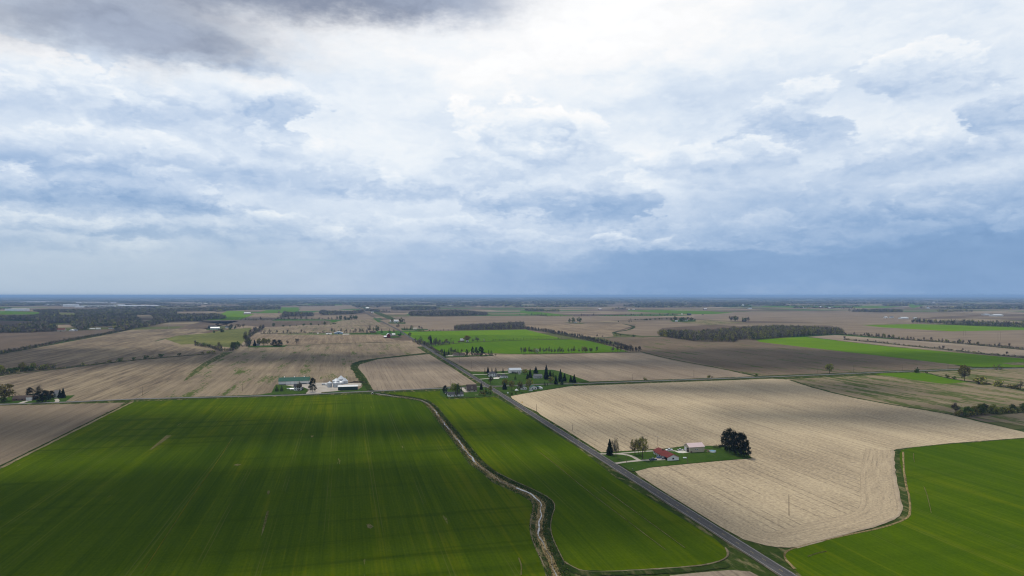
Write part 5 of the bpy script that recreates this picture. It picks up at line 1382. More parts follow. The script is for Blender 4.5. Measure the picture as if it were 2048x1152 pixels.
def house(name, label, cat, l, r, W, wall_h, roof_h, ridge='x', wall='white', roof='roof_dark', hip=False, over=.45, base=.3, group=None,
          windows=(), doors=(), chimney=None, trim=None, dormer=None, cupolas=0, gambrel=False, snap=True, detail=True):
    """l, r: photo pixels of the two lower corners of the wall that faces the camera; W: depth behind it in metres.
    windows / doors: (face, along 0..1, sill height, width, height[, material])  faces: f front, e east end, w west end"""
    a, b = P(*l), P(*r); mid = (a + b) / 2; d = b - a; L = abs(d.dot(UD)) if snap else d.length
    rz = ROTZ if snap else math.atan2(d.y, d.x)
    o = empty(name, (mid.x, mid.y, .02), label, cat, group, rz)
    x0, x1 = -L / 2, L / 2
    g = Geo(); h = wall_h
    if ridge == 'x':
        rd = W / 2
        if gambrel: prof = [(0, h), (W * .18, h + roof_h * .62), (rd, h + roof_h), (W * .82, h + roof_h * .62), (W, h)]
        elif hip: prof = [(0, h), (W, h)]
        else: prof = [(0, h), (rd, h + roof_h), (W, h)]
        sec = [(0, 0)] + [(p[0], p[1] - (.12 if 0 < i < len(prof) - 1 else 0)) for i, p in enumerate(prof)] + [(W, 0)]
        k = len(g.v)
        for x in (x0, x1): g.v += [(x, y, z) for y, z in sec]
        n = len(sec); g.f.append(tuple(k + i for i in range(n))[::-1][::-1]); g.f.append(tuple(k + n + i for i in range(n))[::-1]); g.m += [0, 0]
        for i in range(n - 1) if True else (): 
            g.f.append((k + i + 1, k + i, k + n + i, k + n + i + 1)); g.m.append(0)
    else:
        hw = L / 2
        if gambrel: prof = [(x0, h), (x0 + L * .15, h + roof_h * .62), (0, h + roof_h), (x1 - L * .15, h + roof_h * .62), (x1, h)]
        elif hip: prof = [(x0, h), (x1, h)]
        else: prof = [(x0, h), (0, h + roof_h), (x1, h)]
        sec = [(x0, 0)] + [(p[0], p[1] - (.12 if 0 < i < len(prof) - 1 else 0)) for i, p in enumerate(prof)] + [(x1, 0)]
        k = len(g.v)
        for y in (0, W): g.v += [(x, y, z) for x, z in sec]
        n = len(sec); g.f.append(tuple(k + i for i in range(n))[::-1]); g.f.append(tuple(k + n + i for i in range(n))); g.m += [0, 0]
        for i in range(n - 1):
            g.f.append((k + i, k + i + 1, k + n + i + 1, k + n + i)); g.m.append(0)
    part(g, 'wall', M[wall], o)
    # roof: slabs with thickness and overhang
    g = Geo(); T = .18; ov = over
    def slab(p, q, lo, hi, axis):
        k = len(g.v)
        for t in (lo, hi):
            for (s, z) in (p, q): g.v.append((t, s, z) if axis == 'x' else (s, t, z))
            for (s, z) in (q, p): g.v.append((t, s, z + T) if axis == 'x' else (s, t, z + T))
        for f in ((0, 1, 2, 3), (7, 6, 5, 4), (0, 4, 5, 1), (1, 5, 6, 2), (2, 6, 7, 3), (3, 7, 4, 0)): g.f.append(tuple(k + i for i in f)); g.m.append(0)
    if hip:
        zr = h + roof_h; e = min(L, W) / 2 * .98
        X0, X1, Y0, Y1 = x0 - ov, x1 + ov, -ov, W + ov
        if L >= W: ra, rb = (x0 + e, W / 2, zr), (x1 - e, W / 2, zr)
        else: ra, rb = (0, e, zr), (0, W - e, zr)
        k = len(g.v); g.v += [(X0, Y0, h), (X1, Y0, h), (X1, Y1, h), (X0, Y1, h), ra, rb, (X0, Y0, h + .1), (X1, Y0, h + .1), (X1, Y1, h + .1), (X0, Y1, h + .1)]
        if L >= W: fs = [(6, 7, 5, 4), (7, 8, 5), (8, 9, 4, 5), (9, 6, 4)]
        else: fs = [(6, 7, 4), (7, 8, 5, 4), (8, 9, 5), (9, 6, 4, 5)]
        fs += [(0, 1, 7, 6), (1, 2, 8, 7), (2, 3, 9, 8), (3, 0, 6, 9), (3, 2, 1, 0)]
        for f in fs: g.f.append(tuple(k + i for i in f)); g.m.append(0)
    else:
        lo, hi = (x0 - ov, x1 + ov) if ridge == 'x' else (-ov, W + ov)
        pr = [list(p) for p in prof]
        for i, j in ((0, 1), (-1, -2)):
            dx, dz = pr[i][0] - pr[j][0], pr[i][1] - pr[j][1]; s = ov / max(.1, abs(dx)) ; pr[i] = [pr[i][0] + dx * s, pr[i][1] + dz * s]
        for p, q in zip(pr, pr[1:]): slab(p, q, lo, hi, ridge)
    rf = part(g, 'roof', M[roof], o)
    zr = h + roof_h
    if chimney:
        cx, cy_, ch = chimney; g = Geo(); g.box(cx - .4, cx + .4, cy_ - .4, cy_ + .4, h, zr + ch); g.box(cx - .5, cx + .5, cy_ - .5, cy_ + .5, zr + ch, zr + ch + .15); c = part(g, 'chimney', M['brick'], rf)
    for c in range(cupolas):
        cx = x0 + L * (c + .5) / cupolas * .98 + L * .01; g = Geo(); g.box(cx - .6, cx + .6, W / 2 - .6, W / 2 + .6, zr - .3, zr + .9)
        k = len(g.v); g.v += [(cx - .8, W / 2 - .8, zr + .9), (cx + .8, W / 2 - .8, zr + .9), (cx + .8, W / 2 + .8, zr + .9), (cx - .8, W / 2 + .8, zr + .9), (cx, W / 2, zr + 1.6)]
        for f in ((0, 1, 4), (1, 2, 4), (2, 3, 4), (3, 0, 4), (3, 2, 1, 0)): g.f.append(tuple(k + i for i in f)); g.m.append(0)
        part(g, 'cupola', M['white_paint'], rf)
    if dormer:
        dx, dw, dz, dh = dormer; y0 = W * .10; g = Geo(); g.box(dx - dw / 2, dx + dw / 2, y0, W * .45, dz, dz + dh)
        k = len(g.v); g.v += [(dx - dw / 2, y0, dz + dh), (dx + dw / 2, y0, dz + dh), (dx, y0, dz + dh + dw * .45)]; g.f.append((k, k + 1, k + 2)); g.m.append(0)
        dm = part(g, 'dormer', M[wall], rf)
        g = Geo(); slab((dx - dw / 2 - .2, dz + dh - .1), (dx, dz + dh + dw * .48), y0 - .2, W * .47, 'y'); slab((dx, dz + dh + dw * .48), (dx + dw / 2 + .2, dz + dh - .1), y0 - .2, W * .47, 'y')
        g2 = Geo(); g2.box(dx - dw * .25, dx + dw * .25, y0 - .05, y0 + .05, dz + dh * .3, dz + dh * .95)
        part(g, 'dormer_roof', M[roof], rf); part(g2, 'dormer_window', M['glass'], rf)
    def onwall(face, t, z, w, hh, proud):
        g = Geo()
        if face == 'f': c = x0 + L * t; g.box(c - w / 2, c + w / 2, -proud, .05, z, z + hh)
        elif face == 'e': c = W * t; g.box(x1 - .05, x1 + proud, c - w / 2, c + w / 2, z, z + hh)
        else: c = W * t; g.box(x0 - proud, x0 + .05, c - w / 2, c + w / 2, z, z + hh)
        return g
    for wdw in windows:
        f, t, z, w, hh = wdw[:5]; q = part(onwall(f, t, z, w, hh, .06), 'window', M['glass'], o)
        if detail: part(onwall(f, t, z - .12, w + .24, hh + .24, .04), 'window_frame', M['white_paint'], q)
    for dr in doors:
        f, t, z, w, hh = dr[:5]; part(onwall(f, t, z, w, hh, .07), 'door', M[dr[5] if len(dr) > 5 else 'door_white'], o)
    if trim:
        mt, th = trim; g = Geo(); g.box(x0 - .03, x1 + .03, -.03, W + .03, 0.0, th); part(g, 'base_trim', M[mt], o)
    return o

# --- the ranch by the road
rh = house('ranch_house', "long low farmhouse with a dark red roof and a white gable end facing the photographer", 'house', c7(885,470), c7(1010,462), 23.6, 2.75, 1.75, 'y', 'white', 'roof_red', over=.55,
           windows=[('f', .5, 1.1, 1.5, 1.25), ('w', .93, 1.0, 1.6, 1.2), ('w', .82, 1.0, 1.2, 1.2), ('w', .55, 1.0, 2.2, 1.3), ('w', .40, 1.0, 1.2, 1.2), ('e', .3, 1.0, 1.4, 1.2), ('e', .7, 1.0, 1.4, 1.2)],
           doors=[('w', .66, .1, 1.0, 2.1, 'brick'), ('w', .13, .05, 4.6, 2.2, 'dark_door')], chimney=(-.6, 15.5, .9), trim=('grey_wall', .35))
g = Geo(); g.box(-4.35 - 1.5, -4.35, 6.0, 19.0, 2.45, 2.6); part(g, 'porch_roof', M['roof_red'], rh)
for yy in (6.3, 9.4, 12.5, 15.6, 18.7):
    g = Geo(); g.box(-5.78, -5.66, yy - .06, yy + .06, 0, 2.45); part(g, 'porch_post', M['white_paint'], rh)
house('pole_barn', "tan pole barn with a pale pink roof and an open west gable", 'barn', c7(1130,376), c7(1304,368), 8.6, 4.4, 2.1, 'x', 'tan', 'roof_pink', over=.4,
      windows=[('f', .42, 2.2, .9, .7), ('f', .52, 2.2, .9, .7)], doors=[('w', .30, .05, 3.4, 3.4, 'dark_door'), ('w', .72, .05, 3.0, 3.4, 'door_white'), ('f', .12, .05, 1.4, 1.3, 'brick')])
# --- grain bin farm
house('long_barn', "long white barn with a green metal roof and three cupolas", 'barn', c8(292,316), c8(776,300), 16, 4.9, 3.9, 'x', 'white', 'roof_green', cupolas=3, over=.6, trim=('green_dark', .8), detail=False,
      doors=[('f', .24 + .14 * 0, .1, .25, 4.2, 'grey_wall'), ('f', .31, .05, 5.6, 4.4), ('f', .44, .05, 5.2, 4.4), ('f', .375, .1, .2, 4.4, 'dark_door'), ('f', .505, .1, .2, 4.4, 'dark_door')], windows=[('f', .8, .9, 9.0, .7)])
house('farmhouse', "two-storey white farmhouse with a dark roof at the grain bin farm", 'house', c8(532,408), c8(650,404), 7.5, 5.0, 3.0, 'x', 'white', 'roof_dark', chimney=(2, 3.7, .8), detail=False,
      windows=[('f', t, z, .9, 1.4) for t in (.2, .5, .8) for z in (.9, 3.2)], doors=[('f', .65, .05, 1.0, 2.1, 'brick')])
house('porch_annex', "small single-storey annex on the east side of the two-storey farmhouse", 'shed', c8(655,394), c8(675,394), 4, 2.4, .9, 'x', 'white', 'roof_dark', windows=[('f', .5, .9, .8, 1)], detail=False)
house('garden_shed', "small white lean shed on the lawn west of the two-storey farmhouse", 'shed', c8(474,399), c8(530,400), 3.2, 1.9, .7, 'x', 'white', 'roof_white', windows=[('f', .5, .7, .8, .7)], detail=False)
house('green_shed', "long dark green machine shed with a whitish roof beside the grain bins", 'shed', c8(1228,405), c8(1540,393), 11, 4.6, 1.3, 'x', 'green_dark', 'roof_white', over=.3, detail=False, windows=[('f', .18, 1.6, 1.0, .9), ('f', .5, 1.6, 1.0, .9), ('f', .83, 1.6, 1.0, .9)], doors=[('w', .5, .05, 4, 3.6, 'door_white')])
def grain_bin(label, cf, x, yb, w_px, wall_px, cone_px, s):
    p = P(*cf(x, yb)); k = p.length / F / s; rad = w_px * k / 2; hw = wall_px * k; hc = cone_px * k * .92
    o = empty('grain_bin', (p.x, p.y + rad, .02), label, 'grain bin', "galvanised grain bins on the farmyard")
    g = Geo(); prof = []
    n = 9
    for i in range(n + 1): prof += [(rad - .02, hw * i / n), (rad + .03, hw * (i + .5) / n)] if i < n else [(rad, hw)]
    g.lathe(prof, 24); part(g, 'wall', M['galv'], o)
    g = Geo(); g.lathe([(rad + .12, hw - .05), (rad + .12, hw + .05), (.45, hw + hc), (.45, hw + hc + .3), (.1, hw + hc + .5)], 24); part(g, 'roof', M['galv_roof'], o)
    g = Geo(); g.box(-.5, .5, -rad - .08, -rad + .1, .2, 2.1); part(g, 'door', M['galv_roof'], o)
    g = Geo(); g.box(rad * .7 - .2, rad * .7 + .2, -rad * .78 - .1, -rad * .72, .1, hw); part(g, 'ladder', M['steel'], o)
grain_bin("small front grain bin at the west end of the cluster", c8, 1087, 356, 70, 66, 26, 7.877)
grain_bin("front grain bin second from the west, next to the green shed", c8, 1183, 356, 80, 68, 26, 7.877)
grain_bin("short grain bin behind the green shed's west corner", c8, 1266, 312, 80, 36, 20, 7.877)
grain_bin("tall grain bin at the east end of the cluster", c8, 1326, 302, 90, 46, 46, 7.877)
grain_bin("wide grain bin behind the two front ones", c8, 1184, 300, 116, 44, 40, 7.877)
grain_bin("largest grain bin with the highest cone, at the back", c8, 1260, 278, 118, 50, 54, 7.877)
p = P(*c8(1040, 326)); o = empty('liquid_tank', (p.x, p.y, .02), "small white upright tank beside the western grain bin", 'tank'); g = Geo(); g.lathe([(1.4, 0), (1.45, 2.6), (1.2, 3.1), (.3, 3.5)], 18); part(g, 'shell', M['white_paint'], o); g = Geo(); g.lathe([(.3, 3.4), (.3, 3.7), (.05, 3.75)], 10); part(g, 'lid', M['steel'], o)
p = P(*c8(1000, 318)); o = empty('grain_wagon', (p.x, p.y, .02), "grey farm wagon parked west of the grain bins", 'wagon', None, ROTZ); g = Geo(); g.box(-2.2, 2.2, -1.1, 1.1, .8, 2.1); g.box(-1.5, 1.5, -.7, .7, .5, .8); part(g, 'body', M['galv'], o)
for sx in (-1.4, 1.4):
    for sy in (-1, 1):
        g = Geo(); g.cone((sx, sy - .12, .45), (sx, sy + .12, .45), .45, .45, 12); g.f.append(tuple(range(12))[::-1]); g.f.append(tuple(range(12, 24))); g.m += [0, 0]; part(g, 'wheel', M['rubber'], o)
p = P(*c8(447, 383)); o = empty('utility_trailer', (p.x, p.y, .02), "low white trailer on the lawn west of the farmhouse", 'trailer', None, ROTZ); g = Geo(); g.box(-1.9, 1.9, -.9, .9, .5, 1.5); part(g, 'body', M['white_paint'], o)
for sx in (-.5, .5):
    g = Geo(); g.cone((sx, -1.0, .35), (sx, 1.0, .35), .35, .35, 10); part(g, 'wheel', M['rubber'], o)
lr = random.Random(8)
p = P(*c8(1510, 275)); g = Geo()
for i in range(34):
    a = lr.uniform(-.3, .3) + ROTZ; L = lr.uniform(1.5, 4); x, y, z = lr.gauss(0, 5), lr.gauss(0, 2.4), abs(lr.gauss(.3, .5)) + .2
    g.cone((x - math.cos(a) * L, y - math.sin(a) * L, z), (x + math.cos(a) * L, y + math.sin(a) * L, z + lr.uniform(-.2, .3)), .28, .22, 6)
o = g.obj('log_pile', [M['bark']]); o.location = (p.x, p.y, 0); tag(o, "dark pile of logs and brush behind the green shed", 'log pile', None, 'stuff')
# --- culvert pipe under the road
p = P(745, 788.6); o = empty('culvert', (p.x, p.y, .02), "round dark culvert mouth where the ditch passes under the side road", 'culvert', None, ROTZ)
g = Geo(); n = 18
for yy in (-1.0, 2.0):
    for rr in (1.35, 1.15):
        for i in range(n): w = 6.2832 * i / n; g.v.append((math.cos(w) * rr, yy, .55 + math.sin(w) * rr))
for i in range(n):
    j = (i + 1) % n
    g.f += [(i, j, n + j, n + i), (i, 2 * n + i, 2 * n + j, j), (n + i, n + j, 3 * n + j, 3 * n + i)]; g.m += [0, 0, 1]
part(g, 'pipe', [M['galv'], M['dark_door']], o)
g = Geo(); g.v += [(math.cos(6.2832 * i / n) * 1.14, 1.2, .55 + math.sin(6.2832 * i / n) * 1.14) for i in range(n)]; g.f.append(tuple(range(n))); g.m.append(0); part(g, 'opening', M['dark_door'], o)
# --- crossroads houses
house('white_house', "white single-storey house half hidden by trees at the crossroads", 'house', c6(232,602), c6(428,594), 8.5, 2.9, 2.3, 'x', 'white', 'roof_dark', windows=[('f', .16, 1.1, 1.3, 1.1), ('f', .55, 1.1, 1.3, 1.1), ('f', .82, 1.1, 1.3, 1.1)], doors=[('f', .4, .05, 1, 2.1, 'brick')])
house('brown_roof_house', "house with a steep brown roof and one white dormer at the crossroads", 'house', c6(478,541), c6(598,536), 10, 2.5, 6.2, 'x', 'beige', 'roof_brown', over=.4, dormer=(0.2, 2.3, 4.3, 1.7), windows=[('f', .2, .9, 1.2, 1.2), ('f', .75, .9, 1.6, 1.2), ('w', .5, 3.6, 1.2, 1.3)], doors=[('f', .5, .05, 1, 2.1)])
house('garden_shed', "tiny white shed at the west end of the white crossroads house", 'shed', c6(196,566), c6(222,566), 2.6, 2.0, .8, 'x', 'white', 'roof_grey', detail=False, windows=[('f', .5, .8, .6, .6)])
p = P(*c6(595, 583)); o = empty('garden_table', (p.x, p.y, .02), "pale garden table on the lawn east of the white crossroads house", 'table', None, ROTZ); g = Geo(); g.box(-2.0, 2.0, -.6, .6, .72, .8); part(g, 'tabletop', M['tan'], o)
for sx in (-1.7, 1.7):
    g = Geo(); g.box(sx - .08, sx + .08, -.5, .5, 0, .72); part(g, 'leg', M['timber'], o)
house('farmhouse', "two-storey pale house with a dark hip roof north-east of the crossroads", 'house', c6(760,347), c6(856,345), 9, 5.0, 2.9, 'x', 'white', 'roof_dark', hip=True, detail=False, windows=[('f', t, z, 1.2, 1.3) for t in (.2, .55, .8) for z in (.9, 3.4)], doors=[('f', .38, .05, 1.0, 2.1)])
house('link_wing', "low connecting wing between the hip-roofed house and its garage", 'house', c6(860,352), c6(906,354), 7, 2.5, 1.8, 'x', 'beige', 'roof_dark', doors=[('f', .5, .05, 1.6, 2.1, 'dark_door')], detail=False)
house('garage', "white garage with a grey hip roof and two windows north-east of the crossroads", 'garage', c6(908,362), c6(1000,361), 8.5, 3.0, 2.4, 'x', 'white', 'roof_dark', hip=True, windows=[('f', .45, 1.0, 2.0, 1.0), ('f', .8, 1.0, 2.0, 1.0)], detail=False)
house('white_barn', "white metal barn with a pale blue-grey roof north-east of the crossroads", 'barn', c6(1022,302), c6(1170,298), 12, 5.2, 2.6, 'x', 'white', 'roof_bluegrey', trim=('green_dark', .9), detail=False, windows=[('f', .68, 1.6, 1.6, 1.1), ('f', .85, 1.6, 1.4, 1.1)], doors=[('f', .28, .05, 4.2, 3.2, 'green_dark'), ('f', .28, 2.0, 3.2, 1.0, 'door_white')])
house('grey_shed', "small grey shed with a grey roof among the spruces", 'shed', c6(1335,368), c6(1440,366), 8, 3.4, 2.6, 'x', 'grey_wall', 'roof_grey', detail=False, windows=[('f', .45, 1.2, 1.2, 1.1), ('f', .72, 1.2, 1.0, 1.1)])
house('white_cottage', "small white gabled cottage with two dark windows, west of its pair", 'house', c6(1172,513), c6(1240,510), 9, 3.0, 2.0, 'y', 'white', 'roof_green', windows=[('f', .3, 1.0, 1.4, 1.3), ('f', .7, 1.0, 1.0, 1.3)])
house('white_cottage', "larger white cottage with a greenish roof and two dark windows beside the camper", 'house', c6(1290,512), c6(1370,508), 9, 3.2, 2.0, 'y', 'white', 'roof_green', windows=[('f', .3, 1.0, 1.3, 1.3), ('f', .72, 1.0, 1.3, 1.3)])
house('carport', "dark open carport under a green roof between cottage and camper", 'carport', c6(1375,500), c6(1400,500), 8, 2.6, .8, 'x', 'dark_door', 'roof_green', detail=False, doors=[('f', .5, .02, 3.0, 2.3, 'black')])
p = P(*c6(1108, 530)); o = empty('tent_canopy', (p.x, p.y, .02), "small white tent canopy on the lawn under the garden trees", 'tent', None, ROTZ)
g = Geo(); g.v += [(-2, -2, 1.6), (2, -2, 1.6), (2, 2, 1.6), (-2, 2, 1.6), (0, 0, 3.4), (-2, -2, 1.3), (2, -2, 1.3), (2, 2, 1.3), (-2, 2, 1.3)]
for f in ((0, 1, 4), (1, 2, 4), (2, 3, 4), (3, 0, 4), (5, 6, 1, 0), (6, 7, 2, 1), (7, 8, 3, 2), (8, 5, 0, 3)): g.f.append(f); g.m.append(0)
part(g, 'canopy_cloth', M['white_paint'], o)
for sx in (-1.95, 1.95):
    for sy in (-1.95, 1.95):
        g = Geo(); g.box(sx - .05, sx + .05, sy - .05, sy + .05, 0, 1.6); part(g, 'leg', M['steel'], o)
p = P(*c6(996, 560)); o = empty('gas_tank', (p.x, p.y, .02), "small white upright gas tank at the lawn's west tip by the road", 'tank'); g = Geo(); g.lathe([(.55, .25), (.8, .6), (.85, 1.4), (.6, 1.9), (.15, 2.05)], 14); part(g, 'shell', M['white_paint'], o); g = Geo(); g.box(-.5, .5, -.5, .5, 0, .3); part(g, 'base', M['dark_door'], o)
# --- camper
p = P(*c6(1413, 503)); o = empty('camper_trailer', (p.x, p.y, .02), "white camper trailer with a rounded front parked east of the cottages", 'camper', None, ROTZ + R(100))
sec = [(-3.6, .5), (3.2, .5), (3.5, 1.2), (3.3, 2.6), (2.6, 3.1), (-3.3, 3.1), (-3.7, 2.6), (-3.7, .8)]
g = Geo()
for y in (-1.25, 1.25): g.v += [(x, y, z) for x, z in sec]
n = len(sec); g.f.append(tuple(range(n))); g.f.append(tuple(range(n, 2 * n))[::-1]); g.m += [0, 0]
for i in range(n): j = (i + 1) % n; g.f.append((j, i, n + i, n + j)); g.m.append(0)
part(g, 'body', M['white_paint'], o); 
for (xa, xb, sy) in ((-2.6, -1.4, -1.27), (.2, 1.6, -1.27), (-2.0, -.8, 1.27), (.6, 1.8, 1.27)): g = Geo(); g.box(xa, xb, sy - .02, sy + .02, 1.6, 2.3); part(g, 'window', M['glass'], o)
g = Geo(); g.box(-3.73, -3.68, -.7, .7, 1.5, 2.2); part(g, 'window', M['glass'], o)
for sy in (-1.2, 1.2):
    for sx in (-.5, .3): g = Geo(); g.cone((sx, sy - .1, .35), (sx, sy + .1, .35), .35, .35, 12); part(g, 'wheel', M['rubber'], o)

# --- vehicles
def vehicle(name, label, px, rz, body, kind='car', group=None, cat=None):
    p = P(*px); o = empty(name, (p.x, p.y, .06), label, cat or ('pickup truck' if kind == 'pickup' else 'car'), group, rz)
    L, W2 = (5.6, .98) if kind == 'pickup' else (4.7, .92)
    if kind == 'pickup': low = [(-2.8, .5), (2.75, .5), (2.8, .95), (2.55, 1.12), (1.15, 1.16), (-2.8, 1.16)]; cab = [(-.95, 1.1), (1.35, 1.1), (.65, 1.85), (-.75, 1.88)]
    elif kind == 'suv': low = [(-2.3, .45), (2.3, .45), (2.35, .85), (2.15, 1.05), (1.1, 1.1), (-2.3, 1.1)]; cab = [(-2.25, 1.05), (1.2, 1.05), (.5, 1.72), (-2.0, 1.75)]
    else: low = [(-2.3, .42), (2.3, .42), (2.35, .7), (2.1, .92), (1.0, .98), (-2.3, .95)]; cab = [(-1.8, .93), (1.2, .93), (.3, 1.45), (-1.1, 1.47)]
    g = Geo()
    def prism(sec, w0, w1):
        k = len(g.v); n = len(sec); zs = [z for _, z in sec]; zl, zh = min(zs), max(zs)
        for sgn in (-1, 1):
            g.v += [(x, sgn * (w0 + (w1 - w0) * (z - zl) / (zh - zl)), z) for x, z in sec]
        g.f.append(tuple(k + i for i in range(n))); g.f.append(tuple(k + n + i for i in range(n))[::-1]); g.m += [0, 0]
        for i in range(n): j = (i + 1) % n; g.f.append((k + j, k + i, k + n + i, k + n + j)); g.m.append(0)
    prism(low, W2, W2 * .96)
    zc = cab[2][1]; g.box(cab[3][0] + .02, cab[2][0] - .02, -W2 * .72, W2 * .72, zc - .02, zc + .07)
    if kind == 'pickup': g.box(-2.75, -1.0, -W2, -W2 + .12, 1.16, 1.3); g.box(-2.75, -1.0, W2 - .12, W2, 1.16, 1.3); g.box(-2.8, -2.7, -W2, W2, 1.16, 1.3)
    part(g, 'body', M[body], o)
    g = Geo(); prism(cab, W2 * .93, W2 * .74); part(g, 'cabin_glass', M['glass'], o)
    for sx in (-L * .31, L * .31):
        for sy in (-1, 1):
            g = Geo(); yy = sy * (W2 - .1); g.cone((sx, yy - .13, .36), (sx, yy + .13, .36), .36, .36, 14); g.f.append(tuple(range(14))[::-1]); g.f.append(tuple(range(14, 28))); g.m += [0, 0]; w = part(g, 'wheel', M['rubber'], o)
            g = Geo(); g.cone((sx, yy + sy * .12, .36), (sx, yy + sy * .15, .36), .2, .18, 10); g.f.append(tuple(range(10, 20)) if sy > 0 else tuple(range(10, 20))[::-1]); g.m.append(0); part(g, 'rim', M['steel'], w)
    for sy in (-.65, .65):
        x = low[2][0]; g = Geo(); g.box(x - .06, x + .02, sy - .16, sy + .16, low[2][1] - .18, low[2][1] - .02); part(g, 'headlight', M['steel'], o)
        g = Geo(); g.box(-L / 2 - .03 if kind == 'pickup' else -2.33, -L / 2 + .05 if kind == 'pickup' else -2.25, sy - .14, sy + .14, .75, .92); part(g, 'taillight', M['car_red'], o)
    return o
GV = "vehicles at the red-roofed farmhouse"
vehicle('pickup_truck', "dark blue pickup parked on the drive west of the red-roofed house", c7(717,462), ROTZ + R(4), 'car_blue', 'pickup', GV)
vehicle('parked_car', "blue car parked close to the red-roofed house's porch", c7(792,440), ROTZ + R(-20), 'car_navy', 'suv', GV)
vehicle('parked_car', "silver car nearest the red-roofed house's garage door", c7(834,450), ROTZ + R(12), 'car_silver', 'car', GV)
vehicle('pickup_truck', "white pickup parked behind the red-roofed house", c7(900,352), ROTZ + R(185), 'car_white', 'pickup', GV)
vehicle('parked_car', "white car at the edge of the concrete pad by the tan barn", c7(1030,350), ROTZ + R(10), 'car_white', 'car', GV)
vehicle('parked_car', "white car parked on the grass in front of the two cottages", c6(1290,528), ROTZ + R(5), 'car_white', 'suv')
vehicle('parked_car', "white car standing east of the white barn's door", c6(1145,312), ROTZ, 'car_white', 'car')
# --- tan barn yard bits
p = P(*c7(1377, 442)); q = P(*c7(1058, 432)); p = P(*c7(1078, 442)); o = empty('propane_tank', (p.x, p.y, .02), "white propane tank lying on the lawn east of the red-roofed house", 'tank', None, ROTZ + R(-30))
g = Geo(); prof = [(-1.35, .05), (-1.3, .25), (-1.15, .42), (-.95, .5), (.95, .5), (1.15, .42), (1.3, .25), (1.35, .05)]; n = 14
for x, r_ in prof:
    for i in range(n): w = 6.2832 * i / n; g.v.append((x, math.cos(w) * r_, .75 + math.sin(w) * r_))
for j in range(len(prof) - 1):
    for i in range(n): q = (i + 1) % n; g.f.append((j * n + i, j * n + q, (j + 1) * n + q, (j + 1) * n + i)); g.m.append(0)
part(g, 'shell', M['white_paint'], o); g = Geo(); g.lathe([(.2, 1.2), (.2, 1.38), (.05, 1.42)], 10); part(g, 'valve_cover', M['steel'], o)
for sx in (-.7, .7): g = Geo(); g.box(sx - .1, sx + .1, -.4, .4, 0, .35); part(g, 'leg', M['steel'], o)
p = P(*c7(1405, 377)); o = empty('swimming_pool', (p.x, p.y + 2.4, .02), "round above-ground swimming pool with white walls and a blue rim", 'swimming pool')
g = Geo(); n = 28
for rr, z in ((2.5, 0), (2.55, 1.25), (2.62, 1.27), (2.62, 1.33), (2.38, 1.33), (2.36, .2)):
    for i in range(n): w = 6.2832 * i / n; g.v.append((math.cos(w) * rr, math.sin(w) * rr, z))
for j in range(5):
    for i in range(n): q = (i + 1) % n; g.f.append((j * n + i, j * n + q, (j + 1) * n + q, (j + 1) * n + i)); g.m.append(0 if j < 1 else 1)
part(g, 'wall', [M['white_paint'], M['roof_bluegrey']], o)
g = Geo(); g.v += [(math.cos(6.2832 * i / n) * 2.4, math.sin(6.2832 * i / n) * 2.4, 1.05) for i in range(n)]; g.f.append(tuple(range(n))); g.m.append(0); part(g, 'water', M['pool_blue'], o)
g = Geo(); g.box(-3.9, -2.55, -.6, .9, 0, 1.2); g.box(-4.4, -3.9, -.6, .9, 0, .6); part(g, 'deck', M['timber'], o)
p = P(*c7(1340, 345)); g = Geo()
for i in range(16): 
    x, y, w = lr.gauss(0, 1.6), lr.gauss(0, .9), lr.uniform(.2, .6); g.box(x - w, x + w, y - w * .7, y + w * .7, .02, lr.uniform(.3, .9))
o = g.obj('junk_pile', [M['timber']]); o.location = (p.x, p.y, 0); tag(o, "low heap of brown junk between the tan barn and the pool", 'junk pile', None, 'stuff')
# antenna
p = P(*c7(772, 306)); o = empty('antenna_mast', (p.x, p.y, .02), "thin lattice antenna mast behind the red roof's west end", 'antenna')
g = Geo()
for a in (0, 2.09, 4.19): g.cone((math.cos(a) * .22, math.sin(a) * .22, 0), (math.cos(a) * .12, math.sin(a) * .12, 8.2), .06, .05, 4)
part(g, 'mast', M['pole'], o); g = Geo(); g.box(-1.0, 1.0, -.04, .04, 8.1, 8.2); g.box(-.6, .6, -.04, .04, 7.7, 7.8); part(g, 'crossarm', M['steel'], o)
p = P(*c7(480, 577)); o = empty('mailbox', (p.x, p.y, .02), "small mailbox on a post at the roadside before the loop drive", 'mailbox'); g = Geo(); g.box(-.06, .06, -.06, .06, 0, 1.05); part(g, 'post', M['pole'], o); g = Geo(); g.box(-.14, .14, -.3, .3, 1.05, 1.35); part(g, 'box', M['galv'], o)

# --- utility poles
def utility_pole(px, top_px, label, arm=True, group="utility poles"):
    p = P(*px); h = max(5.5, (px[1] - top_px) * p.length / F * 1.03)
    o = empty('utility_pole', (p.x, p.y, .02), label, 'utility pole', group, ROTZ)
    g = Geo(); g.cone((0, 0, 0), (0, 0, h), .19, .12, 8); g.f.append(tuple(range(8, 16))); g.m.append(0); part(g, 'pole', M['pole'], o)
    if arm:
        g = Geo(); g.box(-1.1, 1.1, -.07, .07, h - .7, h - .55); ar = part(g, 'crossarm', M['pole'], o)
        for sx in (-1.0, -.4, .4, 1.0): g = Geo(); g.cone((sx, 0, h - .55), (sx, 0, h - .32), .06, .04, 6); part(g, 'insulator', M['white_paint'], ar)
    return o
utility_pole((1578, 1032), 993, "lone wooden pole standing in the bright stubble near the road", False)
utility_pole(c7(1107, 500), c7(0, 338)[1], "utility pole on the field edge beside the red-roofed house's lawn")
utility_pole(c7(418, 494), c7(0, 404)[1], "utility pole on the verge by the loop drive's entrance", False)
utility_pole(c6(1822, 1034), c6(0, 955)[1], "utility pole at the bright field's edge, north of the loop drive")
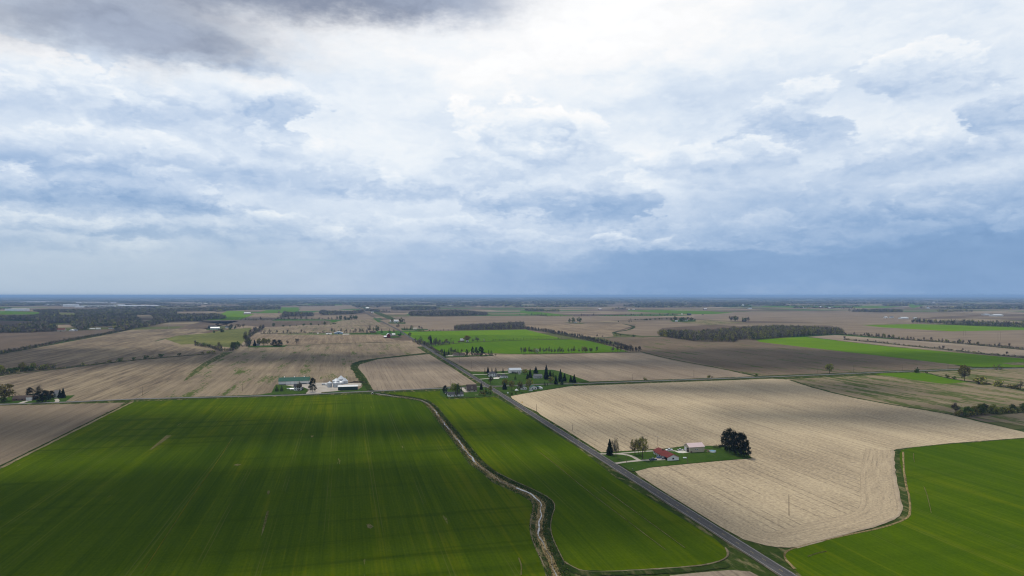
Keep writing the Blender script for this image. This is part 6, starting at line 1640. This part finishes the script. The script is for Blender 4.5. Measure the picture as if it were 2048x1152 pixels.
utility_pole(c6(1362, 792), c6(0, 694)[1], "utility pole at the bright field's edge near the yellow sign", False)
utility_pole(c6(265, 456), c6(0, 372)[1], "utility pole on the stubble north-west of the crossroads", False)
utility_pole(c6(530, 246), c6(0, 148)[1], "utility pole in the stubble north-east of the main road, southern of two", False)
utility_pole(c6(380, 166), c6(0, 70)[1], "utility pole in the stubble north-east of the main road, northern of two", False)
utility_pole(c6(1020, 575), c6(0, 515)[1], "utility pole by the dark round bush at the lawn's corner", False)
utility_pole(c4(602, 866), c4(0, 810)[1], "utility pole north of the side road, next to a yellow-green bush", False)
utility_pole(c4(1190, 842), c4(0, 772)[1], "utility pole north of the side road near two shrubs", False)
utility_pole(c5(444, 634), c5(0, 588)[1], "utility pole west of the lone olive tree", False)
utility_pole(c5(720, 634), c5(0, 586)[1], "utility pole east of the lone olive tree", False)
utility_pole(c5(1092, 622), c5(0, 578)[1], "utility pole in the dark field above the green patch", False)
utility_pole(c5(1444, 606), c5(0, 566)[1], "utility pole where the bright green strip meets the side road", False)
utility_pole(c1(1370, 1012), c1(0, 938)[1], "utility pole in the stubble west of the grassy waterway", False)
utility_pole(c2(505, 970), c2(0, 900)[1], "utility pole in the stubble between waterway and spruce pair", False)
utility_pole(c2(1590, 520), c2(0, 488)[1], "utility pole on the far stubble's edge south-west of the red barn", False)
for i, (x, yb, yt) in enumerate(((1165, 595, 530), (1195, 592, 530), (1668, 662, 550), (1702, 662, 560))):
    utility_pole(cf6(x, yb), cf6(0, yt)[1], ["tall pylon pole on the eastern stubble, west one of the far pair", "tall pylon pole on the eastern stubble, east one of the far pair", "tall pylon pole on the eastern stubble, west one of the near pair", "tall pylon pole on the eastern stubble, east one of the near pair"][i], False)

# --- signs
def diamond(px, label):
    p = P(*px); o = empty('road_sign', (p.x, p.y, .02), label, 'road sign', None, ROTZ)
    g = Geo(); g.box(-.05, .05, -.03, .03, 0, 2.9); part(g, 'post', M['steel'], o)
    s = .85; g = Geo(); k = [(0, 1.25), (s, 1.25 + s), (0, 1.25 + 2 * s), (-s, 1.25 + s)]
    g.v += [(x, -.045, z) for x, z in k] + [(x, -.035, z) for x, z in k]; g.f += [(0, 1, 2, 3), (7, 6, 5, 4), (0, 4, 5, 1), (1, 5, 6, 2), (2, 6, 7, 3), (3, 7, 4, 0)]; g.m += [0] * 6
    pl = part(g, 'sign_panel', M['sign_yellow'], o)
    g = Geo(); g.box(-.06, .06, -.056, -.05, 1.7, 2.6); g.box(-.32, .32, -.056, -.05, 2.1, 2.22); part(g, 'symbol', M['black'], pl)
diamond(c6(1179, 692), "yellow diamond crossroads warning sign on the main road's east verge")

# --- buildings further off: (frame, scale, x west, x east, base y, wall px, roof px, wall, roof, ridge, name, category, label)
def far(cf, s, x0, x1, yb, wp, rp, wall, roof, name, cat, label, ridge='x', depth=None, gambrel=False, group=None):
    l, r = cf(x0, yb), cf(x1, yb); k = P(*l).length / F / s; L = (x1 - x0) * k
    dp = depth or min(max(L * .45, 7), 18)
    house(name, label, cat, l, r, dp, max(2.2, wp * k), max(1.0, rp * k), ridge, wall, roof, over=.4, detail=False, gambrel=gambrel, group=group,
          windows=[('f', .3, 1.0, L * .08, 1.0), ('f', .7, 1.0, L * .08, 1.0)] if cat == 'house' else (), doors=[('f', .5, .05, min(4, L * .25), 2.4, 'dark_door')] if cat in ('shed', 'barn') and L < 30 else ())
far(cl, 8.533, 218, 440, 955, 32, 34, 'brick', 'roof_brown', 'brick_house', 'house', "long low brown brick house with a dark brown roof at the west edge", depth=10)
far(cl, 8.533, 446, 538, 952, 50, 16, 'white', 'roof_brown', 'garage_wing', 'garage', "white-doored garage end of the brown brick house", depth=9)
far(cl, 8.533, 540, 605, 945, 50, 26, 'brick', 'roof_brown', 'gabled_wing', 'house', "brick gable east of the white garage door", ridge='y', depth=10)
far(cl, 8.533, 915, 1000, 900, 55, 40, 'white', 'roof_grey', 'white_house', 'house', "white house with a grey roof hidden behind black evergreens in the west", depth=9)
far(c9, 9.31, 1178, 1288, 1046, 34, 24, 'beige', 'roof_brown', 'farmhouse', 'house', "low tan farmhouse with brown roof, the half west of its blue door", depth=9)
far(c9, 9.31, 1302, 1396, 1046, 32, 24, 'beige', 'roof_brown', 'farmhouse_wing', 'house', "low east wing of the tan farmhouse in front of the pines", depth=8)
far(c9, 9.31, 1489, 1514, 995, 14, 10, 'sign_yellow', 'tan', 'playhouse', 'playhouse', "tiny pale yellow playhouse among the farmhouse pines", depth=2.5)
far(c9, 9.31, 1310, 1386, 778, 26, 34, 'brick', 'roof_white', 'white_roof_house', 'house', "brown house with a shining white roof beside the amber tree", depth=8)
far(c9, 9.31, 1424, 1462, 782, 34, 16, 'white', 'roof_red', 'small_outbuilding', 'shed', "small white outbuilding with a red roof next to the white-roofed house", depth=5)
far(c9, 9.31, 1268, 1305, 790, 16, 8, 'red_barn', 'roof_brown', 'low_red_shed', 'shed', "low red-brown shed west of the white-roofed house", depth=4)
far(c9, 9.31, 430, 505, 556, 22, 16, 'tan', 'tan', 'tan_bungalow', 'house', "tan bungalow behind four spruces east of the main road", depth=8)
far(c9, 9.31, 0, 22, 418, 28, 14, 'white', 'roof_white', 'farm_shed', 'shed', "small white shed at the west end of the long white farm", depth=8)
far(c9, 9.31, 70, 160, 420, 30, 20, 'white', 'roof_white', 'long_white_shed', 'shed', "long white shed with a shining roof beside the main road", depth=12)
far(c2, 4.8, 1890, 1925, 460, 24, 16, 'red_barn', 'roof_white', 'red_barn', 'barn', "red gambrel-roofed barn at the bend of the main road", ridge='y', depth=26, gambrel=True)
far(c2, 4.8, 1862, 1888, 460, 9, 10, 'red_barn', 'roof_white', 'barn_lean_to', 'barn', "low lean-to with white roof against the red barn's west side", depth=22)
far(c2, 4.8, 1940, 1970, 443, 16, 8, 'beige', 'roof_white', 'beige_house', 'house', "beige house just east of the red barn", depth=9)
far(c2, 4.8, 1925, 1942, 441, 14, 8, 'grey_wall', 'roof_grey', 'grey_garage', 'garage', "grey garage squeezed between the red barn and the beige house", depth=8)
far(cf3, 7.314, 1380, 1505, 572, 18, 16, 'blue_shed', 'roof_bluegrey', 'blue_grey_shed', 'shed', "wide pale blue shed with a dark door west of the red barn", ridge='y', depth=24)
far(cf3, 7.314, 1256, 1340, 576, 12, 5, 'white', 'roof_white', 'low_white_shed', 'shed', "low long white shed west of the pale blue one", depth=9)
far(cf3, 7.314, 1900, 1985, 552, 14, 12, 'brick', 'roof_brown', 'small_red_house', 'house', "small reddish house behind spruces west of the red barn", depth=8)
far(cf3, 7.314, 1130, 1146, 570, 10, 4, 'white', 'roof_white', 'tiny_white_shed', 'shed', "tiny white shed alone on the far stubble's north edge", depth=5)
far(cf3, 7.314, 205, 280, 744, 14, 16, 'grey_wall', 'roof_grey', 'grey_farmhouse', 'house', "grey farmhouse behind the pointed spruce at the field farmstead", depth=9)
far(c2, 4.8, 196, 280, 379, 14, 8, 'white', 'roof_white', 'poultry_barn', 'barn', "white poultry barn beside a dark shed in the western fields", depth=14)
far(c2, 4.8, 174, 238, 372, 18, 10, 'green_dark', 'roof_dark', 'dark_shed', 'shed', "dark green shed behind the white poultry barn", depth=12)
far(c2, 4.8, 336, 370, 362, 8, 6, 'white', 'roof_dark', 'farm_cottage', 'house', "white cottage with dark roof east of the white poultry barn", depth=8)
far(cf1, 8.533, 975, 1092, 622, 26, 16, 'tan', 'roof_red', 'barn', 'barn', "cream barn with a dull red roof at the forest edge in the west", depth=18)
far(cf1, 8.533, 1180, 1246, 618, 14, 14, 'white', 'roof_white', 'white_house', 'house', "white house at the forest edge, just east of the cream barn", ridge='y', depth=12)
far(cf1, 8.533, 1250, 1305, 614, 12, 14, 'grey_wall', 'roof_grey', 'grey_house', 'house', "grey gabled house at the forest edge, second east of the cream barn", depth=10)
far(cf1, 8.533, 1520, 1608, 586, 10, 5, 'white', 'roof_white', 'mobile_home', 'house', "long low white house at the forest edge, west of a pair", depth=7)
far(cf1, 8.533, 1635, 1706, 586, 13, 8, 'white', 'roof_white', 'mobile_home', 'house', "white house with a bright gable at the forest edge, east of a pair", depth=7)
far(cf1, 8.533, 1855, 1942, 580, 14, 10, 'white', 'roof_dark', 'white_house', 'house', "white house furthest east along the western forest edge", depth=9)
far(cf4, 7.314, 795, 836, 410, 10, 8, 'white', 'roof_grey', 'white_house', 'house', "lone small white house between three trees in open fields", depth=8)
far(cf5, 7.314, 228, 262, 392, 10, 10, 'white', 'roof_bluegrey', 'white_house', 'house', "small white house at the far green farmstead's west side", depth=9)
far(cf5, 7.314, 320, 415, 375, 10, 6, 'white', 'roof_white', 'long_white_shed', 'shed', "long white shed inside the far green farmstead", depth=12)
far(cf5, 7.314, 1218, 1262, 390, 12, 8, 'dark_door', 'roof_dark', 'dark_barn', 'barn', "small black barn in the clump north of the big wood", depth=12)
far(cf5, 7.314, 410, 460, 296, 14, 12, 'green_dark', 'roof_dark', 'dark_barn', 'barn', "dark barn by the distant green strip", depth=18)
far(cf5, 7.314, 316, 332, 290, 14, 5, 'white', 'roof_white', 'silo_shed', 'shed', "tiny white shed west of the distant dark barn", depth=8)
far(cf5, 7.314, 646, 696, 218, 10, 12, 'brick', 'roof_white', 'barn', 'barn', "red-walled barn with a shining white roof on the far plain", depth=24)
far(cf5, 7.314, 615, 640, 290, 6, 6, 'tan', 'roof_dark', 'small_house', 'house', "small tan house east of the distant dark barn", depth=9)
far(cf6, 7.314, 20, 60, 340, 12, 10, 'white', 'roof_white', 'white_shed', 'shed', "white shed at the west end of the eastern farm row", depth=14)
far(cf6, 7.314, 92, 150, 336, 12, 8, 'white', 'roof_grey', 'white_house', 'house', "white house with dark windows in the eastern farm row", depth=12)
far(cf6, 7.314, 245, 372, 352, 16, 10, 'white', 'roof_white', 'long_white_shed', 'shed', "longest white shed of the eastern farm row", depth=22)
far(cf6, 7.314, 445, 488, 350, 12, 6, 'white', 'roof_white', 'white_garage', 'garage', "small white garage at the east end of the eastern farm row", depth=12)
far(cf6, 7.314, 1470, 1560, 298, 12, 6, 'white', 'roof_bluegrey', 'long_white_shed', 'shed', "bluish white shed behind the eastern wood, western of two", depth=24)
far(cf6, 7.314, 1600, 1765, 312, 16, 8, 'white', 'roof_white', 'large_white_shed', 'shed', "large white shed behind the eastern wood, eastern of two", depth=36)
far(cf6, 7.314, 632, 672, 198, 6, 10, 'white', 'roof_bluegrey', 'white_house', 'house', "far white house with bluish roof near the eastern horizon", depth=16)
far(cf6, 7.314, 915, 950, 198, 6, 6, 'tan', 'tan', 'tan_shed', 'shed', "far tan shed near the eastern horizon", depth=16)
far(cf6, 7.314, 1575, 1612, 188, 8, 8, 'white', 'roof_white', 'white_barn', 'barn', "far white barn above the two large eastern sheds", depth=24)
far(cf6, 7.314, 730, 756, 132, 10, 8, 'white', 'roof_white', 'white_barn', 'barn', "tiny white barn on the eastern horizon, eastern of a pair", depth=40)
far(cf6, 7.314, 650, 676, 134, 6, 6, 'white', 'roof_white', 'white_barn', 'barn', "tiny white barn on the eastern horizon, western of a pair", depth=40)
far(cf4, 7.314, 228, 272, 228, 14, 12, 'dark_door', 'roof_white', 'barn', 'barn', "dark barn with a white roof inside the small far grove", depth=26)
far(cf4, 7.314, 1148, 1198, 216, 8, 10, 'red_barn', 'roof_white', 'barn', 'barn', "distant red barn with white roof on the central plain", depth=20)
far(cf4, 7.314, 1010, 1060, 130, 10, 6, 'white', 'roof_white', 'white_sheds', 'shed', "white shed before the central horizon wood", depth=40)
far(cf4, 7.314, 1590, 1608, 218, 6, 8, 'white', 'roof_white', 'white_shed', 'shed', "small white shed by the distant green strip, western of two", depth=14)
far(cf4, 7.314, 1652, 1682, 218, 10, 4, 'white', 'roof_white', 'white_shed', 'shed', "small white shed by the distant green strip, eastern of two", depth=14)
far(cf4, 7.314, 860, 920, 150, 6, 6, 'grey_wall', 'roof_grey', 'grey_shed', 'shed', "faint grey shed west of the white central horizon shed", depth=30)
far(cf5, 7.314, 372, 400, 134, 12, 8, 'white', 'roof_white', 'white_house', 'house', "far white house in a clearing of the central horizon wood", depth=30)
far(cf5, 7.314, 1295, 1350, 204, 6, 8, 'grey_wall', 'roof_bluegrey', 'grey_shed', 'shed', "far blue-grey shed beside a small dark spruce", depth=24)
far(cf5, 7.314, 1205, 1232, 156, 8, 8, 'white', 'roof_white', 'white_house', 'house', "far white house on the distant eastern green field", depth=24)
far(cf5, 7.314, 1470, 1540, 100, 6, 4, 'white', 'roof_white', 'white_warehouse', 'warehouse', "pale warehouse on the horizon east of centre", depth=60)
far(cf5, 7.314, 1330, 1362, 86, 6, 4, 'white', 'roof_white', 'white_warehouse', 'warehouse', "small pale warehouse on the horizon near the middle", depth=60)
far(c5, 3.84, 330, 364, 141, 6, 4, 'white', 'roof_white', 'white_shed', 'shed', "white shed on the far eastern plain beside a small tree", depth=24)
far(c5, 3.84, 460, 482, 138, 5, 7, 'red_barn', 'roof_white', 'barn', 'barn', "red barn with a white roof on the far eastern plain", depth=24)
far(c5, 3.84, 526, 568, 143, 4, 4, 'brick', 'roof_white', 'low_barn', 'barn', "low brown barn with pale roof east of the far red one", depth=24)
far(c3, 4.8, 640, 715, 157, 6, 6, 'red_barn', 'roof_white', 'white_sheds', 'shed', "cluster-like long white-roofed barn by the small square wood", depth=30)
far(cf3, 7.314, 58, 152, 274, 14, 6, 'white', 'roof_white', 'poultry_barn', 'barn', "long white barn on the small green field in the west", depth=18)
far(cf3, 7.314, 1308, 1360, 258, 10, 6, 'grey_wall', 'roof_grey', 'grey_house', 'house', "pale grey house in the trees west of the far main road", depth=12)
far(cf3, 7.314, 1490, 1550, 254, 8, 6, 'blue_shed', 'roof_bluegrey', 'blue_shed', 'shed', "pale blue shed in the trees west of the far main road", depth=12)
far(cf3, 7.314, 1840, 1888, 198, 8, 8, 'white', 'roof_white', 'white_shed', 'shed', "white shed east of the far main road, northern one", depth=20)
far(cf3, 7.314, 1920, 1955, 258, 6, 5, 'white', 'roof_white', 'white_shed', 'shed', "white shed east of the far main road, southern one", depth=16)
far(cf3, 7.314, 555, 580, 262, 8, 10, 'blue_shed', 'roof_red', 'small_barn', 'barn', "small barn with a red patch of roof beside the square dark wood", depth=12)
far(cf2, 8.533, 1322, 1390, 146, 6, 6, 'white', 'tan', 'white_shed', 'shed', "far cream-roofed shed on the western plain, western of two", depth=30)
far(cf2, 8.533, 1432, 1486, 156, 6, 6, 'white', 'roof_white', 'white_shed', 'shed', "far white shed on the western plain, eastern of two", depth=30)
far(cf2, 8.533, 1836, 1886, 103, 6, 5, 'white', 'tan', 'far_barn', 'barn', "far cream barn near the horizon west of the main road", depth=40)
# greenhouses: very long low white roofs
def greenhouse(cf, s, x0, x1, yb, ht, label, depth):
    l, r = cf(x0, yb), cf(x1, yb); k = P(*l).length / F / s
    a, b = P(*l), P(*r); m_ = (a + b) / 2; L = (b - a).length
    o = empty('greenhouse', (m_.x, m_.y, .02), label, 'greenhouse', "long white greenhouses near the horizon", math.atan2((b - a).y, (b - a).x))
    g = Geo(); h = max(5.0, ht * k); g.box(-L / 2, L / 2, 0, depth, 0, h * .75); part(g, 'wall', M['white_film'], o)
    g = Geo(); n = 10
    for i in range(n):
        y0, y1 = depth * i / n, depth * (i + 1) / n; q = len(g.v)
        for x in (-L / 2 - .5, L / 2 + .5): g.v += [(x, y0, h * .76), (x, (y0 + y1) / 2, h), (x, y1, h * .76)]
        g.f += [(q, q + 3, q + 4, q + 1), (q + 1, q + 4, q + 5, q + 2), (q, q + 1, q + 2), (q + 5, q + 4, q + 3)]; g.m += [0] * 4
    part(g, 'roof', M['white_film'], o)
greenhouse(cf1, 8.533, 1275, 2040, 214, 24, "longest front greenhouse, its western half", 120)
greenhouse(cf2, 8.533, 0, 660, 196, 18, "longest front greenhouse, its thin eastern half", 110)
greenhouse(cf1, 8.533, 1290, 1880, 140, 14, "white greenhouse behind the dark tree belt", 160)
greenhouse(cf1, 8.533, 760, 1030, 180, 16, "greenhouse west of the tree gap, lower one", 120)
greenhouse(cf1, 8.533, 1070, 1230, 200, 34, "tall bright greenhouse block just west of the tree gap", 120)
greenhouse(cf1, 8.533, 1860, 2045, 182, 18, "short greenhouse east of the dark tree belt", 110)
greenhouse(cf1, 8.533, 80, 395, 272, 30, "grey-white greenhouse above the western green field", 70)
greenhouse(cf1, 8.533, 335, 750, 136, 16, "faint far greenhouse near the western horizon", 200)
p = P(*cf1(800, 52)); o = empty('water_tower', (p.x, p.y, 0), "tiny pale water tower on the western horizon", 'water tower'); g = Geo(); g.lathe([(4, 0), (3, 40), (14, 52), (16, 62), (10, 72), (1, 75)], 14); part(g, 'tower', M['white_paint'], o)
p = P(*cf2(835, 577)); o = empty('radio_mast', (p.x, p.y, 0), "thin tall radio mast in the western stubble", 'mast'); g = Geo(); g.cone((0, 0, 0), (0, 0, 24), .5, .25, 5); part(g, 'mast', M['steel'], o)

# ------------------------------------------------------------------ unseen clouds added overhead so that their shade dapples the land
def cloud(x, y, z, sx, sy, seed, label):
    r = random.Random(seed); g = Geo(); n, mm = 40, 16
    for j in range(mm + 1):
        ph = math.pi * j / mm
        for i in range(n):
            a = 2 * math.pi * i / n
            k = 1 + .22 * math.sin(3 * a + seed) + .14 * math.sin(7 * a + 2 * seed + ph * 3) + r.uniform(-.05, .05)
            zz = math.cos(ph); zz = zz * (1.0 if zz > 0 else .35)
            g.v.append((x + math.sin(ph) * math.cos(a) * sx * k, y + math.sin(ph) * math.sin(a) * sy * k, z + zz * 90 * (1 + .3 * math.sin(5 * a + seed))))
    for j in range(mm):
        for i in range(n): q = (i + 1) % n; g.f.append((j * n + i, (j + 1) * n + i, (j + 1) * n + q, j * n + q)); g.m.append(0)
    o = g.obj('cloud', M['cloud']); o['kind'] = 'stuff'; o['label'] = label; o['category'] = 'cloud'
    for p in o.data.polygons: p.use_smooth = True
    o.data.update()
M['cloud'], cnt, cb_ = new_mat("shade_cloud"); cb_.inputs['Base Color'].default_value = (.8, .8, .82, 1)
ctr = cnt.nodes.new('ShaderNodeBsdfTransparent'); cmx = cnt.nodes.new('ShaderNodeMixShader'); cmx.inputs[0].default_value = .62  # partly transparent, so the added clouds block only some of the sun
cnt.links.new(ctr.outputs[0], cmx.inputs[1]); cnt.links.new(cb_.outputs[0], cmx.inputs[2])
cnt.links.new(cmx.outputs[0], [n for n in cnt.nodes if n.type == 'OUTPUT_MATERIAL'][0].inputs['Surface'])
def shade(px, py, z, sx, sy, seed, label):
    """an added, unseen cloud whose shadow falls on the land at a photo pixel"""
    p = P(px, py); k = z / SUN_DIR.z
    cloud(p.x + SUN_DIR.x * k, p.y + SUN_DIR.y * k, z, sx, sy, seed, label)

shade(180, 715, 1500, 420, 210, 1, "added unseen cloud shading the western stubble")
shade(1640, 715, 1500, 430, 190, 2, "added unseen cloud shading the dark eastern field")
shade(620, 960, 800, 190, 45, 3, "added unseen cloud shading the big wheat field")
shade(820, 1000, 800, 200, 70, 4, "added unseen cloud shading the ditch")
shade(480, 855, 1100, 330, 60, 8, "added unseen cloud shading the far side of the big wheat field")
shade(40, 1060, 700, 150, 70, 9, "added unseen cloud shading the near corner of the big wheat field")
shade(1000, 725, 1600, 300, 60, 10, "added unseen cloud shading the central stubble")
shade(1800, 830, 1000, 170, 50, 11, "added unseen cloud shading the eastern weedy field")
shade(1500, 775, 1200, 230, 60, 5, "cloud over the bright stubble's far side")
shade(620, 715, 1500, 200, 90, 6, "added unseen cloud shading the weedy stubble")
shade(120, 640, 2600, 900, 700, 7, "added unseen cloud shading the western forest")

# ------------------------------------------------------------------ air
g = Geo(); hw = 118000.0; g.box(-hw, hw, -hw, hw, -1.0, 135.0)
hz, hn, hb = new_mat("haze_air")
hn.nodes.remove(hb)
pv = hn.nodes.new('ShaderNodeVolumePrincipled'); pv.inputs['Color'].default_value = (.38, .61, .97, 1); pv.inputs['Density'].default_value = 5.2e-5; pv.inputs['Anisotropy'].default_value = 0.0
hn.links.new(pv.outputs[0], [n for n in hn.nodes if n.type == 'OUTPUT_MATERIAL'][0].inputs['Volume'])
o = g.obj('haze', hz); o['kind'] = 'stuff'; o['label'] = "blue haze lying over the whole plain"; o['category'] = 'haze'
